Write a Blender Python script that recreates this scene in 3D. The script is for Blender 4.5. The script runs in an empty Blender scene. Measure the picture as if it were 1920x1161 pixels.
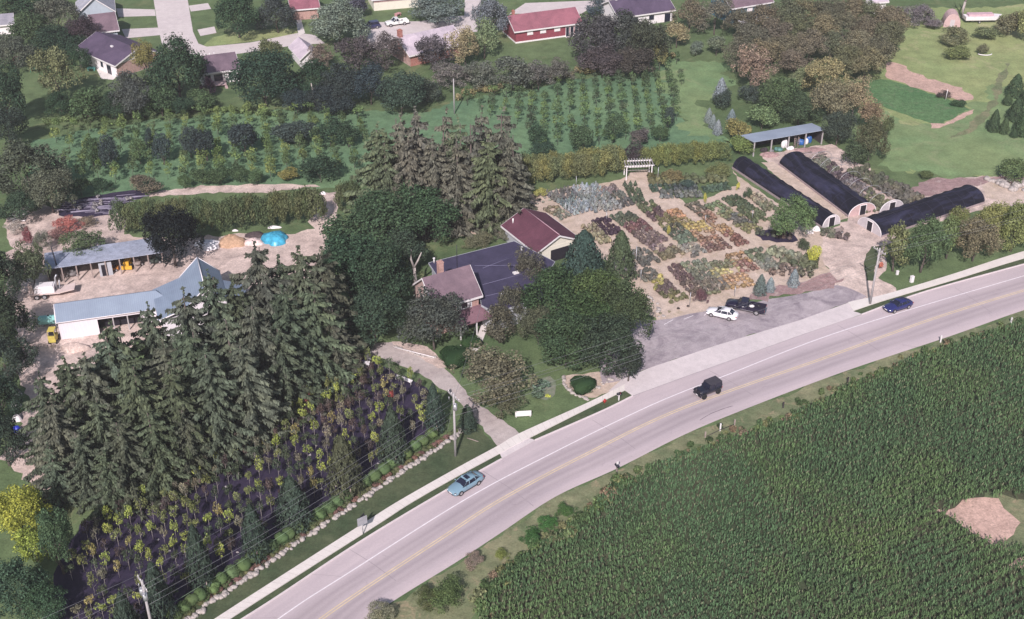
import bpy, math, random
import numpy as np
from mathutils import Vector, Matrix

# ------------------------------------------------------------------ camera, light, world
F, H, T, CX, CY = 2300.0, 96.0, math.radians(31.9), 960.0, 580.5
sc = bpy.context.scene
col = sc.collection
cam_d = bpy.data.cameras.new("camera"); cam = bpy.data.objects.new("camera", cam_d); col.objects.link(cam)
cam_d.sensor_width = 36; cam_d.sensor_fit = 'HORIZONTAL'; cam_d.lens = F/1920*36
cam_d.clip_start = 1; cam_d.clip_end = 9000
cam.location = (0, 0, H); cam.rotation_euler = (math.pi/2-T, 0, 0)
sc.camera = cam
SUN_EL = math.radians(39); SX, SY = 0.18, 0.984
world = bpy.data.worlds.new("World"); sc.world = world; world.use_nodes = True
wn = world.node_tree; bg = wn.nodes['Background']
sky = wn.nodes.new('ShaderNodeTexSky'); sky.sky_type = 'NISHITA'; sky.sun_disc = False
sky.sun_elevation = SUN_EL; sky.sun_rotation = math.atan2(-SX, -SY) % (2*math.pi)
sky.air_density = 1.3; sky.dust_density = 2.0
wn.links.new(sky.outputs[0], bg.inputs[0]); bg.inputs[1].default_value = 0.085
sun_d = bpy.data.lights.new("sun", 'SUN'); sun_d.energy = 4.7; sun_d.angle = math.radians(0.55); sun_d.color = (1.0, 0.925, 0.93)
sun = bpy.data.objects.new("sun", sun_d); col.objects.link(sun)
sun.rotation_euler = Vector((SX*math.cos(SUN_EL), SY*math.cos(SUN_EL), -math.sin(SUN_EL))).to_track_quat('-Z', 'Y').to_euler()
sun.location = (0, -50, 200)
vs = sc.view_settings; vs.view_transform = 'Standard'; vs.look = 'None'; vs.gamma = 1; vs.exposure = 0.12
sc.render.engine = 'CYCLES'
try:
    sc.cycles.max_bounces = 5; sc.cycles.diffuse_bounces = 2; sc.cycles.glossy_bounces = 2
    sc.cycles.transmission_bounces = 3; sc.cycles.volume_bounces = 0
except Exception: pass

# ------------------------------------------------------------------ helpers
def P(x, y, z=0.0):
    "point of the place seen at photo pixel x, y, at height z above the ground"
    dx = (x-CX)/F; dz = -(y-CY)/F
    d = (dx, math.cos(T)+dz*math.sin(T), -math.sin(T)+dz*math.cos(T))
    t = (z-H)/d[2]
    return Vector((d[0]*t, d[1]*t, z))
def depth(p): return p[1]*math.cos(T)-(p[2]-H)*math.sin(T)
def srgb(r, g, b):
    f = lambda c: (c/255/12.92) if c/255 <= 0.04045 else ((c/255+0.055)/1.055)**2.4
    return (f(r), f(g), f(b), 1.0)
def mulc(c, k): return (c[0]*k, c[1]*k, c[2]*k, 1.0)

def setp(o, label=None, cat=None, group=None, kind=None):
    if label: o['label'] = label
    if cat: o['category'] = cat
    if group: o['group'] = group
    if kind: o['kind'] = kind
    return o
def empty(name, loc, rz=0.0, label=None, cat=None, group=None):
    o = bpy.data.objects.new(name, None); col.objects.link(o)
    o.location = loc; o.rotation_euler = (0, 0, rz); o.empty_display_size = 0.3
    return setp(o, label, cat, group)
def link(name, me, parent=None, loc=None, rz=0.0, scale=None, color=None):
    o = bpy.data.objects.new(name, me); col.objects.link(o)
    if parent: o.parent = parent
    if loc is not None: o.location = loc
    o.rotation_euler = (0, 0, rz)
    if scale is not None: o.scale = scale
    if color is not None: o.color = color
    return o

def npmesh(name, V, Fq, mats, midx=None, smooth=False, tri=False):
    V = np.asarray(V, dtype=np.float32); Fq = np.asarray(Fq, dtype=np.int32)
    me = bpy.data.meshes.new(name)
    k = Fq.shape[1]
    me.vertices.add(len(V)); me.vertices.foreach_set('co', V.ravel())
    me.loops.add(Fq.size); me.loops.foreach_set('vertex_index', Fq.ravel())
    me.polygons.add(len(Fq)); me.polygons.foreach_set('loop_start', np.arange(0, Fq.size, k, dtype=np.int32))
    me.polygons.foreach_set('loop_total', np.full(len(Fq), k, dtype=np.int32))
    if midx is not None: me.polygons.foreach_set('material_index', np.asarray(midx, dtype=np.int32))
    if smooth: me.polygons.foreach_set('use_smooth', np.ones(len(Fq), dtype=bool))
    for m in mats: me.materials.append(m)
    me.update(calc_edges=True); me.validate()
    return me

class MB:
    "collects shapes into one mesh"
    def __init__(s): s.v = []; s.f = []; s.m = []; s.uv = None; s.sm = []
    def add(s, V, Fs, m=0, smooth=False):
        b = len(s.v); s.v += [tuple(p) for p in V]
        for f in Fs: s.f.append(tuple(i+b for i in f)); s.m.append(m); s.sm.append(smooth)
        return s
    def box(s, x0, x1, y0, y1, z0, z1, m=0, M=None):
        V = [Vector((x, y, z)) for z in (z0, z1) for (x, y) in ((x0, y0), (x1, y0), (x1, y1), (x0, y1))]
        if M is not None: V = [M @ p for p in V]
        return s.add(V, [(0, 3, 2, 1), (4, 5, 6, 7), (0, 1, 5, 4), (1, 2, 6, 5), (2, 3, 7, 6), (3, 0, 4, 7)], m)
    def obox(s, c, size, rz=0, m=0, tilt=None):
        M = Matrix.Translation(c) @ Matrix.Rotation(rz, 4, 'Z')
        if tilt: M = M @ Matrix.Rotation(tilt, 4, 'X')
        a, b, d = size[0]/2, size[1]/2, size[2]/2
        return s.box(-a, a, -b, b, -d, d, m, M)
    def tube(s, pts, r, n=6, m=0, cap=True, smooth=True):
        pts = [Vector(p) for p in pts]; rs = r if isinstance(r, (list, tuple)) else [r]*len(pts)
        V = []; up = Vector((0, 0, 1))
        for i, p in enumerate(pts):
            d = (pts[min(i+1, len(pts)-1)]-pts[max(i-1, 0)]).normalized()
            a = d.cross(up); a = a.normalized() if a.length > 1e-3 else Vector((1, 0, 0)); b = d.cross(a).normalized()
            for k in range(n):
                t = 2*math.pi*k/n; V.append(p+rs[i]*(math.cos(t)*a+math.sin(t)*b))
        Fs = []
        for i in range(len(pts)-1):
            for k in range(n):
                Fs.append((i*n+k, i*n+(k+1) % n, (i+1)*n+(k+1) % n, (i+1)*n+k))
        s.add(V, Fs, m, smooth)
        if cap:
            b = len(s.v)-len(V)
            s.f.append(tuple(b+k for k in range(n))[::-1]); s.m.append(m); s.sm.append(False)
            s.f.append(tuple(b+(len(pts)-1)*n+k for k in range(n))); s.m.append(m); s.sm.append(False)
        return s
    def cyl(s, c, r, h, n=12, m=0, axis='Z'):
        c = Vector(c); d = {'Z': Vector((0, 0, h)), 'X': Vector((h, 0, 0)), 'Y': Vector((0, h, 0))}[axis]
        return s.tube([c, c+d], r, n, m)
    def prism(s, poly, z0, z1, m=0):
        n = len(poly); V = [(p[0], p[1], z0) for p in poly]+[(p[0], p[1], z1) for p in poly]
        return s.add(V, [tuple(range(n))[::-1], tuple(range(n, 2*n))]+[(i, (i+1) % n, n+(i+1) % n, n+i) for i in range(n)], m)
    def slab(s, quad, th, m=0):
        "thick plate below the given 3-D polygon"
        q = [Vector(p) for p in quad]; n = len(q)
        V = q+[p-Vector((0, 0, th)) for p in q]
        return s.add(V, [tuple(range(n)), tuple(range(n, 2*n))[::-1]]+[(i, n+i, n+(i+1) % n, (i+1) % n) for i in range(n)], m)
    def ellip(s, c, r, n=10, rings=7, m=0):
        V = []; Fs = []
        for i in range(rings+1):
            t = math.pi*i/rings
            for k in range(n):
                a = 2*math.pi*k/n
                V.append((c[0]+r[0]*math.sin(t)*math.cos(a), c[1]+r[1]*math.sin(t)*math.sin(a), c[2]+r[2]*math.cos(t)))
        for i in range(rings):
            for k in range(n): Fs.append((i*n+k, (i+1)*n+k, (i+1)*n+(k+1) % n, i*n+(k+1) % n))
        return s.add(V, Fs, m, True)
    def mesh(s, name, mats):
        me = bpy.data.meshes.new(name); me.from_pydata(s.v, [], s.f)
        for m in (mats if isinstance(mats, (list, tuple)) else [mats]): me.materials.append(m)
        me.polygons.foreach_set('material_index', s.m); me.polygons.foreach_set('use_smooth', s.sm)
        me.update(); return me
    def build(s, name, mats, parent=None, **kw):
        return link(name, s.mesh(name, mats), parent, **kw)

# ------------------------------------------------------------------ materials
def newmat(name):
    m = bpy.data.materials.new(name); m.use_nodes = True
    return m, m.node_tree, m.node_tree.nodes['Principled BSDF']
def noise(nt, scale, detail=4, rough=0.6, vec=None, dist=0.0):
    n = nt.nodes.new('ShaderNodeTexNoise'); n.inputs['Scale'].default_value = scale
    n.inputs['Detail'].default_value = detail; n.inputs['Roughness'].default_value = rough
    n.inputs['Distortion'].default_value = dist
    if vec is not None: nt.links.new(vec, n.inputs['Vector'])
    return n.outputs['Fac']
def ramp(nt, fac, a, b, ca=(0, 0, 0, 1), cb=(1, 1, 1, 1)):
    r = nt.nodes.new('ShaderNodeValToRGB'); e = r.color_ramp.elements
    e[0].position = a; e[1].position = b; e[0].color = ca; e[1].color = cb
    nt.links.new(fac, r.inputs[0]); return r.outputs[0]
def mix(nt, fac, a, b, mode='MIX'):
    n = nt.nodes.new('ShaderNodeMix'); n.data_type = 'RGBA'; n.blend_type = mode
    for s, v in ((n.inputs[0], fac), (n.inputs[6], a), (n.inputs[7], b)):
        if isinstance(v, (int, float)): s.default_value = v
        elif isinstance(v, tuple): s.default_value = v
        else: nt.links.new(v, s)
    return n.outputs[2]
def wpos(nt):
    return nt.nodes.new('ShaderNodeTexCoord').outputs['Object']
def bump(nt, bs, h, strength, dist):
    b = nt.nodes.new('ShaderNodeBump'); b.inputs['Strength'].default_value = strength; b.inputs['Distance'].default_value = dist
    nt.links.new(h, b.inputs['Height']); nt.links.new(b.outputs[0], bs.inputs['Normal'])
def spec(bs, v):
    bs.inputs['Specular IOR Level'].default_value = v

def ground_mat(name, c1, c2, c3=None, big=0.06, mid=0.6, fine=5.0, rough=0.95, bmp=0.25, c3_at=(0.55, 0.7), con=1.0, gain=1.0):
    c1 = mulc(c1, gain); c2 = mulc(c2, gain); c3 = mulc(c3, gain) if c3 else None; k = 1-.28*con; q = 1+.22*con
    m, nt, bs = newmat(name); v = wpos(nt)
    a = mix(nt, ramp(nt, noise(nt, big, 5, 0.65, v, 0.4), 0.35, 0.65), c1, c2)
    a = mix(nt, ramp(nt, noise(nt, mid, 5, 0.7, v), 0.3, 0.72), mix(nt, 1.0, a, (k, k, k, 1), 'MULTIPLY'), mix(nt, 1.0, a, (q, q, q, 1), 'MULTIPLY'))
    if c3: a = mix(nt, ramp(nt, noise(nt, big*3.3, 6, 0.7, v, 0.8), *c3_at), a, c3)
    f = noise(nt, fine, 3, 0.8, v)
    a = mix(nt, 0.5*con, a, mix(nt, 1.0, a, ramp(nt, f, 0.25, 0.75, (0.45, 0.45, 0.45, 1), (1.65, 1.65, 1.65, 1)), 'MULTIPLY'))
    nt.links.new(a, bs.inputs['Base Color']); bs.inputs['Roughness'].default_value = rough; spec(bs, 0.15)
    bump(nt, bs, f, bmp, 0.15)
    return m
def plain(name, c, rough=0.6, metal=0.0, var=0.12, scale=1.5, s=0.4, stretch=None):
    m, nt, bs = newmat(name); v = wpos(nt)
    if stretch:
        mp = nt.nodes.new('ShaderNodeMapping'); mp.inputs['Scale'].default_value = stretch
        nt.links.new(v, mp.inputs['Vector']); v = mp.outputs[0]
    f = noise(nt, scale, 5, 0.7, v)
    lo = (1-var*2, 1-var*2, 1-var*2, 1); hi = (1+var, 1+var, 1+var, 1)
    a = mix(nt, 1.0, c, ramp(nt, f, 0.3, 0.7, lo, hi), 'MULTIPLY')
    nt.links.new(a, bs.inputs['Base Color']); bs.inputs['Roughness'].default_value = rough
    bs.inputs['Metallic'].default_value = metal; spec(bs, s)
    return m
def leaf_mat(name, trans=0.2, lo=0.5, hi=1.9, nscale=0.6, warm=0.22):
    m, nt, bs = newmat(name); nt.nodes.remove(bs)
    out = [n for n in nt.nodes if n.type == 'OUTPUT_MATERIAL'][0]
    oi = nt.nodes.new('ShaderNodeObjectInfo'); g = nt.nodes.new('ShaderNodeNewGeometry')
    c = mix(nt, 1.0, oi.outputs['Color'], ramp(nt, g.outputs['Random Per Island'], 0.0, 1.0, (lo, lo, lo, 1), (hi, hi, hi*0.95, 1)), 'MULTIPLY')
    f = noise(nt, nscale, 3, 0.6, g.outputs['Position'])
    c = mix(nt, ramp(nt, f, 0.45, 0.72, (0, 0, 0, 1), (warm, warm, warm, 1)), c, mix(nt, 1.0, c, (1.9, 1.55, 1.0, 1), 'MULTIPLY'))
    d = nt.nodes.new('ShaderNodeBsdfDiffuse'); t = nt.nodes.new('ShaderNodeBsdfTranslucent'); ms = nt.nodes.new('ShaderNodeMixShader')
    nt.links.new(c, d.inputs[0]); nt.links.new(c, t.inputs[0]); ms.inputs[0].default_value = trans
    nt.links.new(d.outputs[0], ms.inputs[1]); nt.links.new(t.outputs[0], ms.inputs[2]); nt.links.new(ms.outputs[0], out.inputs[0])
    return m
def objcol_mat(name, rough=0.3, s=0.5, metal=0.0, coat=0.0):
    m, nt, bs = newmat(name); oi = nt.nodes.new('ShaderNodeObjectInfo')
    nt.links.new(oi.outputs['Color'], bs.inputs['Base Color']); bs.inputs['Roughness'].default_value = rough
    bs.inputs['Metallic'].default_value = metal; spec(bs, s); bs.inputs['Coat Weight'].default_value = coat
    return m

LEAF = leaf_mat('foliage'); NEEDLE = leaf_mat('needles', 0.05, 0.5, 1.55, 0.5, 0.18)
CORNM = leaf_mat('corn_leaves', 0.2, 0.5, 1.6, 0.07, 0.6)
BARK = plain('bark', (0.13, 0.105, 0.095, 1), 0.9, var=0.25, scale=3); PALEBARK = plain('pale_bark', (0.42, 0.37, 0.35, 1), 0.9, var=0.2, scale=2)
PAINT = objcol_mat('painted_surface', 0.5, 0.3); CARPAINT = objcol_mat('car_paint', 0.28, 0.5, 0.0, 0.6)
GLASS = plain('dark_glass', (0.015, 0.017, 0.035, 1), 0.08, s=0.7, var=0.0); WHITE = plain('white_paint', (0.76, 0.72, 0.73, 1), 0.6, var=0.06)
RUBBER = plain('rubber', (0.02, 0.02, 0.022, 1), 0.8); RIM = plain('wheel_rim', (0.5, 0.48, 0.5, 1), 0.35, 0.6, 0.05)
CHROME = plain('chrome', (0.6, 0.6, 0.62, 1), 0.2, 0.9, 0.03)
WOOD = plain('weathered_wood', (0.34, 0.27, 0.25, 1), 0.85, var=0.2, scale=4); DARKWOOD = plain('dark_wood', (0.05, 0.04, 0.045, 1), 0.9, var=0.2)
BLACK = plain('black_plastic', (0.02, 0.02, 0.03, 1), 0.5)
POLEM = plain('grey_pole_wood', (0.42, 0.39, 0.4, 1), 0.85, var=0.15, scale=2, stretch=(6, 6, 0.6))
GALV = plain('galvanised_metal', (0.5, 0.5, 0.54, 1), 0.45, 0.5, 0.08)
ROCK = plain('white_rock', (0.44, 0.39, 0.37, 1), 0.9, var=0.25, scale=2.5)
SIGNG = plain('grey_sign_face', (0.33, 0.33, 0.36, 1), 0.5, var=0.1, scale=3)

def brick_mat(name, c1, c2):
    m, nt, bs = newmat(name)
    b = nt.nodes.new('ShaderNodeTexBrick'); b.inputs['Scale'].default_value = 2.2; b.inputs['Color1'].default_value = c1
    b.inputs['Color2'].default_value = c2; b.inputs['Mortar'].default_value = (0.5, 0.42, 0.4, 1); b.inputs['Mortar Size'].default_value = 0.012
    v = wpos(nt); mp = nt.nodes.new('ShaderNodeMapping'); mp.inputs['Rotation'].default_value = (math.pi/2, 0, 0)
    nt.links.new(v, mp.inputs[0]); nt.links.new(mp.outputs[0], b.inputs[0])
    a = mix(nt, 1.0, b.outputs[0], ramp(nt, noise(nt, 1.2, 4, 0.7, v), 0.3, 0.7, (0.75, 0.75, 0.75, 1), (1.15, 1.15, 1.15, 1)), 'MULTIPLY')
    nt.links.new(a, bs.inputs['Base Color']); bs.inputs['Roughness'].default_value = 0.9; spec(bs, 0.2); return m
BRICK = brick_mat('pink_brick', (0.42, 0.24, 0.21, 1), (0.5, 0.3, 0.26, 1)); REDBRICK = brick_mat('red_brick', (0.34, 0.12, 0.1, 1), (0.4, 0.16, 0.12, 1))
def shingle_mat(name, c, k=0.2, scale=5.0):
    "roofing with courses running along the local x axis and weather streaks"
    m, nt, bs = newmat(name); v = wpos(nt)
    w = nt.nodes.new('ShaderNodeTexWave'); w.bands_direction = 'Y'; w.inputs['Scale'].default_value = scale; w.inputs['Distortion'].default_value = 0.6
    nt.links.new(v, w.inputs['Vector'])
    a = mix(nt, 1.0, c, ramp(nt, w.outputs['Fac'], 0.2, 0.8, (1-k, 1-k, 1-k, 1), (1+k*0.4,)*3+(1,)), 'MULTIPLY')
    a = mix(nt, 1.0, a, ramp(nt, noise(nt, 0.35, 6, 0.7, v, 0.5), 0.3, 0.7, (0.72, 0.72, 0.75, 1), (1.25, 1.22, 1.22, 1)), 'MULTIPLY')
    a = mix(nt, 1.0, a, ramp(nt, noise(nt, 7, 2, 0.7, v), 0.2, 0.8, (0.8, 0.8, 0.8, 1), (1.2, 1.2, 1.2, 1)), 'MULTIPLY')
    nt.links.new(a, bs.inputs['Base Color']); bs.inputs['Roughness'].default_value = 0.85; spec(bs, 0.2); return m
def metalroof_mat(name, c):
    m, nt, bs = newmat(name); v = wpos(nt)
    w = nt.nodes.new('ShaderNodeTexWave'); w.bands_direction = 'X'; w.inputs['Scale'].default_value = 1.1
    nt.links.new(v, w.inputs['Vector'])
    a = mix(nt, 1.0, c, ramp(nt, w.outputs['Fac'], 0.85, 1.0, (1, 1, 1, 1), (0.82, 0.82, 0.85, 1)), 'MULTIPLY')
    a = mix(nt, 1.0, a, ramp(nt, noise(nt, 0.3, 6, 0.7, v), 0.3, 0.7, (0.85, 0.85, 0.86, 1), (1.1, 1.1, 1.08, 1)), 'MULTIPLY')
    nt.links.new(a, bs.inputs['Base Color']); bs.inputs['Roughness'].default_value = 0.55; spec(bs, 0.35); return m
METALROOF = metalroof_mat('blue_grey_metal_roof', (0.225, 0.275, 0.36, 1)); METALROOF2 = metalroof_mat('pale_metal_roof', (0.33, 0.38, 0.47, 1))
def fabric_mat(name, c1, c2):
    m, nt, bs = newmat(name); v = wpos(nt)
    a = mix(nt, ramp(nt, noise(nt, 0.12, 6, 0.75, v, 0.6), 0.35, 0.7), c1, c2)
    a = mix(nt, ramp(nt, noise(nt, 1.8, 5, 0.8, v), 0.52, 0.75), a, mix(nt, 1.0, a, (2.0, 1.8, 1.7, 1), 'MULTIPLY'))
    nt.links.new(a, bs.inputs['Base Color']); bs.inputs['Roughness'].default_value = 0.75; spec(bs, 0.3)
    bump(nt, bs, noise(nt, 1.2, 4, 0.7, v), 0.4, 0.1); return m
# ------------------------------------------------------------------ ground, roads, beds
GRASS = ground_mat('lawn_grass', (0.075, 0.115, 0.052, 1), (0.12, 0.16, 0.075, 1), (0.19, 0.19, 0.10, 1), big=0.035, mid=0.35, fine=3.5, bmp=0.5, c3_at=(0.56, 0.75), con=1, gain=1.15)
ORCHG = ground_mat('orchard_grass', (0.085, 0.15, 0.085, 1), (0.12, 0.19, 0.10, 1), (0.24, 0.22, 0.13, 1), big=0.05, mid=0.5, fine=3.0, bmp=0.5, c3_at=(0.62, 0.8), con=1, gain=1.25)
MEADOW = ground_mat('meadow_grass', (0.16, 0.21, 0.09, 1), (0.22, 0.24, 0.11, 1), (0.28, 0.26, 0.15, 1), big=0.03, mid=0.25, fine=2.5, bmp=0.5, con=1, gain=1.35)
MEADOW2 = ground_mat('greener_meadow', (0.12, 0.19, 0.09, 1), (0.17, 0.215, 0.10, 1), (0.2, 0.22, 0.12, 1), big=0.03, mid=0.25, fine=2.5, bmp=0.5, gain=1.25)
VERGE = ground_mat('verge_grass', (0.1, 0.125, 0.065, 1), (0.19, 0.185, 0.11, 1), (0.25, 0.2, 0.13, 1), big=0.15, mid=0.9, fine=4, bmp=0.5, con=1, gain=1.3)
DARKG = ground_mat('dark_turf', (0.05, 0.072, 0.038, 1), (0.085, 0.1, 0.055, 1), None, big=0.2, mid=0.9, fine=4, bmp=0.4, con=1, gain=1.15)
CROP = ground_mat('low_crop', (0.085, 0.175, 0.075, 1), (0.115, 0.20, 0.09, 1), (0.14, 0.18, 0.10, 1), big=0.12, mid=1.0, fine=3, bmp=0.7, con=1.3, gain=1.0)
DIRT = ground_mat('pale_dirt', (0.39, 0.305, 0.275, 1), (0.49, 0.39, 0.35, 1), (0.25, 0.195, 0.18, 1), big=0.09, mid=0.5, fine=3.5, bmp=0.35, c3_at=(0.52, 0.72), con=1.15, gain=1.3)
REDSOIL = ground_mat('bare_soil', (0.46, 0.31, 0.26, 1), (0.38, 0.26, 0.22, 1), (0.2, 0.15, 0.12, 1), big=0.15, mid=0.8, fine=3, bmp=0.6, c3_at=(0.6, 0.7), con=1, gain=1.25)
MULCH = ground_mat('reddish_mulch', (0.29, 0.19, 0.185, 1), (0.23, 0.155, 0.155, 1), (0.34, 0.27, 0.25, 1), big=0.2, mid=1.2, fine=5, bmp=0.6, con=1.1, gain=1.3)
GARDEN = ground_mat('garden_gravel', (0.43, 0.345, 0.295, 1), (0.37, 0.29, 0.235, 1), (0.27, 0.215, 0.145, 1), big=0.12, mid=0.8, fine=4, bmp=0.3, c3_at=(0.55, 0.72), con=0.8, gain=1.35)
GRAVEL = ground_mat('driveway_gravel', (0.38, 0.32, 0.31, 1), (0.46, 0.40, 0.385, 1), (0.30, 0.25, 0.25, 1), big=0.15, mid=0.9, fine=6, bmp=0.25, con=0.6, gain=1.1)
LOT = ground_mat('parking_lot_asphalt', (0.40, 0.345, 0.37, 1), (0.46, 0.395, 0.42, 1), (0.25, 0.21, 0.24, 1), big=0.07, mid=0.6, fine=5, bmp=0.15, c3_at=(0.47, 0.64), con=0.7, gain=0.95)
CONC = ground_mat('pale_concrete', (0.60, 0.53, 0.54, 1), (0.66, 0.585, 0.59, 1), None, big=0.1, mid=0.8, fine=6, bmp=0.08, con=0.35, gain=0.98)
WALK = ground_mat('sidewalk_concrete', (0.70, 0.64, 0.61, 1), (0.74, 0.68, 0.65, 1), None, big=0.2, mid=1.0, fine=6, bmp=0.05, con=0.25, gain=0.97)
STREET = ground_mat('residential_street', (0.57, 0.5, 0.50, 1), (0.63, 0.56, 0.55, 1), None, big=0.1, mid=0.7, fine=5, bmp=0.08, con=0.4, gain=1.0)
FABRIC = fabric_mat('black_ground_fabric', (0.018, 0.014, 0.035, 1), (0.045, 0.033, 0.065, 1))
CORNG = ground_mat('corn_field_soil', (0.055, 0.075, 0.04, 1), (0.09, 0.085, 0.055, 1), None, big=0.1)
PAINTW = plain('white_road_paint', (0.78, 0.72, 0.75, 1), 0.7, var=0.08, scale=2); PAINTY = plain('worn_yellow_road_paint', (0.68, 0.54, 0.34, 1), 0.7, var=0.12, scale=0.8)

rng = random.Random(7)
def catmull(pts, step=1.2):
    out = []
    n = len(pts)
    for i in range(n-1):
        p0, p1, p2, p3 = pts[max(i-1, 0)], pts[i], pts[i+1], pts[min(i+2, n-1)]
        k = max(1, int((p2-p1).length/step))
        for j in range(k):
            t = j/k
            out.append(0.5*((2*p1)+(p2-p0)*t+(2*p0-5*p1+4*p2-p3)*t*t+(3*p1-p0-3*p2+p3)*t**3))
    out.append(pts[-1].copy()); return out
def curve(px, z=0.0, step=1.2): return catmull([P(x, y, 0) for x, y in px], step)
def resample(c, n):
    d = [0.0]
    for i in range(1, len(c)): d.append(d[-1]+(c[i]-c[i-1]).length)
    out = []; j = 0
    for k in range(n):
        t = d[-1]*k/(n-1)
        while j < len(c)-2 and d[j+1] < t: j += 1
        u = (t-d[j])/max(d[j+1]-d[j], 1e-6); out.append(c[j].lerp(c[j+1], min(max(u, 0), 1)))
    return out
def struct(o): o['kind'] = 'structure'; return o
PIDX = [0]
def patch(name, px, mat, lvl, jit=0.5, seg=1.5, world_pts=None):
    "flat sheet a few millimetres above the one below, with a slightly ragged edge"
    pts = [P(x, y) for x, y in px] if world_pts is None else world_pts
    out = []; n = len(pts); r = random.Random(hash(name) % 999 if False else len(px)*31+int(px[0][0]) if px else 5)
    PIDX[0] += 1; z = 0.006*lvl+0.001*(PIDX[0] % 5); seg = min(seg, 1.0) if jit > .1 else seg; ph = r.uniform(0, 9)
    for i in range(n):
        a, b = pts[i], pts[(i+1) % n]; k = max(1, int((b-a).length/seg)); nrm = Vector((-(b-a).y, (b-a).x, 0)).normalized()
        for j in range(k):
            q = a.lerp(b, j/k); w = (math.sin(q.x*.55+ph)+math.sin(q.y*.7+q.x*.2+ph)+.6*math.sin(q.x*1.9-q.y*1.3)+r.gauss(0, .8))*jit*.42; q = q+nrm*(w if jit > .1 else 0); out.append((q.x, q.y, z))
    from mathutils.geometry import tessellate_polygon
    tr = tessellate_polygon([[Vector(p) for p in out]])
    V = np.array(out); Fc = []
    for t in tr:
        a, b, c = [Vector(out[i]) for i in t]
        Fc.append(tuple(t) if (b-a).cross(c-a).z > 0 else tuple(t)[::-1])
    me = npmesh(name, V, Fc, [mat])
    return struct(link(name, me))
def strip(name, A, B, mat, z, thick=0.0, n=None):
    "ribbon between two world polylines, with a uv map across and along"
    n = n or max(len(A), len(B)); A = resample(A, n); B = resample(B, n)
    V = []; Fs = []
    for a, b in zip(A, B): V += [(a.x, a.y, z), (b.x, b.y, z)]
    for i in range(n-1): Fs.append((2*i, 2*i+1, 2*i+3, 2*i+2))
    if thick:
        m = len(V); V += [(a, b, c-thick) for a, b, c in V]
        for i in range(n-1): Fs += [(2*i, 2*i+2, m+2*i+2, m+2*i), (2*i+1, m+2*i+1, m+2*i+3, 2*i+3)]
        Fs += [(0, m, m+1, 1), (2*n-2, 2*n-1, m+2*n-1, m+2*n-2)]
    me = bpy.data.meshes.new(name); me.from_pydata(V, [], Fs); me.materials.append(mat)
    uv = me.uv_layers.new(name='UVMap'); L = 0; cum = [0]
    for i in range(1, n): L += (A[i]-A[i-1]).length; cum.append(L)
    base = 2*n
    for lp in me.loops:
        vi = lp.vertex_index % base; uv.data[lp.index].uv = (vi % 2, cum[vi//2])
    me.update()
    return struct(link(name, me))

# one sheet to the horizon
g = MB(); S = 4500
N = 12
g.add([(-S, -300, 0), (S, -300, 0), (S, 2*S, 0), (-S, 2*S, 0)], [(0, 1, 2, 3)])
struct(g.build('ground', [GRASS]))

patch('orchard_grass', [(60, 262), (300, 225), (480, 205), (640, 205), (780, 215), (860, 190), (960, 172), (1130, 140), (1270, 108), (1290, 235), (1370, 262), (1360, 300), (1180, 300), (990, 300), (690, 345), (600, 355), (250, 360), (120, 390), (60, 330)], ORCHG, 1, 1.0, 3)
patch('meadow', [(1660, 20), (2050, 5), (2080, 250), (2040, 330), (1900, 332), (1700, 325), (1640, 240), (1610, 190), (1600, 150), (1680, 90)], MEADOW, 1, 1.2, 4)
patch('field_grass', [(1640, 195), (1700, 235), (1800, 225), (1850, 160), (2060, 190), (2050, 335), (1900, 330), (1700, 328), (1640, 290), (1560, 230)], MEADOW2, 2, 2.6, 4)
patch('side_lawn', [(1250, 110), (1380, 125), (1370, 165), (1320, 195), (1330, 240), (1370, 270), (1290, 255), (1270, 200), (1240, 150)], MEADOW2, 2, 2.0, 3)
patch('low_crop_bed', [(1608, 152), (1660, 150), (1720, 165), (1800, 195), (1815, 205), (1760, 237), (1700, 215), (1640, 195)], CROP, 3, 0.4, 1.5)
patch('bare_soil_bank', [(1664, 118), (1690, 122), (1735, 145), (1800, 165), (1825, 180), (1805, 190), (1760, 178), (1700, 160), (1662, 142)], REDSOIL, 4, 0.8, 1.2)
patch('soil_path', [(1745, 232), (1770, 232), (1800, 215), (1826, 205), (1822, 212), (1790, 232), (1750, 241)], REDSOIL, 4, 0.3, 1.2)
patch('dry_track', [(1868, 155), (1885, 120), (1895, 118), (1880, 160), (1862, 210), (1820, 250), (1770, 265), (1810, 240), (1848, 205)], VERGE, 4, 0.6, 2)
# yards and working ground
patch('barnyard_dirt', [(10, 400), (130, 395), (230, 405), (230, 440), (330, 448), (600, 430), (640, 460), (560, 560), (420, 640), (250, 640), (190, 720), (120, 760), (90, 860), (110, 930), (40, 910), (10, 860), (55, 760), (30, 640), (15, 520)], DIRT, 2, 0.8, 2)
patch('dirt_track', [(270, 360), (400, 349), (550, 343), (600, 349), (560, 357), (400, 362), (280, 370)], DIRT, 3, 0.6, 1.5)
patch('dirt_track', [(60, 375), (130, 400), (240, 400), (230, 450), (60, 455), (0, 420)], DIRT, 3, 0.6, 1.5)
patch('garden_path_dirt', [(596, 365), (628, 360), (632, 400), (622, 420), (590, 432), (580, 410)], DIRT, 3, 0.5, 1)
patch('grove_edge_dirt', [(285, 915), (380, 855), (470, 800), (560, 742), (630, 705), (690, 690), (680, 660), (600, 680), (520, 720), (440, 770), (330, 840), (250, 890)], REDSOIL, 3, 0.5, 1.2)
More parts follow.
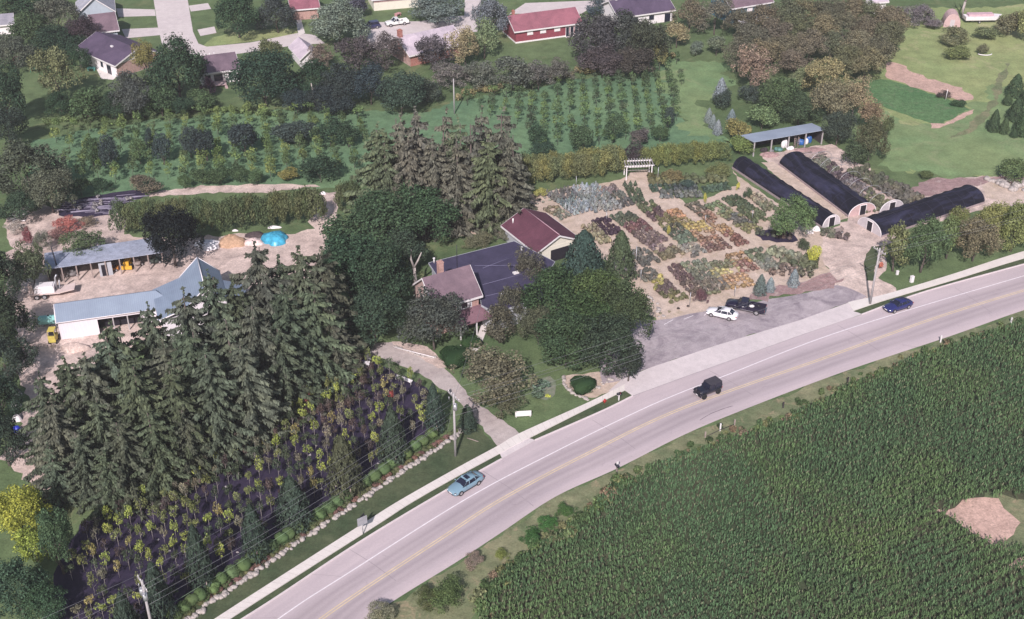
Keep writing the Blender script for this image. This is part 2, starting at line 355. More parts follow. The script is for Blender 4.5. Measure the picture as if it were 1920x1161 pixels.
patch('garden_ground', [(850, 400), (1000, 362), (1120, 345), (1180, 330), (1210, 318), (1235, 345), (1290, 385), (1375, 352), (1400, 345), (1545, 440), (1560, 470), (1545, 500), (1570, 520), (1500, 545), (1400, 560), (1330, 585), (1230, 605), (1195, 570), (1150, 500), (1085, 450), (1040, 440), (850, 445)], GARDEN, 2, 0.6, 1.5)
patch('greenhouse_yard', [(1430, 288), (1560, 270), (1600, 300), (1700, 365), (1740, 352), (1830, 330), (1925, 335), (1990, 340), (1990, 372), (1850, 392), (1700, 430), (1665, 450), (1660, 520), (1680, 540), (1665, 556), (1600, 572), (1560, 530), (1545, 490), (1540, 460), (1560, 430), (1590, 410), (1500, 345), (1440, 312)], DIRT, 3, 0.7, 1.5)
patch('gravel_service_lane', [(1427, 305), (1452, 303), (1475, 320), (1590, 408), (1560, 420), (1505, 372)], GARDEN, 4, 0.3, 1.5)
patch('gravel_strip', [(1372, 318), (1385, 330), (1480, 398), (1545, 440), (1530, 445), (1440, 395), (1392, 358)], GARDEN, 4, 0.4, 1.5)
patch('mulch_bed', [(1400, 560), (1430, 545), (1500, 530), (1555, 512), (1590, 525), (1560, 538), (1500, 552), (1440, 566)], MULCH, 6, 1.3, 1)
patch('reddish_weeds', [(1700, 352), (1740, 338), (1900, 330), (1930, 333), (1925, 342), (1830, 348), (1760, 362), (1720, 368)], MULCH, 4, 0.8, 1)
patch('parking_lot', [(1190, 600), (1230, 602), (1330, 582), (1400, 570), (1500, 552), (1570, 535), (1600, 545), (1625, 556), (1500, 601), (1394, 633), (1335, 651), (1217, 691), (1165, 713), (1130, 720), (1120, 680)], LOT, 4, 0.25, 1.5)
patch('front_garden_rocks', [(1055, 705), (1075, 700), (1180, 690), (1195, 700), (1165, 716), (1140, 735), (1105, 750), (1075, 738), (1058, 725)], GARDEN, 3, 0.4, 1)
patch('driveway', [(690, 645), (740, 640), (800, 665), (845, 700), (880, 740), (940, 790), (974, 814), (934, 838), (905, 800), (870, 765), (835, 735), (800, 705), (740, 680), (680, 665)], GRAVEL, 4, 0.3, 1.2)
patch('mulch_island', [(735, 640), (800, 650), (850, 690), (820, 692), (790, 672), (745, 655)], DIRT, 5, 0.3, 1)
patch('ground_fabric', [(690, 668), (745, 702), (800, 728), (835, 780), (815, 808), (740, 862), (655, 922), (570, 982), (480, 1045), (395, 1100), (330, 1150), (250, 1240), (60, 1240), (120, 1040), (150, 985), (200, 960), (290, 905), (380, 852), (470, 797), (560, 737), (640, 690)], FABRIC, 5, 0.35, 2)
patch('ground_fabric', [(115, 378), (210, 362), (275, 355), (272, 368), (228, 385), (226, 398), (170, 408), (112, 404)], FABRIC, 5, 0.35, 2)
patch('corn_bare_patch', [(1742, 953), (1775, 958), (1805, 950), (1828, 938), (1866, 938), (1890, 955), (1896, 1000), (1870, 1024), (1820, 1006), (1795, 985)], REDSOIL, 6, 0.9, 1)
patch('corn_clearing_weeds', [(1850, 930), (1960, 925), (2000, 1045), (1900, 1034), (1851, 1020), (1800, 990)], VERGE, 5, 1.2, 1)
patch('verge', [(650, 1230), (700, 1161), (737, 1128), (855, 1060), (940, 1002), (1043, 932), (1157, 881), (1280, 820), (1391, 772), (1582, 699), (1784, 632), (1920, 583), (2030, 545), (2040, 575), (1920, 605), (1767, 652), (1616, 710), (1488, 772), (1347, 822), (1280, 850), (1144, 915), (1050, 990), (976, 1045), (930, 1080), (890, 1140), (850, 1230)], VERGE, 1, 0.5, 1.5)
patch('field_soil', [(830, 1290), (900, 1155), (939, 1092), (986, 1052), (1085, 985), (1152, 922), (1215, 888), (1280, 857), (1347, 829), (1465, 793), (1616, 717), (1767, 660), (1920, 610), (2100, 545), (2250, 900), (2250, 1290)], CORNG, 2, 0.8, 2)
patch('roadside_lawn', [(300, 1200), (395, 1115), (480, 1060), (570, 1000), (655, 940), (740, 880), (815, 828), (870, 790), (905, 805), (934, 838), (860, 877), (684, 981), (436, 1140), (380, 1190)], DARKG, 1, 0.3, 1.5)
patch('grass_strip', [(1621, 476), (1634, 462), (1652, 462), (1643, 500), (1639, 528), (1622, 526)], DARKG, 6, 0.25, 0.8)

# main road
CURB = [(330, 1240), (440, 1172), (489, 1140), (675, 1017), (841, 917.5), (939, 861), (1003, 826.4), (1130, 771), (1186, 743.3), (1280, 708.6), (1496, 631), (1616, 590), (1733, 548), (1920, 496), (2100, 448), (2500, 360)]
RIGHT = [(560, 1290), (690, 1167), (737, 1128), (855, 1055), (940, 999), (1043, 931), (1157, 879), (1280, 817), (1391, 770), (1582, 697.5), (1784, 630), (1920, 582), (2100, 525), (2500, 418)]
WLINE = [(420, 1235), (552, 1140), (640, 1083.5), (875, 935.6), (1043, 846.6), (1197.7, 771), (1280, 735.4), (1357, 706), (1582, 620), (1920, 517.7), (2100, 468), (2500, 374)]
YLINE = [(500, 1240), (629, 1142), (828, 1009.5), (942, 936), (1104, 850), (1280, 766), (1549, 670.6), (1750, 598), (1920, 545), (2100, 492), (2500, 392)]
m, nt, bs = newmat('road_surface')
uvn = nt.nodes.new('ShaderNodeTexCoord'); sep = nt.nodes.new('ShaderNodeSeparateXYZ'); nt.links.new(uvn.outputs['UV'], sep.inputs[0])
v = uvn.outputs['Object']
base = mix(nt, ramp(nt, noise(nt, 0.05, 5, 0.6, v), 0.35, 0.65), (0.465, 0.395, 0.415, 1), (0.52, 0.44, 0.46, 1))
rr = nt.nodes.new('ShaderNodeValToRGB'); nt.links.new(sep.outputs[0], rr.inputs[0]); cr = rr.color_ramp
cr.elements[0].position = 0; cr.elements[0].color = (1.06, 1.05, 1.05, 1); cr.elements[1].position = 1; cr.elements[1].color = (1.12, 1.1, 1.08, 1)
for pos, c in ((0.28, 1.04), (0.36, 0.92), (0.41, 0.80), (0.455, 0.90), (0.50, 0.82), (0.56, 0.98), (0.63, 0.92), (0.685, 0.80), (0.74, 0.90), (0.79, 0.81), (0.87, 0.98)):
    e = cr.elements.new(pos); e.color = (c, c*0.99, c, 1)
base = mix(nt, 1.0, base, rr.outputs[0], 'MULTIPLY')
mp = nt.nodes.new('ShaderNodeMapping'); mp.inputs['Scale'].default_value = (11, 0.07, 1); nt.links.new(uvn.outputs['UV'], mp.inputs[0])
base = mix(nt, ramp(nt, noise(nt, .35, 7, .75, v, 1.5), .60, .68), base, mix(nt, 1.0, base, (.86, .85, .86, 1), 'MULTIPLY'))
base = mix(nt, 1.0, base, ramp(nt, noise(nt, 1.0, 4, 0.6, mp.outputs[0]), 0.3, 0.7, (0.92, 0.92, 0.93, 1), (1.06, 1.06, 1.05, 1)), 'MULTIPLY')
base = mix(nt, 1.0, base, ramp(nt, noise(nt, 4, 4, 0.8, v), 0.2, 0.8, (0.9, 0.9, 0.9, 1), (1.08, 1.08, 1.08, 1)), 'MULTIPLY')
nt.links.new(base, bs.inputs['Base Color']); bs.inputs['Roughness'].default_value = 0.9; spec(bs, 0.2)
ROAD = m
cL, cR = curve(CURB), curve(RIGHT)
strip('road', cL, cR, ROAD, 0.04, n=300)
def line(name, px, w, mat, off=0.0, z=0.052):
    c = resample(curve(px), 260); A = []; B = []
    for i, p in enumerate(c):
        d = (c[min(i+1, len(c)-1)]-c[max(i-1, 0)]); nrm = Vector((-d.y, d.x, 0)).normalized()
        A.append(p+nrm*(off+w/2)); B.append(p+nrm*(off-w/2))
    return strip(name, A, B, mat, z, n=260)
line('edge_line', WLINE, 0.16, PAINTW)
line('centre_line', YLINE, 0.13, PAINTY, 0.16); line('centre_line', YLINE, 0.13, PAINTY, -0.16)
# crack in the far lane
crk2 = plain('faint_crack', (0.33, 0.28, 0.30, 1), 0.9)
crk = plain('dark_crack', (0.16, 0.13, 0.15, 1), 0.9)
c = curve([(1312, 789), (1332, 777), (1360, 766), (1374, 762)], step=0.5)
A = [p+Vector((0, 0.05+rng.uniform(0, 0.12), 0)) for p in c]; B = [p-Vector((0, rng.uniform(0.0, 0.05), 0)) for p in c]
strip('road_crack', A, B, crk, 0.048)
for (a, b) in (((470, 1160), (560, 1161)), ((640, 1022), (742, 1090)), ((560, 1078), (640, 1082)), ((905, 884), (1000, 950)), ((1110, 788), (1190, 842)), ((1330, 696), (1412, 742)), ((1570, 610), (1650, 660)), ((1790, 540), (1860, 588))):
    c = catmull([P(*a), mid_ := P(*a).lerp(P(*b), .5)+Vector((.15, .1, 0)), P(*b)], .5); strip('road_crack', c, [p+Vector((.05+rng.random()*.03, .03, 0)) for p in c], crk2, 0.046)
# joint between road and apron
line('concrete_joint', [(1186, 743.3), (1280, 708.6), (1496, 631), (1600, 595)], 0.14, plain('dark_joint', (0.38, 0.33, 0.36, 1), 0.9), 0, 0.052)  # one flat darker grey for the joint line
# sidewalk, aprons, turf strips with a real kerb
SWU = [(300, 1230), (436, 1140), (684.6, 980.6), (749, 940), (860, 877), (934, 837), (974, 813.8), (1102.5, 756), (1145, 735), (1171, 722)]
SWL = [(330, 1230), (465, 1140), (699, 990.5), (774, 942), (860, 893), (937, 851.5), (993, 822), (1100, 768), (1171, 733)]
strip('sidewalk', curve(SWU), curve(SWL), WALK, 0.13, 0.13, n=140)
strip('sidewalk', curve([(1590, 568), (1620, 561), (1659.6, 553), (1780, 517), (1920, 472), (2100, 425), (2500, 340)]), curve([(1600, 584), (1640, 570), (1680, 557.5), (1790, 525), (1920, 485), (2100, 436), (2500, 348)]), WALK, 0.13, 0.13, n=110)
patch('road_apron', [(1171, 733), (1186, 743), (1280, 708.6), (1496, 631), (1616, 590), (1600, 583), (1590, 568), (1625, 556), (1500, 601), (1394, 633), (1335, 651), (1217, 691), (1165, 713), (1140, 735)], CONC, 12, 0.0, 2)
patch('driveway_apron', [(937, 851), (941, 861), (1003, 827), (993, 821), (974, 813), (934, 838)], CONC, 13, 0.0, 2)
strip('turf_strip', curve([(300, 1250), (465, 1141), (699, 991.5), (774, 943), (860, 894), (937, 852.5)]), curve([(330, 1240), (487, 1140), (673, 1017), (839, 917.5), (941, 860)]), DARKG, 0.10, 0.1, n=90)
strip('turf_strip', curve([(993, 823), (1100, 769), (1171, 734)]), curve([(1004, 825.6), (1129, 771), (1185, 743)]), DARKG, 0.10, 0.1, n=40)
strip('turf_strip', curve([(1600, 584.5), (1640, 571), (1680, 558.5), (1790, 526), (1920, 486), (2100, 437)]), curve([(1617, 589.5), (1733, 547.5), (1920, 495.5), (2100, 447)]), DARKG, 0.10, 0.1, n=70)
KERB = plain('kerb_concrete', (0.68, 0.60, 0.61, 1), 0.8, var=0.06)
for px in ([(300, 1255), (489, 1140), (675, 1017), (841, 917.5), (941, 861)], [(1003, 826.4), (1130, 771), (1186, 743.3)], [(1616, 590.3), (1733, 548), (1920, 496), (2100, 448)]):
    c = curve(px); A = []; B = []
    for i, p in enumerate(c):
        d = (c[min(i+1, len(c)-1)]-c[max(i-1, 0)]); nrm = Vector((-d.y, d.x, 0)).normalized(); A.append(p+nrm*0.09); B.append(p-nrm*0.09)
    strip('kerb', A, B, KERB, 0.14, 0.14, n=len(c))
# sidewalk joints
jm = MB()
cu, cl_ = resample(curve(SWU), 70), resample(curve(SWL), 70)
for a, b in zip(cu[1:-1], cl_[1:-1]):
    d = (b-a).normalized(); n_ = Vector((-d.y, d.x, 0))*0.02
    jm.add([a+n_+Vector((0, 0, .134)), a-n_+Vector((0, 0, .134)), b-n_+Vector((0, 0, .134)), b+n_+Vector((0, 0, .134))], [(0, 1, 2, 3)])
struct(jm.build('sidewalk_joints', [plain('joint_line', (0.57, 0.51, 0.49, 1), 0.9)]))
# parking bay marks
for a, b in (((1245, 609), (1262, 600)), ((1282, 599), (1300, 592)), ((1320, 592), (1327, 586)), ((1330, 583), (1336, 579))):
    line('parking_line', [a, b], 0.12, PAINTW, 0, 0.034)
# residential streets
patch('street', [(275, -120), (338, -120), (352, 0), (362, 60), (372, 82), (388, 88), (470, 80), (560, 62), (590, 66), (610, 82), (560, 84), (470, 98), (380, 110), (330, 100), (304, 84), (296, 50), (288, 0)], STREET, 5, 0.05, 2)
patch('house_driveway', [(218, 16), (290, 18), (292, 30), (222, 32)], STREET, 4, 0.05, 2)
patch('house_driveway', [(228, 55), (296, 52), (302, 66), (236, 72)], STREET, 4, 0.05, 2)
patch('house_driveway', [(354, 11), (390, 6), (396, 17), (358, 22)], STREET, 4, 0.05, 2)
patch('house_driveway', [(370, 56), (402, 50), (406, 62), (376, 68)], STREET, 4, 0.05, 2)
patch('front_walk', [(552, 22), (560, 22), (572, 62), (560, 68)], WALK, 6, 0.05, 2)
patch('house_driveway', [(672, 55), (700, 42), (790, 40), (850, 30), (880, 30), (885, 60), (770, 90), (700, 92)], STREET, 4, 0.05, 2)
patch('house_driveway', [(872, -30), (905, -30), (895, 60), (870, 60)], STREET, 5, 0.05, 2)
patch('street', [(955, 26), (985, 6), (1150, 0), (1150, -30), (1350, -40), (1350, -20), (1110, 14), (1090, 26)], STREET, 5, 0.05, 2)
patch('patio', [(1055, 62), (1092, 52), (1090, 64), (1062, 72)], WALK, 5, 0.05, 1)
patch('front_lawn', [(376, 92), (400, 70), (440, 60), (560, 52), (558, 64), (470, 78), (390, 88)], MEADOW, 3, 0.2, 2)
patch('front_walk', [(862, 648), (892, 640), (905, 600), (918, 605), (900, 652), (885, 668)], WALK, 6, 0.1, 1)
patch('patio', [(180, 128), (205, 126), (228, 138), (212, 150), (190, 148)], WALK, 5, 0.05, 1)
patch('dark_ground_strip', [(1416, 441), (1440, 429), (1470, 432), (1495, 450), (1470, 455), (1428, 452)], FABRIC, 7, 0.8, 1)  # dark ground patch left of the tree, reusing the fabric colours
# dirt spilling at the greenhouse drive
patch('pale_rubble_ground', [(1845, 345), (1925, 338), (1990, 340), (1990, 365), (1890, 380), (1850, 372)], GARDEN, 6, 0.7, 1)
# ------------------------------------------------------------------ buildings
def winbox(root, M, x, z, w, h, frame=WHITE, glass=GLASS, name='window'):
    "window on a wall plane: M maps (x along wall, y outward, z up)"
    a = MB(); a.box(x-w/2-.12, x+w/2+.12, 0, .08, z-.12, z+h+.12, 0, M); f = a.build(name, frame, root)
    b = MB(); b.box(x-w/2, x+w/2, .08, .11, z, z+h, 0, M)
    b.build('pane', glass, f)
    return f
def wallM(L, W, face):
    if face == 'f': return Matrix(((1, 0, 0, 0), (0, -1, 0, 0), (0, 0, 1, 0), (0, 0, 0, 1)))
    if face == 'b': return Matrix.Translation((0, W, 0))
    if face == 'l': return Matrix(((0, -1, 0, 0), (1, 0, 0, 0), (0, 0, 1, 0), (0, 0, 0, 1)))
    if face == 'r': return Matrix(((0, 1, 0, L), (1, 0, 0, 0), (0, 0, 1, 0), (0, 0, 0, 1)))
def house(name, label, cat, A, B, W, ze, zr, axis='x', over=0.5, wall=WHITE, roof=None, fascia=WHITE, group=None, gable=None, split=0.5, base=None):
    "A, B: ground ends of the wall nearest the camera; the house reaches W beyond it"
    A = Vector((A[0], A[1], 0)); B = Vector((B[0], B[1], 0)); L = (B-A).length; rz = math.atan2((B-A).y, (B-A).x)
    root = empty(name, A, rz, label, cat, group)
    w = MB(); w.box(0, L, 0, W, 0, ze, 0)
    w.build('wall', wall, root)
    gm = [MB(), MB()]; rm = MB(); fm = MB(); t = 0.14
    if axis == 'x':
        ry = W*split
        for gi, x in enumerate((0.01, L-0.01)):
            gm[gi].add([(x-.01, .01, ze), (x+.01, .01, ze), (x+.01, W-.01, ze), (x-.01, W-.01, ze), (x-.01, ry, zr-.02), (x+.01, ry, zr-.02)], [(0, 3, 4), (1, 5, 2), (0, 4, 5, 1), (3, 2, 5, 4), (0, 1, 2, 3)])
        s1 = (zr-ze)/ry; s2 = (zr-ze)/(W-ry); o = over
        rm.slab([(-o, -o, ze-o*s1+t), (L+o, -o, ze-o*s1+t), (L+o, ry, zr+t), (-o, ry, zr+t)], t)
        rm.slab([(-o, ry, zr+t), (L+o, ry, zr+t), (L+o, W+o, ze-o*s2+t), (-o, W+o, ze-o*s2+t)], t)
        fm.box(-o-.03, L+o+.03, -o-.07, -o-.005, ze-o*s1-.18, ze-o*s1+t-.01)
        for x in (-o-.07, L+o+.01):
            for (y0, z0, y1, z1) in ((-o, ze-o*s1, ry, zr), (ry, zr, W+o, ze-o*s2)):
                fm.add([(x, y0, z0-.14), (x+.06, y0, z0-.14), (x+.06, y1, z1-.14), (x, y1, z1-.14), (x, y0, z0+t-.01), (x+.06, y0, z0+t-.01), (x+.06, y1, z1+t-.01), (x, y1, z1+t-.01)], [(0, 3, 2, 1), (4, 5, 6, 7), (0, 1, 5, 4), (1, 2, 6, 5), (2, 3, 7, 6), (3, 0, 4, 7)])
    else:
        rx = L*split
        for gi, y in enumerate((0.01, W-0.01)):
            gm[gi].add([(.01, y-.01, ze), (.01, y+.01, ze), (L-.01, y+.01, ze), (L-.01, y-.01, ze), (rx, y-.01, zr-.02), (rx, y+.01, zr-.02)], [(0, 3, 4), (1, 5, 2), (0, 4, 5, 1), (3, 2, 5, 4), (0, 1, 2, 3)])
        s1 = (zr-ze)/rx; s2 = (zr-ze)/(L-rx); o = over
        rm.slab([(-o, -o, ze-o*s1+t), (rx, -o, zr+t), (rx, W+o, zr+t), (-o, W+o, ze-o*s1+t)], t)
        rm.slab([(rx, -o, zr+t), (L+o, -o, ze-o*s2+t), (L+o, W+o, ze-o*s2+t), (rx, W+o, zr+t)], t)
        for y in (-o-.07, W+o+.01):
            for (x0, z0, x1, z1) in ((-o, ze-o*s1, rx, zr), (rx, zr, L+o, ze-o*s2)):
                fm.add([(x0, y, z0-.14), (x1, y, z1-.14), (x1, y+.06, z1-.14), (x0, y+.06, z0-.14), (x0, y, z0+t-.01), (x1, y, z1+t-.01), (x1, y+.06, z1+t-.01), (x0, y+.06, z0+t-.01)], [(0, 3, 2, 1), (4, 5, 6, 7), (0, 1, 5, 4), (1, 2, 6, 5), (2, 3, 7, 6), (3, 0, 4, 7)])
        fm.box(-o-.07, -o-.005, -o, W+o, ze-o*s1-.18, ze-o*s1+t-.01)
        fm.box(L+o+.005, L+o+.07, -o, W+o, ze-o*s2-.18, ze-o*s2+t-.01)
    gm[0].build('gable', gable or wall, root); gm[1].build('gable', gable or wall, root)
    r = rm.build('roof', roof, root); fm.build('fascia', fascia, root)
    if base: bm_ = MB(); bm_.box(-.04, L+.04, -.04, W+.04, 0, base[0]); bm_.build('foundation', base[1], root)
    return root, L, W, r
def chimney(parent, x, y, z0, z1, s=0.6, mat=BRICK):
    c = MB(); c.box(x-s/2, x+s/2, y-s/2, y+s/2, z0, z1); c.box(x-s/2-.06, x+s/2+.06, y-s/2-.06, y+s/2+.06, z1, z1+.12); c.box(x-.15, x+.15, y-.15, y+.15, z1+.12, z1+.35)
    return c.build('chimney', mat, parent)
def vent(parent, x, y, z, h=.5, r=.09):
    return MB().cyl((x, y, z), r, h, 8).build('vent_pipe', WHITE, parent)
def door(root, M, x, w, h, mat=GLASS, frame=WHITE, name='door'):
    MB().box(x-w/2-.1, x+w/2+.1, 0, .07, 0, h+.1, 0, M).build(name+'_frame', frame, root)
    return MB().box(x-w/2, x+w/2, .07, .1, .03, h, 0, M).build(name, mat, root)

R_MAUVE = shingle_mat('mauve_shingles', (0.20, 0.14, 0.165, 1)); R_DARK = shingle_mat('dark_purple_shingles', (0.10, 0.075, 0.12, 1))
R_GAR = shingle_mat('maroon_shingles', (0.125, 0.05, 0.072, 1)); R_FLAT = shingle_mat('slate_blue_low_roof', (0.058, 0.052, 0.095, 1), 0.1, 1.2)
R_RED = shingle_mat('red_shingles', (0.30, 0.12, 0.15, 1)); R_PALE = shingle_mat('pale_lilac_shingles', (0.52, 0.45, 0.5, 1), 0.08); R_BROWN = shingle_mat('brown_purple_shingles', (0.18, 0.13, 0.16, 1))
GREYSIDE = plain('grey_siding', (0.42, 0.43, 0.47, 1), 0.7, var=.05); BLUESIDE = plain('pale_blue_siding', (0.42, 0.47, 0.53, 1), 0.7, var=.05)
REDSIDE = plain('dark_red_siding', (0.27, 0.06, 0.085, 1), 0.7, var=.12); TEALSIDE = plain('teal_siding', (0.07, 0.17, 0.23, 1), 0.7, var=.08); CREAM = plain('cream_siding', (0.74, 0.69, 0.60, 1), 0.7, var=.04)
WSIDE = plain('white_siding', (0.80, 0.75, 0.77, 1), 0.7, var=.05); BARNW = plain('white_barn_boards', (0.78, 0.72, 0.77, 1), 0.75, var=.06, scale=1, stretch=(6, 6, .5))
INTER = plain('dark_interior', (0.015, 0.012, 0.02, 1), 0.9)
DECKM = plain('pink_deck_boards', (0.5, 0.36, 0.36, 1), 0.8, var=.1)

def mid(a, b, t=.5): return a.lerp(b, t)
# brick farmhouse
E0 = P(857, 566, 5.2); E1 = P(905, 549, 5.2)
dirx = (Vector((E1.x-E0.x, E1.y-E0.y, 0))).normalized()
R0 = P(793.7, 521, 7.9); R1 = P(883.3, 496, 7.9)
dx = Vector((R1.x-R0.x, R1.y-R0.y, 0)); Lh = dx.length-0.9; dx.normalize(); ny = Vector((-dx.y, dx.x, 0))
C1 = Vector((E1.x, E1.y, 0))-dx*0.45+ny*0.45
A1 = C1-dx*Lh
half = abs((Vector((R1.x, R1.y, 0))-Vector((E1.x, E1.y, 0))).dot(ny))
Wh = 2*(half-0.45)
hr, L_, W_, roofo = house('brick_house', 'old pink brick farmhouse with mauve gable roof and brick chimney', 'house', A1, C1, Wh, 5.0, 7.8, 'x', 0.45, BRICK, R_MAUVE)
print('brick house', L_, W_)
MF = wallM(L_, W_, 'f'); ML = wallM(L_, W_, 'l')
winbox(hr, MF, L_-2.3, 3.3, 0.9, 1.1); winbox(hr, MF, L_-5.2, 3.3, 0.9, 1.1)
MB().box(L_-3.6, L_-1.1, 0.005, 0.05, 2.75, 4.75, 0, MF).build('white_wall_panel', plain('pale_shutter', (0.62, 0.6, 0.62, 1), .7), hr)
for y in (1.7, 4.4): winbox(hr, ML, y, 2.9, 0.7, 1.5)
for y in (1.7, 4.4): winbox(hr, ML, y, 0.7, 0.7, 1.4)
winbox(hr, ML, W_/2+.1, 5.3, 0.5, 0.9)
chimney(roofo, L_*.52, W_*.82, 5.0, 8.3, 0.75)
MB().tube([(L_*.78, W_*.5+.2, 7.8), (L_*.78, W_*.5+.2, 11.6)], .05, 5).build('antenna_mast', BLACK, roofo)
p = MB(); p.slab([(L_-4.6, -3.0, 2.45), (L_+.9, -3.0, 2.45), (L_+.9, -.02, 3.1), (L_-4.6, -.02, 3.1)], .14)
pr = p.build('porch_roof', shingle_mat('pink_porch_shingles', (0.23, 0.13, 0.155, 1)), hr)
for x in (L_-4.4, L_-1.8, L_+.6): MB().box(x-.08, x+.08, -2.8, -2.64, 0, 2.4).build('porch_post', WHITE, hr)
door(hr, MF, L_-2.0, 1.0, 2.0, DARKWOOD)
# low slate-blue wing
fz = 3.5
poly = [(804, 493), (964, 452.5), (1040, 491), (990, 566), (928, 586), (903, 572), (900, 548), (818, 514)]
Q = [P(x, y, fz) for x, y in poly]; o0 = Q[4].copy(); o0.z = 0
ang = math.atan2((Q[1]-Q[0]).y, (Q[1]-Q[0]).x)
wing = empty('low_wing', o0, ang, 'large low wing with slate blue roof between brick farmhouse and maroon garage', 'building')
Ri = Matrix.Rotation(-ang, 3, 'Z'); q2 = [Ri @ (p-o0) for p in Q]; cen = sum(q2, Vector())/len(q2)
inn = [cen+(p-cen)*0.955 for p in q2]
MB().prism([(p.x, p.y) for p in inn], 0, fz-.17).build('wall', GREYSIDE, wing)
rr_ = MB(); rr_.prism([(p.x, p.y) for p in q2], fz-.16, fz); rw = rr_.build('roof', R_FLAT, wing)
fa = MB()
for i in range(len(q2)):
    a, b = q2[i], q2[(i+1) % len(q2)]; n_ = Vector((b.y-a.y, -(b.x-a.x), 0)).normalized()
    if n_.dot(a-cen) < 0: n_ = -n_
    a0 = a+n_*.01; b0 = b+n_*.01; a1 = a+n_*.08; b1 = b+n_*.08
    fa.add([(q.x, q.y, z) for z in (fz-.28, fz+.02) for q in (a0, b0, b1, a1)], [(0, 3, 2, 1), (4, 5, 6, 7), (0, 1, 5, 4), (1, 2, 6, 5), (2, 3, 7, 6), (3, 0, 4, 7)])
fa.build('fascia', GREYSIDE, wing)
def loc2(px, py, z): return Ri @ (P(px, py, z)-o0)
for (x, y, s) in ((944, 549.5, .9), (967, 510.5, .85)):
    q = loc2(x, y, fz+.2); MB().box(q.x-s/2, q.x+s/2, q.y-s/3, q.y+s/3, fz-.01, fz+.22).build('skylight', WHITE, rw)
for (x, y) in ((978, 472), (814, 493)):
    q = loc2(x, y, fz); MB().cyl((q.x, q.y, fz-.02), .12, .75, 8).cyl((q.x, q.y, fz+.7), .2, .15, 8).build('vent_pipe', WHITE, rw)
# roof seams
sm = MB()
for a, b in (((890, 498.5), (1010, 497)), ((905, 534), (1000, 508)), ((908, 556), (965, 543)), ((905, 503), (960, 482))):
    u, w_ = loc2(a[0], a[1], fz), loc2(b[0], b[1], fz); sm.tube([(u.x, u.y, fz+.01), (w_.x, w_.y, fz+.01)], .03, 4)
sm.build('roof_seam', plain('pale_seam', (0.2, 0.19, 0.3, 1), .8), rw)
# garage
G0 = P(939.2, 422.5, 2.7); G1 = P(1005.3, 475.1, 2.7); G2 = P(1071, 434, 2.7)
uy = Vector((G0.x-G1.x, G0.y-G1.y, 0)); Wg = uy.length; uy.normalize(); ux = Vector((uy.y, -uy.x, 0))
Lg = (Vector((G2.x-G1.x, G2.y-G1.y, 0))).dot(ux); print('garage', Wg, Lg)
Ag = Vector((G1.x, G1.y, 0))+ux*.5+uy*.5; Lg -= 1.0; Wg -= 1.0
gr, L_, W_, ro = house('garage', 'white and grey garage with maroon gable roof beside nursery beds', 'garage', Ag, Ag+ux*Lg, Wg, 2.75, 4.55, 'y', 0.5, GREYSIDE, R_GAR, gable=CREAM)
MB().box(-.02, L_+.02, -.03, 0.02, 0, 2.75).build('front_wall', CREAM, gr)
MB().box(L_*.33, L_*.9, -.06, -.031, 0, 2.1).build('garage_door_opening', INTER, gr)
rc = MB(); rc.tube([(L_/2, -.4, 4.74), (L_/2, W_+.4, 4.74)], .07, 5); rc.build('ridge_cap', plain('pink_ridge', (0.45, 0.28, 0.33, 1), .8), ro)
MB().cyl((1.0, W_-.8, 3.2), .13, .9, 8).build('vent_pipe', WHITE, ro)

# barn at left, steep centre with skirt roofs and a long open wing
Rb, Rf = P(369.5, 482.5, 7.8), P(383, 536.2, 7.8)
d = (Vector((Rf.x-Rb.x, Rf.y-Rb.y, 0))); Lb = d.length; d.normalize(); nl = Vector((d.y, -d.x, 0))   # nl points left in view
if nl.x > 0: nl = -nl
barn = empty('barn', Vector((Rf.x, Rf.y, 0)), math.atan2(-d.y, -d.x)-math.pi/2, 'white barn with steep blue grey metal roof and long open wing', 'barn')
# local: +y along ridge away from camera, +x to the right of it
def bl(p):
    q = Vector((p.x-Rf.x, p.y-Rf.y, 0)); return (-q.dot(nl), -q.dot(d))
lb = bl(P(336, 521, 4.9)); rb = bl(P(413, 511, 4.9)); print('barn len', Lb, 'break', lb, rb)
hwL, hwR = 4.0, 4.0
hwL = max(2.5, min(6, -lb[0])); hwR = max(2.5, min(6, rb[0])); print(hwL, hwR)
r = MB(); th = .15; o = .4
r.slab([(-hwL, -o, 4.9), (0, -o, 7.8), (0, Lb, 7.8), (-hwL, Lb, 4.9)], th)
r.slab([(0, -o, 7.8), (hwR, -o, 4.9), (hwR, Lb, 4.9), (0, Lb, 7.8)], th)
k0 = bl(P(285.6, 544.6, 4.1)); s0 = bl(P(453, 518, 3.6)); print('skirts', k0, s0)
r.slab([(k0[0], -o, 3.7), (-hwL, -o, 4.9), (-hwL, Lb, 4.9), (k0[0], k0[1], 4.2)], th)
rsk = min(max(s0[0], hwR+2.5), hwR+5)
r.slab([(hwR, .8, 4.8), (rsk, .8, 3.5), (rsk, Lb-2.5, 3.5), (hwR, Lb-2.5, 4.8)], th)
rb_ = r.build('roof', METALROOF, barn)
w = MB(); y1 = Lb-.4
w.add([(-hwL+.1, 0, 0), (hwR-.1, 0, 0), (hwR-.1, 0, 4.75), (0, 0, 7.6), (-hwL+.1, 0, 4.75)]+[(-hwL+.1, y1, 0), (hwR-.1, y1, 0), (hwR-.1, y1, 4.75), (0, y1, 7.6), (-hwL+.1, y1, 4.75)], [(0, 1, 2, 3, 4), (9, 8, 7, 6, 5), (0, 5, 6, 1), (1, 6, 7, 2), (4, 9, 5, 0)])
w.box(hwR+.01, rsk-.2, 1.0, Lb-3, 0, 3.4); w.box(k0[0]+.4, -hwL, 0.05, y1-.3, 0, 3.5)
w.build('wall', BARNW, barn)
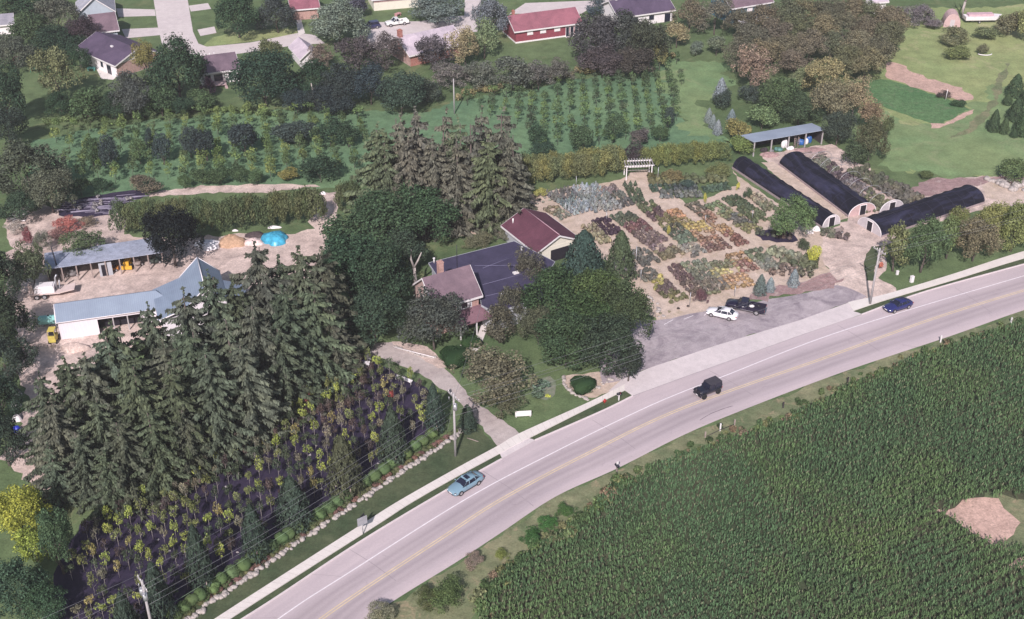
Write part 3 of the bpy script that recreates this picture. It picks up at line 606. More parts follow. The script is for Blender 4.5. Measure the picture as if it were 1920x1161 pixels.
t_ = MB(); t_.tube([(0, -o-.02, 7.82), (0, Lb, 7.82)], .09, 5); t_.tube([(0, -o-.03, 7.7), (-hwL, -o-.03, 4.82), (k0[0], -o-.03, 3.62)], .1, 4); t_.tube([(0, -o-.03, 7.7), (hwR, -o-.03, 4.82)], .1, 4)
t_.tube([(-hwL, Lb, 4.95), (0, Lb, 7.8)], .07, 4); t_.tube([(hwR, Lb, 4.95), (0, Lb, 7.8)], .07, 4)
t_.build('roof_trim', WSIDE, barn)
MB().box(-1.5, 1.5, -.06, -.01, 0, 3.2).build('barn_door', WSIDE, barn)
# long wing
W0, W1 = P(107.5, 605.8, 3.0), P(318, 576.5, 3.0); U0 = P(105.8, 569.8, 4.9)
ax = Vector((W1.x-W0.x, W1.y-W0.y, 0)); Lw = ax.length; ax.normalize(); ay = Vector((-ax.y, ax.x, 0))
Dw = (Vector((U0.x-W0.x, U0.y-W0.y, 0))).dot(ay); print('wing L', Lw, 'ridge depth', Dw)
sw = empty('open_front_shed', Vector((W0.x, W0.y, 0)), math.atan2(ax.y, ax.x), 'long white shed with blue grey metal roof and open dark bays joined to barn', 'shed')
D2 = Dw
m_ = MB(); m_.slab([(-.15, 0, 3.05), (Lw+1.2, 0, 3.05), (Lw-1.6, D2, 4.9), (-.15, D2, 4.9)], .14); m_.slab([(-.15, D2, 4.9), (Lw-1.6, D2, 4.9), (Lw-1.6, D2+1.2, 4.3), (-.15, D2+1.2, 4.3)], .14)
m_.build('roof', METALROOF, sw)
m_ = MB(); m_.add([(0, .3, 0), (0, D2+1, 0), (0, D2+1, 4.2), (0, D2, 4.72), (0, .3, 3.0)]+[(.12, .3, 0), (.12, D2+1, 0), (.12, D2+1, 4.2), (.12, D2, 4.72), (.12, .3, 3.0)], [(4, 3, 2, 1, 0), (5, 6, 7, 8, 9), (0, 5, 9, 4), (1, 2, 7, 6)])
m_.box(0.13, 5.3, .3, .42, 0, 2.95); m_.box(5.3, Lw, .3, .40, 2.45, 2.93); m_.box(.13, Lw, D2+.88, D2+1, 0, 4.2); m_.box(11.5, Lw, .3, .42, 0, 2.45)
m_.build('wall', BARNW, sw)
MB().box(-.22, -.155, -.02, D2, 2.9, 3.1).tube([(-.2, 0, 3.0), (-.2, D2, 4.85)], .1, 4).tube([(-.2, -.05, 3.0), (Lw, -.05, 3.0)], .07, 4).build('roof_trim', WSIDE, sw)
for x in (7.4, 9.4, 11.3): MB().box(x-.08, x+.08, .3, .46, 0, 2.45).build('post', POLEM, sw)
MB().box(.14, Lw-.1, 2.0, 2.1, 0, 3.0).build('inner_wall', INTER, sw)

# open equipment shed behind the yard
S0, S1 = P(84, 505, 2.9), P(305, 472.8, 2.9); SB = P(278.5, 446.3, 2.4)
ax = Vector((S1.x-S0.x, S1.y-S0.y, 0)); Ls = ax.length; ax.normalize(); ay = Vector((-ax.y, ax.x, 0)); Ds = (Vector((SB.x-S1.x, SB.y-S1.y, 0))).dot(ay); print('eq shed', Ls, Ds)
es = empty('equipment_shed', Vector((S0.x, S0.y, 0)), math.atan2(ax.y, ax.x), 'long open equipment shed with pale grey roof housing yellow and orange machines', 'shed')
SHR = ground_mat('weathered_pale_roof', (0.31, 0.34, 0.43, 1), (0.38, 0.40, 0.49, 1), (0.25, 0.27, 0.34, 1), big=.2, mid=1, fine=5, bmp=.05, c3_at=(.6, .75))
MB().slab([(0, 0, 2.9), (Ls, 0, 2.9), (Ls-.2, Ds, 2.35), (-.2, Ds, 2.35)], .12).build('roof', SHR, es)
MB().box(.1, Ls-.1, Ds-.25, Ds-.15, 0, 2.2).box(0.1, .2, .4, Ds-.2, 0, 2.1).build('wall', DARKWOOD, es)
for i in range(9): x = .2+(Ls-.4)*i/8; MB().box(x-.09, x+.09, .12, .3, 0, 2.72).build('post', WOOD, es)
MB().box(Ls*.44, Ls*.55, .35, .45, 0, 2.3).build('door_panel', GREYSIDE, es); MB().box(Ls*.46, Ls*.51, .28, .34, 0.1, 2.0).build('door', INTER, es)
# storage shed behind the greenhouses
S0, S1 = P(1415, 265, 3.1), P(1546, 242.4, 3.1); SB = P(1395.3, 255.3, 2.4)
ax = Vector((S1.x-S0.x, S1.y-S0.y, 0)); Ls = ax.length; ax.normalize(); ay = Vector((-ax.y, ax.x, 0)); Ds = (Vector((SB.x-S0.x, SB.y-S0.y, 0))).dot(ay); print('store shed', Ls, Ds)
Ds = max(Ds, 4.5)
ss = empty('storage_shed', Vector((S0.x, S0.y, 0)), math.atan2(ax.y, ax.x), 'open pole shed with blue grey sheet roof at the head of the hoop houses', 'shed')
MB().slab([(-.3, -.2, 3.1), (Ls+.2, -.2, 3.1), (Ls+.2, Ds, 2.5), (-.3, Ds, 2.5)], .12).build('roof', METALROOF2, ss)
MB().box(0, Ls, Ds-.3, Ds-.2, 0, 2.4).box(Ls-.1, Ls, .3, Ds-.3, 0, 2.5).build('wall', DARKWOOD, ss)
for i in range(5): x = .1+(Ls-.3)*i/4; MB().box(x-.1, x+.1, .0, .2, 0, 2.95).build('post', POLEM, ss)
shedM = Matrix.Translation(ss.location) @ Matrix.Rotation(ss.rotation_euler.z, 4, 'Z')
def shp(x, y, z=0): return shedM @ Vector((x, y, z))

# hoop houses
SHADE, snt, sbs = newmat('black_shade_cloth')
sv = wpos(snt); smp = snt.nodes.new('ShaderNodeMapping'); smp.inputs['Scale'].default_value = (1, .25, 1); snt.links.new(sv, smp.inputs[0])
sa = mix(snt, ramp(snt, noise(snt, .5, 5, .7, smp.outputs[0], 1.2), .45, .75), (0.006, 0.006, 0.014, 1), (0.045, 0.045, 0.095, 1))
snt.links.new(sa, sbs.inputs['Base Color']); sbs.inputs['Roughness'].default_value = .8; spec(sbs, .25); bump(snt, sbs, noise(snt, 1.5, 4, .7, sv), .5, .15)
PINKW = plain('faded_pink_end_boards', (0.55, 0.38, 0.38, 1), .8, var=.1); PALEW = plain('milky_end_panel', (0.52, 0.47, 0.50, 1), .6, var=.08)
HW = []; STRAP = plain('dark_strap', (.035, .033, .055, 1), .8)
def hoop(label, nl_, nr_, fl, h, cover=True, endmat=PALEW, name='hoop_greenhouse', fullW=None):
    "nl_, nr_: near-end ground corners (left, right); fl: far-end left corner"
    a, b, c = P(*nl_), P(*nr_), P(*fl)
    ly = Vector((c.x-a.x, c.y-a.y, 0)); L = ly.length; ly.normalize(); lx = Vector((ly.y, -ly.x, 0)); W = min((b-a).dot(lx), 5.4)
    HW.append((round(W, 1), round(L, 1)))
    root = empty(name, a, math.atan2(ly.y, ly.x)-math.pi/2, label, 'greenhouse', 'hoop greenhouses')
    N = 14; arc = [(W/2-W/2*math.cos(math.pi*i/N), h*math.sin(math.pi*i/N)**.85) for i in range(N+1)]
    if cover:
        rr = random.Random(int(L*10)); ns = int(L/1.2); m1 = MB(); V = []
        for j in range(ns+1):
            sag = 1.0 if j % 2 == 0 else .955
            for (x, z) in arc: V.append((W/2+(x-W/2)*(sag+rr.uniform(-.012, .012)), L*j/ns, z*(sag+rr.uniform(-.012, .012))))
        Fs = [(j*(N+1)+i, (j+1)*(N+1)+i, (j+1)*(N+1)+i+1, j*(N+1)+i+1) for j in range(ns) for i in range(N)]
        m1.add(V, Fs, 0, True); m1.build('shade_cover', SHADE, root)
        rb2 = MB(); rb2.tube([(W/2, .1, h*1.005), (W/2, L-.1, h*1.005)], .035, 4)
        for j in range(0, ns+1, 2): rb2.tube([(W/2+(x-W/2)*1.012, L*j/ns, z*1.012) for (x, z) in arc], .03, 3, cap=False)
        rb2.build('rib_straps', STRAP, root)
        e = MB(); e.add([(x, L-.02, z) for x, z in arc], [tuple(range(N+1))]); e.build('far_end', SHADE, root)
        b1 = MB(); b1.box(-.12, -.02, 0, L, 0, .35); b1.box(W+.02, W+.12, 0, L, 0, .35); b1.build('base_board', plain('base_board_wood', (0.33, .26, .27, 1), .9), root)
    else:
        for j in range(0, int(L/3)+1, 1):
            MB().tube([(x, j*3.0, z) for x, z in arc], .035, 4).build('hoop', GALV, root)
    e = MB(); s = .985; e.add([(W/2+(x-W/2)*s, -.02, z*s) for x, z in arc]+[(W/2+(x-W/2)*s, -.08, z*s) for x, z in arc], [tuple(range(N+1)), tuple(range(N+1, 2*N+2))[::-1]]+[(i, N+1+i, N+2+i, i+1) for i in range(N)])
    e.build('end_wall', endmat, root)
    MB().tube([(x, -.1, z*1.01) for x, z in arc], .07, 5).build('end_arch', WSIDE if cover or True else GALV, root)
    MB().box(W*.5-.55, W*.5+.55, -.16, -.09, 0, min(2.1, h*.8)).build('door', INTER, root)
    MB().box(W*.5-.65, W*.5-.56, -.18, -.085, 0, min(2.2, h*.84)).box(W*.5+.56, W*.5+.65, -.18, -.085, 0, min(2.2, h*.84)).box(W*.5-.66, W*.5+.66, -.181, -.084, min(2.2, h*.84)-.02, min(2.2, h*.84)+.09).build('door_frame', WSIDE, root)
    return root, L, W
hoop('black shade covered hoop greenhouse nearest the flower beds, partly hidden by a tree', (1541, 428), (1573, 419), (1373, 316), 2.05)
hoop('black shade covered hoop greenhouse with faded pink end wall', (1590, 407), (1647, 400), (1461, 309), 2.15, True, PINKW)
hoop('uncovered hoop frame with pale end wall and plants inside', (1648, 401), (1694, 393), (1516, 307), 2.15, False)
# the last one runs to the right: near end faces lower left
a, b, c = P(1618.8, 421), P(1654, 446), P(1847, 382)
ly = Vector((c.x-b.x, c.y-b.y, 0)).normalized(); a2 = b+Vector((-ly.y, ly.x, 0))*5.6
def topx(p, z=0):
    zc = p[1]*math.cos(T)-(z-H)*math.sin(T); u = p[1]*math.sin(T)+(z-H)*math.cos(T); return (CX+F*p[0]/zc, CY-F*u/zc)
pa = topx(a2); pc = topx(c+Vector((-ly.y, ly.x, 0))*5.6)
hoop('black shade covered hoop greenhouse lying beside the roadside trees', pa, (1654, 446), pc, 2.05, True, PALEW)

# houses of the far street
def hpx(name, label, a, b, W, ze, zr, **k):
    "a, b: pixels of the near eave corners at height ze"
    A = P(a[0], a[1], ze); B = P(b[0], b[1], ze); return house(name, label, k.pop('cat', 'house'), A, B, W, ze, zr, **k)
r_, L_, W_, ro = hpx('house', 'white sided house with dark purple gable roof and red brick end wall', (146, 90), (217, 121), 10.5, 2.9, 5.0, roof=R_DARK, wall=WSIDE)
M = wallM(L_, W_, 'r'); MB().box(0.02, W_-.02, .0, .06, 0, 2.8, 0, M).build('brick_end_wall', REDBRICK, r_)
M = wallM(L_, W_, 'f'); winbox(r_, M, L_*.3, 1, 1.2, 1.1); winbox(r_, M, L_*.62, .9, .9, 1.2); door(r_, M, L_*.8, 1.6, 2.0)
MB().box(L_*.55, L_*.6, W_*.3, W_*.34, 4.3, 4.6).build('roof_vent', WHITE, ro)
hpx('house', 'house with mauve roof behind the white sided one, driveway to the street', (176, 60), (219, 55), 11, 2.8, 5.0, wall=BLUESIDE, roof=R_MAUVE)
r_, L_, W_, ro = hpx('house', 'pale blue grey gabled house at the top left edge beside the street', (146, 24), (212, 18), 9, 3.0, 6.2, axis='y', wall=BLUESIDE, roof=shingle_mat('grey_shingles', (.4, .4, .45, 1)))
r_, L_, W_, ro = hpx('house', 'low white house with brown purple roof and pink back deck behind round trees', (376, 137), (446, 128), 9.5, 2.8, 4.6, wall=WSIDE, roof=R_BROWN)
M = wallM(L_, W_, 'f'); winbox(r_, M, L_*.18, .9, 1.1, 1.2); winbox(r_, M, L_*.78, 1.0, .8, 1); door(r_, M, L_*.45, 1.8, 2.05)
dk = MB(); dk.box(L_*.3, L_*.62, -2.6, -.05, .5, .62)
for i in range(3): dk.box(L_*.55, L_*.62, -2.9-.3*i, -2.6-.3*i, 0, .4-.13*i)
dk.build('deck', DECKM, r_)
for k in range(4): vent(ro, L_*(.15+.12*k), W_*.6, 4.3, .5, .12)
r_, L_, W_, ro = hpx('garage', 'small garage with pale lilac gable roof at the end of the curved drive', (565, 108), (598, 103), 8, 2.7, 4.2, axis='y', wall=WSIDE, roof=R_PALE, cat='garage')
hpx('house', 'pink brick house with white porch between two dark trees at the top', (548, 17), (596, 13), 9, 2.8, 4.6, wall=BRICK, roof=R_RED)
r_, L_, W_, ro = hpx('house', 'house with long pale lilac roof and orange brick chimney wall', (769, 102), (868, 80), 10, 2.8, 5.2, wall=REDBRICK, roof=R_PALE)
chimney(ro, .4, W_*.5, 2.5, 6.6, .9, REDBRICK)
r_, L_, W_, ro = hpx('house', 'long dark red ranch house with red roof and white patio doors', (967, 57), (1088, 41), 8.0, 3.1, 5.2, wall=REDSIDE, roof=R_RED, base=(.35, WSIDE))
M = wallM(L_, W_, 'f')
for f_ in (.22, .42, .64): winbox(r_, M, L_*f_, 1.7, 1.2, .7, WHITE, WSIDE)
for f_ in (.80, .87, .94): door(r_, M, L_*f_, .7, 2.2, GLASS)
chimney(ro, L_*.1, W_*.7, 4, 5.6, .6, REDBRICK)
r_, L_, W_, ro = hpx('house', 'white house with wide purple roof behind the dark tree clump', (1161, 31), (1262, 17), 9.5, 2.9, 5.2, wall=WSIDE, roof=R_DARK)
M = wallM(L_, W_, 'f'); door(r_, M, L_*.9, 1.5, 2.0); winbox(r_, M, L_*.3, 1, 1.3, 1.1); winbox(r_, M, L_*.6, 1, 1.3, 1.1); chimney(ro, L_*.1, W_*.5, 4.6, 6.0, .5, WHITE)
r_, L_, W_, ro = hpx('house', 'teal sided house with mauve roof and white deck railing', (1374, 14), (1446, 2), 9, 4.2, 6.2, wall=TEALSIDE, roof=R_MAUVE)
M = wallM(L_, W_, 'f'); winbox(r_, M, L_*.45, 2.6, 1.3, .8, WHITE, WSIDE); winbox(r_, M, L_*.78, 2.6, 1.3, .8, WHITE, WSIDE)
dk = MB(); dk.box(L_*.1, L_*.6, -2.8, -.05, .9, 1.0)
for k in range(12): dk.box(L_*.1+k*L_*.5/11-.04, L_*.1+k*L_*.5/11+.04, -2.8, -2.72, 1.0, 1.9)
dk.box(L_*.1, L_*.6, -2.82, -2.7, 1.9, 1.98); dk.build('deck', WSIDE, r_)
hpx('small_shed', 'small white shed with grey roof at the left edge behind trees', (-22, 47), (22, 43), 5, 2.6, 4, wall=WSIDE, roof=shingle_mat('grey_shingles', (.3, .29, .33, 1)), cat='shed')
r_, L_, W_, ro = hpx('house', 'low pink and white building on the top edge beyond the parked pickup', (700, -2), (792, -10), 8, 3.0, 4.5, wall=CREAM, roof=R_PALE)
MB().box(0, L_, -.12, -.02, 2.1, 2.9).build('pink_band', plain('pink_band', (.62, .36, .38, 1), .7), r_)
hpx('small_shed', 'white outbuilding on the top edge behind the thicket', (1640, 3), (1662, 1), 4, 3.0, 4.2, wall=WSIDE, roof=R_PALE, cat='shed')
# a few more beyond the frame so a step aside still looks right
for i, (x, y) in enumerate(((820, -40), (1060, -60), (1500, -50), (430, -50), (60, -60))):
    hpx('house', ['pale house beyond the red ranch house', 'white house further up the far street', 'house behind the brown thicket', 'house beyond the round trees at top', 'house in the far top left corner'][i], (x, y), (x+85, y-8), 9, 2.8, 4.8, wall=(WSIDE, CREAM, BRICK, WSIDE, BLUESIDE)[i], roof=(R_PALE, R_BROWN, R_DARK, R_MAUVE, R_BROWN)[i])
# ------------------------------------------------------------------ vegetation meshes
def icos(sub=2):
    import bmesh
    b = bmesh.new(); bmesh.ops.create_icosphere(b, subdivisions=sub, radius=1.0)
    V = np.array([v.co[:] for v in b.verts]); Fc = np.array([[v.index for v in f.verts] for f in b.faces]); b.free(); return V, Fc
IV, IF = icos(2)
def quads(C, Nn, size, r, asp=1.0, along=None):
    "leaf quads at C facing Nn"
    n = len(C); Nn = Nn/np.maximum(np.linalg.norm(Nn, axis=1, keepdims=True), 1e-6)
    a = r.normal(size=(n, 3)) if along is None else along
    a = a-(a*Nn).sum(1, keepdims=True)*Nn; a /= np.maximum(np.linalg.norm(a, axis=1, keepdims=True), 1e-6)
    b = np.cross(Nn, a); s = (size*r.uniform(.6, 1.35, size=(n, 1)))/2
    a = a*s*asp; b = b*s
    V = np.stack([C-a-b*.5, C-a*.1-b, C+a, C-a*.1+b], 1).reshape(-1, 3)
    return V, np.arange(4*n).reshape(n, 4)
def merge(parts):
    Vs, Fs, k = [], [], 0
    for V, Fc in parts:
        if Fc.shape[1] == 3: Fc = np.concatenate([Fc, Fc[:, 2:3]], 1)
        Vs.append(V); Fs.append(Fc+k); k += len(V)
    return np.concatenate(Vs), np.concatenate(Fs)
def faces_mesh(name, parts, mats):
    me = bpy.data.meshes.new(name); V = np.concatenate([p[0] for p in parts]); vs_, st, tot = [], [], []; k = 0; s = 0; mi = []
    for p in parts:
        Vp, Fp = p[0], p[1]; vs_.append((Fp+k).ravel()); n, c = Fp.shape
        st.append(s+np.arange(n)*c); tot.append(np.full(n, c)); s += n*c; k += len(Vp); mi.append(np.full(n, p[2] if len(p) > 2 else 0))
    vi = np.concatenate(vs_).astype(np.int32)
    me.vertices.add(len(V)); me.vertices.foreach_set('co', V.astype(np.float32).ravel())
    me.loops.add(len(vi)); me.loops.foreach_set('vertex_index', vi)
    st = np.concatenate(st).astype(np.int32); me.polygons.add(len(st)); me.polygons.foreach_set('loop_start', st)
    me.polygons.foreach_set('loop_total', np.concatenate(tot).astype(np.int32)); me.polygons.foreach_set('material_index', np.concatenate(mi).astype(np.int32))
    for m in mats: me.materials.append(m)
    me.update(calc_edges=True); return me
def crown(name, seed, nclump=26, nleaf=5200, leaf=.062, cr=(.24, .38), rad=(.35, .78), shape='round', core=.5, mat=None, flat=0.0):
    r = np.random.default_rng(seed)
    D = r.normal(size=(nclump, 3)); D /= np.linalg.norm(D, axis=1, keepdims=True); D[:, 2] = np.where(D[:, 2] < -.55, -D[:, 2], D[:, 2])
    R = r.uniform(*rad, size=(nclump, 1)); C = D*R; cs = r.uniform(*cr, size=nclump)
    if shape == 'ovoid': C[:, :2] *= (1-.45*np.clip(C[:, 2:], -1, 1)); 
    if shape == 'cone': C[:, :2] *= (.62-.5*np.clip(C[:, 2:], -1, 1)); C[:, 2] *= 1.05; cs *= (.75-.25*C[:, 2])
    parts = []
    w = cs**2; cnt = (w/w.sum()*nleaf).astype(int)
    for c, s, k in zip(C, cs, cnt):
        d = r.normal(size=(k, 3)); d /= np.linalg.norm(d, axis=1, keepdims=True)
        out = c/max(np.linalg.norm(c), .05); fl = (d@out) < -.35; d[fl] *= -1
        wob = 1+.22*np.sin(d@r.normal(size=3)*5+r.uniform(0, 6))
        p = c+d*(s*wob*r.uniform(.72, 1.12, size=k))[:, None]
        nn = d*.9+r.normal(size=(k, 3))*.55+np.array([0, 0, .25])
        parts.append(quads(p, nn, leaf, r)+(0,))
    if core:
        V = IV*core*(1+.25*np.sin(IV@r.normal(size=3)*4)[:, None]);
        if shape == 'cone': V[:, :2] *= (.8-.6*IV[:, 2:]); V[:, 2] *= 1.5
        parts.append((V, IF, 0))
    return faces_mesh(name, parts, [mat or LEAF])
def spruce_mesh(name, seed, h=15.0, R=3.6, levels=24, mat=None, droop=.45, fringe=.8, sparse=0):
    r = np.random.default_rng(seed); Cq, Nq, Aq = [], [], []; tw = []
    for L in range(levels):
        t = (L+.5)/levels; z = h*(.05+.93*t); ln = (R*(1-t)**.62*1.0+.42)*r.uniform(.85, 1.12)
        n = int(5+4*(1-t)); off = r.uniform(0, 6.3)
        for k in range(n):
            if sparse and r.random() < sparse: continue
            a = off+2*math.pi*k/n+r.uniform(-.25, .25); l = ln*r.uniform(.72, 1.15); dirv = np.array([math.cos(a), math.sin(a), 0]); perp = np.array([-dirv[1], dirv[0], 0])
            m = max(3, int(l/.125)); dz = r.uniform(.6, 1.3)*droop
            for j in range(m):
                u = (j+.6)/m; x = u*l; zz = z-dz*l*(u**1.1)+.35*dz*l*u**4+(.25 if t > .8 else 0)*u
                q = dirv*x+np.array([0, 0, zz]); wd = .62*(1-.6*u)*min(1.5, l*.3+.3)
                for s_ in (-1, 1, 0):
                    Cq.append(q+perp*s_*wd*r.uniform(.2, .8)+np.array([0, 0, -.08-.35*fringe*abs(s_)*r.random()])); Nq.append(np.array([0, 0, 1.0])*(.9 if s_ == 0 else .5)+perp*s_*.8+dirv*.35+r.normal(size=3)*.3); Aq.append(dirv*.8+perp*s_*.9+np.array([0, 0, -.5*abs(s_)]))
                if u > .25:
                    Cq.append(q+np.array([0, 0, -.3*fringe])+r.normal(size=3)*.08); Nq.append(-perp*r.choice([-1, 1])+dirv*.5+r.normal(size=3)*.2); Aq.append(np.array([0, 0, -1.0])+dirv*.3)
    C, Nn, A = np.array(Cq), np.array(Nq), np.array(Aq)
    V, Fc = quads(C, Nn, .27, r, 2.2, A)
    parts = [(V, Fc, 0)]
    # leader
    tp = np.array([[0, 0, h*.97+i*.12] for i in range(10)]); V, Fc = quads(tp+r.normal(size=(10, 3))*.06, r.normal(size=(10, 3)), .4, r); parts.append((V, Fc, 0))
    return faces_mesh(name, parts, [mat or NEEDLE])
def trunk_mesh(name, seed, limbs=5, mat=BARK, r0=.05, lean=.03):
    "unit-height trunk (radius relative to height) that forks into limbs"
    r = random.Random(seed); b = MB(); pts = [(r.uniform(-lean, lean)*i, r.uniform(-lean, lean)*i, i/4*.75) for i in range(5)]; pts[0] = (0, 0, 0)
    b.tube(pts, [r0, r0*.8, r0*.66, r0*.5, r0*.3], 6)
    for k in range(limbs):
        a = 2*math.pi*k/limbs+r.uniform(-.4, .4); i = r.choice((1, 2, 3)); p = Vector(pts[i]); l = r.uniform(.18, .34)
        q = p+Vector((math.cos(a)*l*.5, math.sin(a)*l*.5, l*.5)); e = p+Vector((math.cos(a)*l, math.sin(a)*l, l*1.2)); b.tube([p, q, e], [r0*.45, r0*.3, r0*.12], 4)
    return b.mesh(name, [mat])
BIG = [crown('crown', s, 44, 10500, .053, (.18, .34), (.28, .84), core=0) for s in (1, 2, 3, 4)]
MED = [crown('crown', s, 26, 3400, .08, (.26, .4), (.25, .78), core=0) for s in (11, 12, 13, 14)]
LOOSE = [crown('crown', s, 60, 6000, .052, (.13, .26), (.2, .92), core=0) for s in (15, 16, 17)]
OVO = [crown('crown', s, 24, 2000, .095, (.26, .38), (.25, .78), 'ovoid', core=0) for s in (21, 22)]
def cone_mesh(name, seed, n=4200, leaf=.075):
    r = np.random.default_rng(seed); t = r.random(n)**.85; a = r.uniform(0, 6.283, n)
    prof = np.minimum(1, (1-t)**.62*1.12)*np.where(t < .12, .72+t*2.4, 1)
    lob = 1+.13*np.sin(a*5+t*14+seed)+.1*np.sin(a*9-t*23)+.06*np.sin(a*2+seed)
    rad = prof*lob*r.uniform(.72, 1.03, n); d = np.stack([np.cos(a), np.sin(a), np.full(n, .45)], 1)
    p = np.stack([rad*np.cos(a), rad*np.sin(a), t*2-1], 1)
    V, Fc = quads(p, d+r.normal(size=(n, 3))*.45, leaf, r, 1.5, np.stack([np.cos(a)*.5, np.sin(a)*.5, np.full(n, .8)], 1)+r.normal(size=(n, 3))*.4)
    V[:, 2] = np.maximum(V[:, 2], -1); return faces_mesh(name, [(V, Fc, 0)], [NEEDLE])
CONE = [cone_mesh('foliage', s) for s in (31, 32, 33)]
SMALL = [crown('foliage', s, 9, 260, .26, (.35, .5), (.2, .6), core=.4) for s in (41, 42, 43, 44)]
SPIKY = [crown('foliage', s, 10, 220, .3, (.2, .4), (.3, .8), core=.3) for s in (45, 46)]
SAP = [crown('crown', s, 12, 260, .19, (.25, .42), (.2, .8), 'round', 0) for s in (51, 52, 53, 54)]
CLIP = [crown('foliage', s, 60, 5000, .04, (.16, .2), (.74, .8), core=.86) for s in (61,)]
BOX = [crown('foliage', s, 26, 900, .09, (.25, .3), (.6, .7), core=.75) for s in (65, 66)]
SPR = [spruce_mesh('foliage', 71, 15, 4.6, 15), spruce_mesh('foliage', 72, 15, 5.0, 13, droop=.5, fringe=1.1, sparse=.1), spruce_mesh('foliage', 73, 15, 4.3, 14, sparse=.2, droop=.6, fringe=1.3), spruce_mesh('foliage', 74, 15, 5.2, 12, sparse=.15, droop=.4, fringe=1.0), spruce_mesh('foliage', 75, 15, 4.0, 13, sparse=.35, droop=.65, fringe=1.4)]
SPRB = [spruce_mesh('foliage', s, 15, 3.9, 15, droop=.15, fringe=.4) for s in (76, 77)]
def tsl(n, m, s=.3, rr=1.0): return None
TRK = [trunk_mesh('trunk', s) for s in (81, 82, 83)]; TRKP = [trunk_mesh('trunk', s, 6, PALEBARK, .035) for s in (84,)]
_b = MB(); _b.tube([(0, 0, 0), (0, 0, .5), (0, 0, .97)], [.016, .012, .004], 6); STRK = _b.mesh('trunk', [BARK])
_b = MB(); _b.tube([(0, 0, 0), (.004, 0, .4), (0, .01, .9)], [.011, .009, .004], 4)
for _k in range(5): _b.tube([(0, 0, .35+.1*_k), (.12*math.cos(_k*2.4), .12*math.sin(_k*2.4), .5+.1*_k)], [.006, .003], 3)
SAPT = _b.mesh('trunk', [PALEBARK])
_b = MB(); _b.tube([(0, 0, 0), (.004, 0, .4), (0, .01, .9)], [.011, .009, .004], 4)
R = random.Random(42)
DG = (.030, .058, .036); MG = (.052, .088, .045); GG = (.065, .11, .05); OL = (.10, .115, .055); GRY = (.085, .095, .075); MAU = (.085, .075, .075); TAN = (.21, .175, .10); YG = (.19, .22, .05); BLU = (.13, .17, .19); NAV = (.028, .042, .048); BRN = (.12, .10, .075); MAR = (.11, .04, .05); YEL = (.38, .33, .06); RED = (.33, .07, .06); ORG = (.33, .16, .05); SGE = (.16, .18, .13); LIM = (.13, .19, .05); SPG = (.062, .08, .054); DBL = (.04, .06, .06)
def jc(c, j=.12, gain=1.22, ds=.14):
    l = c[0]*.3+c[1]*.55+c[2]*.15; c = tuple((x+(l-x)*ds)*gain for x in c)
    k = R.uniform(1-j, 1+j); return (c[0]*k*R.uniform(.95, 1.05), c[1]*k, c[2]*k*R.uniform(.93, 1.07), 1)
def place_px(cx, cy, rx, ry, clear):
    z = clear+2.0
    for _ in range(4):
        p = P(cx, cy, z); s = F/depth(p); al = T+math.atan((cy-CY)/F); r = rx/s
        q = max((ry/s)**2-(r*math.sin(al))**2, (.45*r)**2); a = math.sqrt(q)/math.cos(al); z = clear+a*.97
    return P(cx, cy, z), r, a
def tree(label, cx, cy, rx, ry, c, kind='big', clear=1.6, group=None, name='tree', cat='tree', trunk=None):
    p, r, a = place_px(cx, cy, rx, ry, clear)
    root = empty(name, (p.x, p.y, 0), R.uniform(0, 6.28), label, cat, group)
    src = {'big': BIG, 'med': MED, 'loose': LOOSE, 'ovo': OVO, 'cone': CONE}[kind]; me = R.choice(src)
    link('crown', me, root, (0, 0, p.z), R.uniform(0, 6.28), (r*1.13, r*1.13, a*1.1), jc(c))
    ht = p.z+a*.35; tr = R.choice(TRKP if trunk == 'pale' else TRK); w = ht*(.6+.15*R.random())
    link('trunk', tr, root, (0, 0, 0), R.uniform(0, 6.28), (w, w, ht))
    return root
def shrub(label, cx, cy, rx, ry, c, kind='small', group=None, name='shrub', cat='shrub'):
    p, r, a = place_px(cx, cy, rx, ry, 0.0)
    src = {'small': SMALL, 'med': MED, 'box': BOX, 'clip': CLIP, 'cone': CONE, 'spiky': SPIKY, 'loose': LOOSE, 'big': BIG}[kind]
    o = link(name, R.choice(src), None, (p.x, p.y, p.z*.96), R.uniform(0, 6.28), (r, r, a), jc(c)); return setp(o, label, cat, group)
def spruce(label, tx, ty, h, c=SPG, w=1.0, group=None, kind='spr', name='spruce_tree'):
    p = P(tx, ty, h); root = empty(name, (p.x, p.y, 0), R.uniform(0, 6.28), label, 'spruce tree', group)
    h *= R.uniform(.93, 1.07); k = h/15.0; me = R.choice(SPR if kind == 'spr' else SPRB); w *= R.uniform(.88, 1.15)
    f_ = link('foliage', me, root, (0, 0, 0), 0, (k*w, k*w, k), jc(c, .2, 1.3)); f_.rotation_euler = (R.gauss(0, .025), R.gauss(0, .025), 0); link('trunk', STRK, root, (0, 0, 0), 0, (h, h, h)); return root
def conifer(label, cx, ty, by, w, c=DBL, group=None, name='evergreen', cat='evergreen tree'):
    "small dense cone: top pixel, ground pixel, half width in pixels"
    b = P(cx, by); s = F/depth(b); h = (by-ty)/(s*math.cos(T+math.atan((by-CY)/F))); r = w/s; h = max(h, 1.0)
    root = empty(name, b, R.uniform(0, 6.28), label, cat, group)
    link('foliage', R.choice(CONE), root, (0, 0, h*.5), 0, (r*1.05, r*1.05, h*.5), jc(c)); link('trunk', STRK, root, (0, 0, 0), 0, (h, h, h*.8)); return root

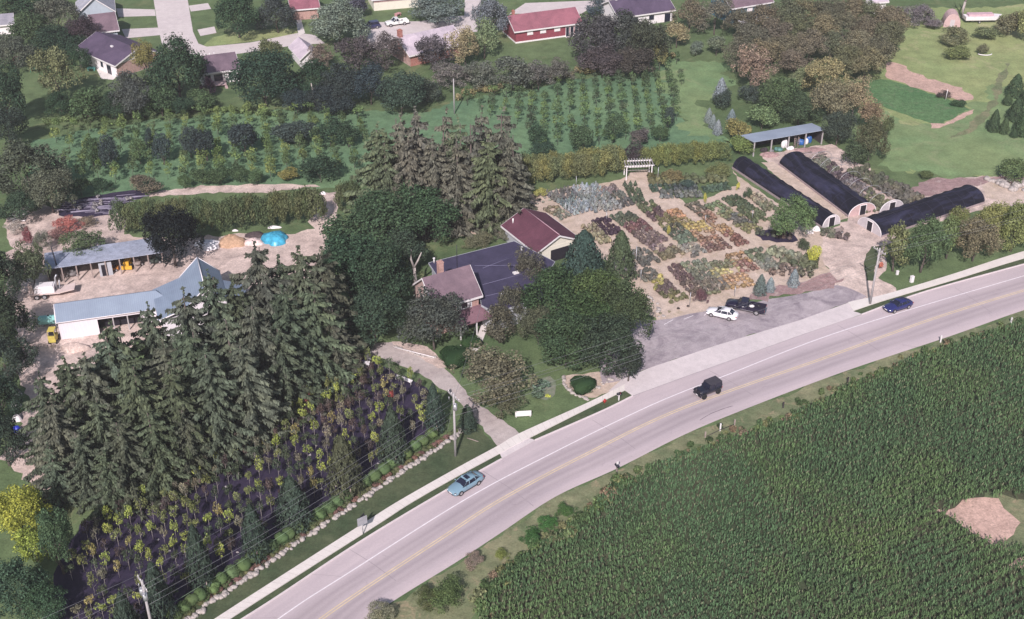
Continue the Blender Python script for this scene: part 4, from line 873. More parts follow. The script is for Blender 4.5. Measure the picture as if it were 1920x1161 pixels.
# ---- far left neighbourhood trees
gN = 'street trees among the far houses'
TL = [
 ('dark spreading tree at top left edge above the small white shed', 55, 2, 55, 24, DG, 'big'),
 ('broad grey green tree left of the pale blue gabled house', 110, 32, 42, 38, GRY, 'loose'),
 ('round dark tree right of the small white shed', 60, 58, 42, 34, MG, 'big'),
 ('purple brown tree beside the mauve roofed house', 152, 62, 34, 27, (.05, .04, .05), 'big'),
 ('dark low tree between the shed tree and white sided house', 100, 78, 48, 26, DG, 'big'),
 ('light olive green tree with visible limbs left of the white sided house', 104, 138, 46, 52, OL, 'loose'),
 ('dark tree on the left edge beside the back lawn', 8, 178, 38, 58, DG, 'big'),
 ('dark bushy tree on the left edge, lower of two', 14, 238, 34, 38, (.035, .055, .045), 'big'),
 ('round green tree below the light olive tree', 164, 194, 34, 33, MG, 'med'),
 ('yellow olive tree at the right end of the white sided house', 272, 108, 28, 34, (.16, .14, .05), 'loose'),
 ('dark plum green tree below the brick end wall', 242, 180, 37, 40, (.055, .062, .06), 'big'),
 ('tall dark green tree in front of the curved street', 330, 132, 52, 55, DG, 'big'),
 ('bushy green tree under the tall dark street tree', 300, 186, 26, 28, MG, 'med'),
 ('low green tree left of the pink back deck', 372, 188, 28, 20, MG, 'med'),
 ('small maroon tree left of the pink back deck', 388, 164, 14, 17, (.05, .03, .05), 'med'),
 ('dark round tree at the top beside the upper street', 444, 26, 42, 42, DG, 'big'),
 ('second dark round tree at the top beside the brick porch house', 518, 26, 36, 33, (.045, .055, .055), 'big'),
 ('large dark green round tree right of the pink back deck', 494, 150, 60, 50, (.024, .05, .034), 'big'),
 ('olive topped tree rising behind the large round dark tree', 508, 98, 26, 26, OL, 'med'),
 ('broad blue green tree beside the parked dark van', 634, 42, 52, 38, (.10, .135, .12), 'big'),
 ('dark purple blue tree behind the broad blue green tree', 668, 12, 26, 22, (.07, .07, .11), 'med'),
 ('mauve brown tree by the small garage', 600, 106, 27, 25, (.13, .105, .095), 'loose'),
 ('wide plum brown tree above the dark tree belt', 672, 100, 46, 34, (.075, .062, .07), 'loose'),
 ('plum brown tree left of the orange chimney', 722, 96, 34, 32, (.085, .07, .078), 'loose'),
 ('dark tree in the belt above the orchard, leftmost', 592, 150, 40, 34, DG, 'big'),
 ('dark tree in the belt, second from the left', 638, 160, 38, 36, (.03, .045, .045), 'big'),
 ('dark purplish tree in the belt, third from the left', 694, 158, 40, 36, NAV, 'big'),
 ('rounded dark tree at the right end of the belt', 752, 176, 44, 37, (.035, .06, .045), 'big'),
 ('small dark tree at the foot of the belt', 640, 196, 30, 20, NAV, 'med'),
 ('dark low tree right of the rounded belt tree', 800, 168, 30, 22, (.04, .055, .048), 'med'),
 ('wide plum tree right of the orange chimney', 812, 98, 36, 34, (.075, .065, .072), 'loose'),
 ('tan flecked tree below the pale lilac roof', 872, 86, 34, 38, TAN, 'loose'),
 ('fresh green tree between the tan tree and red ranch house', 908, 72, 24, 34, (.13, .18, .10), 'med'),
 ('broad blue grey tree above the pale lilac roof', 820, 14, 48, 30, (.11, .14, .15), 'big'),
 ('blue grey tree left of the red ranch house', 922, 34, 34, 36, (.12, .145, .17), 'big'),
 ('dark blue green tree right of the red ranch house', 1118, 14, 20, 16, (.06, .085, .1), 'med'),
 ('grey plum tree in the middle belt under the tan tree', 850, 142, 42, 24, (.12, .115, .105), 'loose'),
 ('grey green tree in the middle belt, left of centre', 905, 140, 36, 28, (.11, .125, .11), 'loose'),
 ('dark grey tree in the middle belt below the red house lawn', 958, 138, 38, 30, (.075, .085, .08), 'med'),
 ('plum grey tree in the middle belt right of centre', 1010, 140, 34, 26, (.10, .095, .09), 'loose'),
 ('grey green tree at the right end of the middle belt', 1050, 134, 30, 26, (.10, .10, .085), 'loose'),
 ('big dark plum tree right of the red house patio', 1116, 76, 44, 44, (.055, .052, .058), 'big'),
 ('large dark tree in front of the purple roofed house', 1172, 68, 48, 40, (.045, .052, .048), 'big'),
 ('dark tree with greenish top under the purple roof', 1216, 84, 38, 44, (.055, .068, .05), 'big'),
 ('plum coloured tree behind the orchard corner', 1130, 116, 44, 28, (.07, .06, .066), 'big'),
 ('dark plum tree left of the yellowish corner tree', 1186, 116, 40, 28, (.06, .055, .055), 'big'),
 ('small yellow green tree at the orchard corner', 1238, 104, 13, 24, (.19, .18, .08), 'med'),
 ('grey and yellow mottled tree beside the purple roofed house', 1294, 26, 34, 30, (.13, .12, .09), 'loose'),
 ('tall grey tree left of the teal house', 1342, 28, 34, 34, (.11, .11, .09), 'loose'),
 ('tan yellow tree above the side lawn', 1270, 64, 24, 24, (.22, .18, .10), 'med'),
 ('rounded willow green tree by the shaded pond edge', 1344, 84, 20, 19, (.12, .155, .11), 'med'),
 ('low grey green bush tree left of the rounded willow green one', 1306, 90, 15, 13, (.10, .13, .10), 'med'),
 ('pink brown leafed tree above the blue spruces', 1412, 130, 40, 42, (.21, .155, .12), 'loose'),
 ('green tree right of the pink brown tree', 1462, 180, 34, 36, MG, 'med'),
 ('pale olive tree behind the storage shed grove', 1500, 150, 24, 20, (.16, .19, .11), 'loose'),
 ('tall tan leafed tree at the top of the shed grove', 1546, 146, 42, 40, (.20, .175, .10), 'loose'),
 ('mottled olive tree in the middle of the shed grove', 1560, 190, 38, 38, (.13, .125, .075), 'big'),
 ('tan tree at the right side of the shed grove', 1604, 180, 34, 38, (.18, .155, .095), 'loose'),
 ('dark green tree behind the storage shed roof', 1500, 205, 36, 28, (.045, .075, .045), 'big'),
 ('fresh green low tree left of the storage shed', 1430, 220, 30, 24, (.10, .15, .065), 'med'),
 ('pinkish tan tree on the outer right of the shed grove', 1634, 215, 30, 32, (.20, .155, .11), 'loose'),
 ('dark tree right of the storage shed', 1572, 240, 32, 30, (.045, .06, .045), 'big'),
 ('olive tree at the lower right of the shed grove', 1634, 262, 30, 36, (.085, .09, .05), 'big'),
 ('small dark tree at the bottom tip of the shed grove', 1606, 288, 24, 24, (.05, .075, .045), 'med'),
 ('yellow green small tree left of the storage shed', 1384, 240, 24, 18, (.19, .17, .06), 'med'),
 ('bright green rounded bush tree beside the storage shed', 1388, 272, 24, 17, (.11, .16, .045), 'med'),
 ('narrow dark tree leaning at the grove edge', 1664, 240, 12, 22, (.07, .09, .045), 'med'),
 ('tree at the upper right edge of the meadow', 1893, 44, 28, 22, (.12, .12, .075), 'med'),
 ('pale green tree on the right edge above the meadow', 1935, 40, 22, 34, (.18, .2, .09), 'med'),
 ('tree with green leaves in front of the first hoop greenhouse', 1486, 408, 40, 38, (.075, .125, .05), 'big'),
]
for t in TL: tree(t[0], *t[1:5], t[5], t[6], clear=(.4 if t[4] < 26 else .7), group=gN if t[2] < 60 else None)
for t in [('green tree filling the gap right of the round green tree', 212, 200, 28, 26, DG), ('dark green tree under the plum green tree', 268, 200, 26, 22, MG), ('low dark tree under the tall street tree', 345, 200, 24, 18, DG), ('grey tree by the left edge above the back lawn', 22, 98, 38, 32, GRY), ('dark tree behind the light olive tree', 150, 112, 22, 22, DG), ('dark tree at the foot of the light olive tree', 112, 196, 26, 24, DG), ('dark tree left of the dead pale trunk', 556, 190, 26, 22, NAV), ('dark tree in the belt behind the dead pale trunk', 606, 186, 30, 24, NAV)]: tree(t[0], *t[1:5], t[5], 'big', clear=.3)
# thicket of brown trees
TH = [(1392, 42), (1432, 36), (1472, 28), (1512, 22), (1556, 24), (1600, 22), (1640, 30), (1672, 40), (1410, 72), (1452, 64), (1494, 56), (1538, 54), (1582, 52), (1626, 58), (1662, 68), (1430, 100), (1474, 92), (1518, 84), (1560, 82), (1604, 84), (1646, 94), (1490, 118), (1590, 112), (1626, 116), (1384, 98)]
for i, (x, y) in enumerate(TH):
    tree('grey brown tree in the dense thicket between teal house and meadow', x, y, 33, 26, [(.10, .098, .07), (.125, .11, .08), (.095, .105, .065), (.14, .125, .08)][i % 4], 'big' if i % 3 else 'loose', group='trees of the brown thicket')
# trees beyond the top edge
for i in range(46):
    x = -60+i*46; y = -50-R.random()*60
    if 270 < x < 350: continue
    tree('tree in the belt beyond the top of the far street', x, y, 34, 30, [DG, MG, MAU, GRY, OL][i % 5], 'med', group='trees beyond the far street')
# left edge and corner trees
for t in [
 ('grey green broad tree on the left edge above the barnyard', 52, 322, 64, 54, (.062, .078, .055), 'big'),
 ('grey green tree right half of the left edge clump', 92, 358, 46, 42, (.075, .088, .06), 'big'),
 ('dark green tree under the left edge clump', 34, 388, 36, 28, (.04, .07, .045), 'big'),
 ('dark tree beside the yard track on the left edge, uppermost', -4, 520, 46, 52, (.03, .045, .035), 'big'),
 ('dark tree beside the yard track on the left edge, second', 4, 600, 50, 52, (.035, .05, .035), 'big'),
 ('dark tree beside the yard track on the left edge, third', 8, 676, 50, 46, (.035, .052, .04), 'big'),
 ('dark tree beside the yard track on the left edge, fourth', 0, 748, 42, 44, (.03, .05, .035), 'big'),
 ('dark tree beside the yard track on the left edge, lowest', 4, 822, 42, 46, (.03, .048, .035), 'big'),
 ('bright yellow green maple in the lower left corner', 36, 960, 48, 52, (.24, .27, .03), 'big'),
 ('yellow green tree left edge below the bright maple', 62, 1020, 34, 34, (.16, .21, .035), 'med'),
 ('blue green tree right of the bright maple', 104, 1010, 32, 56, (.06, .1, .055), 'big'),
 ('dark green tree in the bottom left corner', 30, 1100, 52, 56, (.04, .075, .045), 'big'),
 ('green tree right of the bottom left corner tree', 76, 1134, 40, 40, (.045, .085, .045), 'big'),
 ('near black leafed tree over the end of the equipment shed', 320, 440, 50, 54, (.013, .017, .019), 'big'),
 ('round green tree behind the equipment shed', 158, 458, 44, 24, (.065, .095, .05), 'loose'),
 ('green tree shading the left end of the equipment shed', 56, 502, 32, 44, (.07, .09, .055), 'big'),
 ('huge green deciduous tree left of the farmhouse, upper right part', 792, 398, 62, 52, (.035, .068, .036), 'big'),
 ('huge green deciduous tree above the farmhouse drive, broad top', 706, 420, 82, 60, (.038, .072, .04), 'big'),
 ('deep green tree between spruces and farmhouse, middle', 655, 500, 66, 62, (.034, .066, .038), 'big'),
 ('deep green tree left of the farmhouse gable', 714, 520, 58, 62, (.03, .058, .036), 'big'),
 ('green tree hanging over the upper driveway', 700, 590, 56, 50, (.036, .062, .04), 'big'),
 ('tree with blue green leaves at the dark hollow behind the farmhouse', 746, 470, 50, 42, (.04, .066, .046), 'big'),
 ('great maple in front of the low wing, upper left part', 1046, 560, 62, 56, (.034, .066, .03), 'big'),
 ('great maple in front of the low wing, yellow green upper right part', 1116, 556, 58, 52, (.06, .095, .032), 'big'),
 ('maple beside the parking lot, right side', 1172, 584, 46, 58, (.042, .06, .032), 'big'),
 ('maple lower middle between wing and front garden', 1062, 634, 62, 52, (.032, .06, .03), 'big'),
 ('maple lower right beside the parking lot entrance', 1142, 650, 56, 52, (.03, .048, .03), 'big'),
 ('dark small tree at the corner of the parking lot', 1180, 680, 30, 34, (.032, .045, .036), 'med'),
 ('brown green drooping tree over the front lawn', 922, 702, 72, 56, (.105, .10, .065), 'loose'),
 ('brown green tree at the foot of the driveway, lower part', 940, 752, 40, 32, (.085, .085, .05), 'loose'),
 ('low shrubby tree between wing and great maple', 1010, 610, 36, 36, (.06, .07, .045), 'big'),
 ('maple middle of the front yard group', 1098, 606, 52, 50, (.038, .068, .03), 'big'),
 ('pine with grey green tufts in front of the farmhouse', 812, 600, 58, 54, (.058, .07, .062), 'big'),
 ('tall blue green pine at the garage corner', 1094, 484, 40, 50, (.032, .055, .045), 'cone'),
 ('green fir beside the nursery beds', 1164, 478, 28, 42, (.052, .075, .045), 'cone'),
 ('brownish yew tree between farmhouse and wing', 936, 608, 32, 34, (.075, .07, .055), 'med'),
 ('grey brown conifer rising in front of the low wing', 990, 506, 34, 40, (.08, .08, .062), 'loose'),
 ('grey brown conifer lower beside the low wing', 960, 566, 24, 36, (.07, .07, .055), 'med'),
 # roadside row right of the pole
 ('olive green pyramidal tree next to the right utility pole', 1682, 464, 28, 42, (.11, .12, .055), 'ovo'),
 ('full green tree second from the right utility pole', 1736, 458, 40, 46, (.075, .115, .05), 'big'),
 ('slim green tree between the full green and brown trees', 1782, 444, 24, 38, (.10, .145, .055), 'ovo'),
 ('brown leafed tree in the roadside row', 1832, 450, 40, 40, (.125, .115, .075), 'big'),
 ('small green tree tip behind the roadside row', 1802, 406, 18, 20, (.12, .14, .05), 'med'),
 ('yellow green tree beside the right edge of the roadside row', 1872, 414, 34, 34, (.16, .17, .06), 'big'),
 ('olive tree at the right frame edge of the roadside row', 1906, 426, 34, 44, (.13, .16, .055), 'big'),
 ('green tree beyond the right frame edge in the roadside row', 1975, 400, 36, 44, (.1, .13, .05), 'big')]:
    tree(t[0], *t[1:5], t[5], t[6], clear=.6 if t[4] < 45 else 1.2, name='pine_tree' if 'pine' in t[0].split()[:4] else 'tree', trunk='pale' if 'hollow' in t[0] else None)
# orchard-side dark trees
for t in [(172, 286, 18, 28, MG), (203, 286, 18, 32, DBL), (260, 283, 17, 22, GG), (279, 262, 9, 22, DBL), (303, 278, 15, 28, DBL), (354, 264, 16, 28, DBL), (384, 270, 22, 30, NAV), (456, 260, 34, 34, NAV), (540, 250, 34, 22, DBL), (556, 246, 34, 20, DBL), (618, 246, 28, 26, DG), (652, 250, 22, 24, DG), (600, 320, 40, 19, DG), (378, 330, 24, 15, MG), (412, 328, 22, 16, MG), (448, 326, 22, 15, MG), (480, 330, 18, 14, GG), (345, 340, 16, 12, GG), (150, 350, 22, 16, MG), (190, 345, 18, 14, DG), (1010, 255, 20, 20, DG), (1095, 262, 24, 26, MG), (1152, 238, 18, 26, MG), (1200, 255, 22, 16, MAU), (1238, 250, 18, 14, MG), (1254, 218, 11, 18, DBL), (1190, 290, 20, 20, (.05, .04, .05)), (1020, 280, 26, 14, DG), (270, 345, 30, 10, BRN)]:
    tree('bushy overgrown tree in the %s orchard' % ('left' if t[0] < 700 else 'right'), t[0], t[1], t[2], t[3], t[4], 'med', .5, 'overgrown trees in the orchard')
tree('yellowish bush at the lower right of the left orchard', 540, 326, 20, 13, (.17, .16, .05), 'med', .2)
# spruces
gA = 'tall spruces in the grove in front of the barn'
A_ = [(273, 568, 15), (343, 552, 16), (400, 524, 16), (436, 538, 14), (486, 468, 17), (522, 478, 15), (560, 456, 17), (600, 478, 15), (222, 616, 14), (201, 640, 13), (158, 658, 14), (125, 676, 13), (72, 712, 12), (305, 640, 14), (360, 616, 16), (424, 606, 14), (470, 560, 17), (530, 540, 16), (588, 546, 14), (622, 572, 11), (250, 690, 14), (176, 730, 13), (98, 760, 12), (318, 700, 14), (385, 668, 15), (450, 650, 14), (520, 622, 12), (575, 612, 10), (215, 780, 12), (274, 762, 12), (140, 812, 10), (340, 766, 10), (404, 730, 9), (470, 690, 8), (630, 614, 8), (195, 850, 8), (90, 830, 9)]
ordn = ['with its spire against the shed roof', 'with spread bare tip in front of the barn', 'tallest, with open top before the barn gable', 'just right of the barn gable', 'beside the barnyard sand', 'in the back row at the yard edge', 'in the back row under the blue tarp', 'at the right end of the back row']
for i, (x, y, h) in enumerate(A_):
    spruce('tall drooping grey green spruce '+ordn[i] if i < 8 else 'drooping grey green spruce in the grove between barn and sapling field', x, y, h, (SPG, (.07, .078, .06), (.058, .076, .05))[i % 3], 1.2, gA)
gB = 'spruces behind the farmhouse'
B_ = [(706, 246, 16), (742, 222, 17), (782, 206, 18), (830, 204, 18), (862, 212, 18), (902, 214, 18), (940, 214, 18), (962, 244, 16), (720, 268, 15), (765, 260, 16), (810, 258, 16), (856, 262, 16), (915, 262, 16), (952, 284, 14), (882, 240, 17)]
for i, (x, y, h) in enumerate(B_): spruce('tall grey brown spruce in the clump above the farmhouse trees' if i else 'leftmost tall spruce of the clump above the farmhouse trees', x, y, h, (.085, .085, .07) if i % 4 else (.075, .095, .055), 1.15, gB)
# dark shrubs at grove foot
for l, x, y, rx, ry, c, k in [('green rounded shrub tree at the foot of the grove', 322, 838, 28, 32, (.06, .11, .045), 'big'), ('green shrub right of the rounded one at the grove foot', 395, 800, 30, 22, (.055, .105, .045), 'med'), ('small green shrub at the right of the grove foot', 436, 786, 22, 16, (.06, .11, .045), 'med'), ('dark blue green shrub mass at the lower grove edge', 262, 882, 32, 26, (.035, .06, .05), 'big'), ('dark rounded shrub beside the top of the sapling field', 625, 678, 36, 26, (.045, .055, .042), 'clip'), ('dark bush at the lower left of the grove', 200, 920, 34, 26, (.04, .065, .04), 'med'), ('dim bush beside the bottom left grove', 150, 915, 26, 22, (.05, .065, .03), 'med'),
  ('large clipped dark green mound beside the farmhouse path', 854, 668, 33, 22, (.030, .068, .026), 'clip'), ('smaller clipped mound joined to the large one', 882, 640, 22, 15, (.030, .068, .026), 'clip'), ('clipped dark green mound in the front garden rocks', 1093, 721, 27, 15, (.030, .068, .028), 'clip'),
  ('red leafed smoke bush behind the equipment shed', 126, 420, 30, 16, (.30, .10, .09), 'loose'), ('pink brown bush left of the red bush', 108, 440, 26, 14, (.22, .12, .12), 'loose'), ('dark red bush by the left yard track', 50, 445, 16, 20, (.16, .06, .07), 'loose'), ('grey green bush between the red bushes and shed', 78, 452, 18, 24, (.11, .12, .09), 'loose'), ('pale bramble heap at the left yard corner', 28, 425, 22, 14, (.28, .24, .22), 'loose'), ('olive bush beside the black fabric', 165, 415, 20, 8, (.15, .12, .09), 'loose'),
  ('bright yellow shrub at the corner of the nursery', 1527, 476, 13, 20, (.36, .36, .04), 'med'), ('small dark shrub above the yellow shrub', 1508, 458, 14, 12, (.05, .07, .04), 'med'), ('red shrub at the foot of the right utility pole', 1652, 498, 5, 9, (.42, .12, .08), 'small'),
  ('green shrub on the meadow', 1795, 98, 28, 10, (.12, .15, .06), 'med'), ('small shrub by the pale ring on the meadow', 1842, 92, 13, 11, (.11, .12, .07), 'med'), ('weedy green shrub by the rubble', 1900, 318, 38, 12, (.075, .11, .045), 'med'), ('weedy shrub left of the rubble', 1738, 328, 18, 8, (.07, .1, .045), 'med'), ('purple spreading pine shrub at the far right', 1725, 26, 42, 15, (.14, .12, .13), 'loose'), ('grey purple shrub by the dome shed', 1752, 44, 24, 10, (.14, .12, .13), 'loose'), ('dark shrub on the soil bank', 1770, 177, 14, 7, (.07, .06, .055), 'med'), ('green weed clump at the low crop corner', 1797, 193, 15, 8, (.04, .08, .04), 'med'),
  ('weed shrubs along the meadow top', 1790, 68, 34, 7, (.12, .13, .07), 'med'), ('weed shrubs right along the meadow top', 1850, 62, 28, 8, (.12, .14, .07), 'med'),
  ('leafy bush at the bottom edge beside the road', 716, 1150, 32, 22, (.16, .16, .12), 'loose'), ('dark weed clump below the road', 836, 1112, 46, 17, (.06, .09, .035), 'loose'), ('dark weed clump near the bottom edge', 800, 1120, 28, 14, (.07, .09, .04), 'loose'),
  ('bright green bramble along the corn edge, lower part', 996, 1006, 26, 12, (.04, .11, .03), 'loose'), ('bright green bramble along the corn edge, middle part', 1028, 982, 24, 12, (.045, .12, .03), 'loose'), ('bright green bramble along the corn edge, upper part', 1062, 958, 22, 11, (.05, .11, .03), 'loose'), ('dark bush around the broken fence post', 1350, 799, 9, 6, (.04, .06, .03), 'small'), ('pink grey weeds beside the corn corner', 888, 1050, 22, 12, (.2, .16, .14), 'loose'), ('yellow green weeds beside the corn corner', 940, 1040, 18, 10, (.15, .18, .05), 'loose'),
  ('brown shrub by the parking lot end of the beds', 1316, 556, 16, 16, (.12, .06, .07), 'loose'), ('yellow flowering shrub in the front lawn bed', 1028, 742, 6, 4, (.4, .42, .05), 'small'), ('low grey green plants in the front lawn bed', 1014, 722, 18, 8, (.13, .19, .13), 'small'), ('low plants at the end of the front lawn bed', 1008, 738, 16, 6, (.1, .15, .1), 'small'),
  ('grey green hedge shrub behind the low wing', 905, 448, 30, 12, (.13, .13, .085), 'loose'), ('grey green hedge shrub behind the wing, right', 948, 436, 24, 11, (.13, .13, .09), 'loose'), ('grey green hedge shrub behind the wing, left', 880, 456, 20, 11, (.12, .12, .08), 'loose')]:
    shrub(l, x, y, rx, ry, c, k)
WE = [P(x, y, .3) for x, y in [(900, 1140), (938, 1078), (985, 1040), (1085, 975), (1152, 912), (1215, 880), (1280, 850), (1347, 822), (1465, 786), (1616, 711), (1767, 654), (1920, 604), (2000, 580)]]
for i, p in enumerate(resample(catmull(WE, .8), 230)):
    k = R.uniform(.25, .75)*(1.5 if i < 60 else 1); n_ = R.choice(SMALL+SPIKY)
    setp(link('roadside_weed', n_, None, (p.x+R.gauss(0, .5), p.y+R.gauss(0, .6), k*.4), R.uniform(0, 6), (k, k, k*R.uniform(.7, 1.3)), jc(R.choice([(.06, .1, .04), (.09, .13, .05), (.14, .15, .07), (.05, .08, .035), (.16, .12, .08)]), .2)), 'ragged weed along the edge between verge and corn', 'weed', 'weeds along the corn edge')
# evergreen cones in the sapling field
for i, (x, ty, by, w) in enumerate([(380, 992, 1098, 27), (482, 952, 1044, 28), (553, 898, 986, 33), (648, 822, 922, 36), (738, 770, 862, 29), (815, 722, 808, 20), (877, 760, 808, 17), (305, 1062, 1165, 30), (250, 1120, 1225, 32)]):
    conifer(['dense blue green cone evergreen left of centre in the sapling field', 'dense evergreen cone second along the boxwood hedge', 'dense evergreen cone in the middle of the boxwood hedge', 'big olive dark evergreen cone by the sapling field', 'dark evergreen cone behind the second fence post', 'slim evergreen between the field and the driveway pole', 'small spruce right of the tall utility pole', 'evergreen cone near the lower left utility pole', 'evergreen cone at the bottom edge'][i], x, ty, by, w, (.035, .055, .042) if i != 3 else (.06, .065, .042))
for i, (x, ty, by, w) in enumerate([(1424, 515, 553, 12), (1443, 520, 547, 9), (1487, 505, 537, 11), (1350, 147, 190, 14), (1328, 203, 230, 8), (1336, 215, 240, 8), (1345, 225, 252, 9), (1371, 205, 228, 9), (1384, 232, 256, 9)]):
    conifer(['blue spruce by the black pickup, left', 'pale blue spruce by the black pickup, second', 'pale blue spruce in the mulch bed, right', 'tall blue spruce beside the side lawn', 'small blue spruce in the island bed, first', 'small blue spruce in the island bed, second', 'small blue spruce in the island bed, third', 'small blue spruce behind the island bed', 'small blue spruce next to the yellow green tree'][i], x, ty, by, w, (.17, .21, .24) if i != 0 else (.09, .12, .12), name='blue_spruce', cat='blue spruce')
for (l, x, y, rx, ry) in [('dark round evergreen shrub in the island bed, left', 1356, 186, 22, 20), ('dark round evergreen shrub in the island bed, right', 1404, 178, 22, 20)]: shrub(l, x, y, rx, ry, (.045, .065, .055), 'med')
for i, (x, y, w, h_) in enumerate([(1861, 226, 12, 20), (1881, 236, 9, 15), (1902, 205, 17, 20), (1914, 232, 16, 22), (1901, 160, 17, 20), (1888, 186, 10, 10), (1900, 250, 8, 7), (1921, 180, 12, 16), (1940, 220, 16, 22), (1960, 190, 16, 20)]):
    conifer('dark green evergreen in the cluster on the right hand meadow', x, y-h_, y+h_, w, (.045, .075, .04), 'evergreen cluster on the right meadow')
# hedges of arborvitae: each plant a tree
HEDC = [(.072, .095, .045), (.09, .105, .05), (.062, .09, .045)]
def hedge(label, group, pts, n, h, w, cs=HEDC, kind=OVO, rows=1, name='arborvitae', cat='arborvitae'):
    c = resample(curve(pts, step=.5), n)
    for j in range(rows):
        for i, p in enumerate(c):
            d = (c[min(i+1, n-1)]-c[max(i-1, 0)]); nr = Vector((-d.y, d.x, 0)).normalized(); q = p+nr*(j*w*1.3)+Vector((R.uniform(-.15, .15), R.uniform(-.15, .15), 0)); hh = h*R.uniform(.88, 1.1)
            o = link(name, R.choice(kind), None, (q.x, q.y, hh*.47), R.uniform(0, 6.28), (w*R.uniform(.9, 1.15), w*R.uniform(.9, 1.15), hh*.53), jc(R.choice(cs)))
            setp(o, label, cat, group)
hedge('arborvitae in the tall hedge behind the barnyard', 'hedge behind the barnyard', [(232, 442), (300, 440), (400, 436), (500, 427), (600, 417)], 32, 6.4, 1.6)
hedge('arborvitae in the hedge end beside the gap path', 'hedge end beside the gap', [(640, 396), (665, 388)], 4, 5.0, 1.5)
hedge('arborvitae in the yellow green hedge left of the arbor', 'hedge left of the arbor', [(985, 348), (1050, 342), (1110, 335), (1162, 328)], 17, 5.2, 1.5, [(.15, .155, .06), (.13, .14, .06), (.11, .13, .06)], rows=2)
hedge('arborvitae in the yellow green hedge right of the arbor', 'hedge right of the arbor', [(1212, 318), (1260, 314), (1310, 308), (1355, 304)], 14, 4.6, 1.5, [(.13, .15, .05), (.11, .135, .05)])
# boxwoods along the stone edging
BX = [[(402, 1108), (420, 1094), (437, 1081), (456, 1068), (474, 1056)], [(512, 1033), (528, 1020), (545, 1008), (560, 998), (490, 1046)], [(600, 972), (616, 960), (632, 948), (648, 938)], [(686, 912), (702, 900), (718, 888), (734, 877)], [(762, 858), (778, 846), (794, 834), (810, 822)], [(345, 1148), (362, 1136), (380, 1124), (328, 1160)]]
for gi, gL in enumerate(BX):
    for (x, y) in gL:
        b = P(x, y); o = link('boxwood', R.choice(BOX), None, (b.x, b.y, .72), R.uniform(0, 6), (1.05*R.uniform(.9, 1.1), 1.0*R.uniform(.9, 1.1), .82), jc((.062, .10, .04), .12))
        setp(o, 'rounded boxwood, cluster %s' % ['two from the bottom pole', 'left of the middle evergreen cone', 'below the middle of the sapling field', 'left of the second fence post', 'nearest the tall utility pole', 'at the bottom edge'][gi], 'boxwood', 'boxwood cluster %d' % (gi+1))
# ground-hugging shrubs between boxwoods
hedge('low perennial with red brown flowers between boxwoods and stones', 'low perennials above the stones', [(345, 1160), (395, 1120), (535, 1028), (620, 970), (700, 915), (790, 852), (860, 808)], 60, .55, .5, [(.09, .11, .05), (.16, .09, .08), (.12, .12, .06)], SMALL, name='perennial', cat='perennial')

# ---- saplings on the black fabric
def inside(p, poly):
    c = False; n = len(poly)
    for i in range(n):
        (x1, y1), (x2, y2) = poly[i], poly[(i+1) % n]
        if (y1 > p[1]) != (y2 > p[1]) and p[0] < (x2-x1)*(p[1]-y1)/(y2-y1)+x1: c = not c
    return c
def sapling(b, h, w, c, label, group, name='sapling'):
    root = empty(name, b, R.uniform(0, 6.28), label, 'sapling', group)
    link('trunk', SAPT if name == 'sapling' else STRK, root, (0, 0, 0), 0, (h, h, h) if name == 'sapling' else (h, h, h*.6)); link('crown', R.choice(SAP), root, (0, 0, h*.68), 0, (w, w, h*.36), jc(c, .2)); return root
FP = [(P(x, y).x, P(x, y).y) for x, y in [(688, 676), (740, 705), (795, 735), (828, 785), (735, 855), (650, 915), (560, 975), (470, 1040), (390, 1092), (325, 1140), (270, 1200), (90, 1200), (150, 1010), (205, 968), (292, 913), (382, 862), (472, 805), (562, 745), (640, 698)]]
p0, p1 = P(690, 690), P(250, 985); du = (p1-p0).normalized(); dv = Vector((-du.y, du.x, 0))
ST = [((.22, .26, .05), 'yellow green', 9), ((.12, .14, .05), 'olive green', 9), ((.055, .075, .045), 'dark green', 9), ((.075, .055, .055), 'dull maroon', 6), ((.22, .19, .07), 'golden', 2), ((.14, .13, .09), 'tan', 5), ((.35, .06, .05), 'bright red', 0)]
wts = [s[2] for s in ST]; cnt = 0
for iu in range(-4, 46):
    for iv in range(-16, 17):
        q = p0+du*(iu*1.6+R.uniform(-.22, .22))+dv*(iv*1.9+R.uniform(-.12, .12))
        if not inside((q.x, q.y), FP) or R.random() < .08: continue
        tpx, tpy = topx(q)
        if tpx < 160 and R.random() < .35: continue
        if any(abs(tpx-x) < w*.9 and by-35 < tpy < by+4 for (x, ty, by, w) in [(380, 992, 1098, 27), (482, 952, 1044, 28), (553, 898, 986, 33), (648, 822, 922, 36), (738, 770, 862, 29)]): continue
        k = R.choices(range(7), wts)[0]; h = R.uniform(2.1, 3.4)
        sapling(q, h, R.uniform(.46, .78), ST[k][0], 'young staked sapling with %s leaves on the black ground fabric' % ST[k][1], 'saplings with %s leaves on the black fabric' % ST[k][1]); cnt += 1
for i in range(150):
    x = R.uniform(280, 700); y = 905-(x-290)*.60+R.uniform(2, 70)
    q = P(x, y)
    if not inside((q.x, q.y), FP): continue
    k = R.uniform(.7, 1.25); setp(link('low_shrub', R.choice(SMALL), None, (q.x, q.y, .35*k), R.uniform(0, 6), (k*.6, k*.6, k*.6), jc(R.choice([(.075, .07, .065), (.06, .075, .05), (.09, .06, .065), (.13, .13, .1)]), .2)), 'small dull shrub in the rows on the upper side of the sapling field', 'shrub', 'low shrubs in the sapling field')
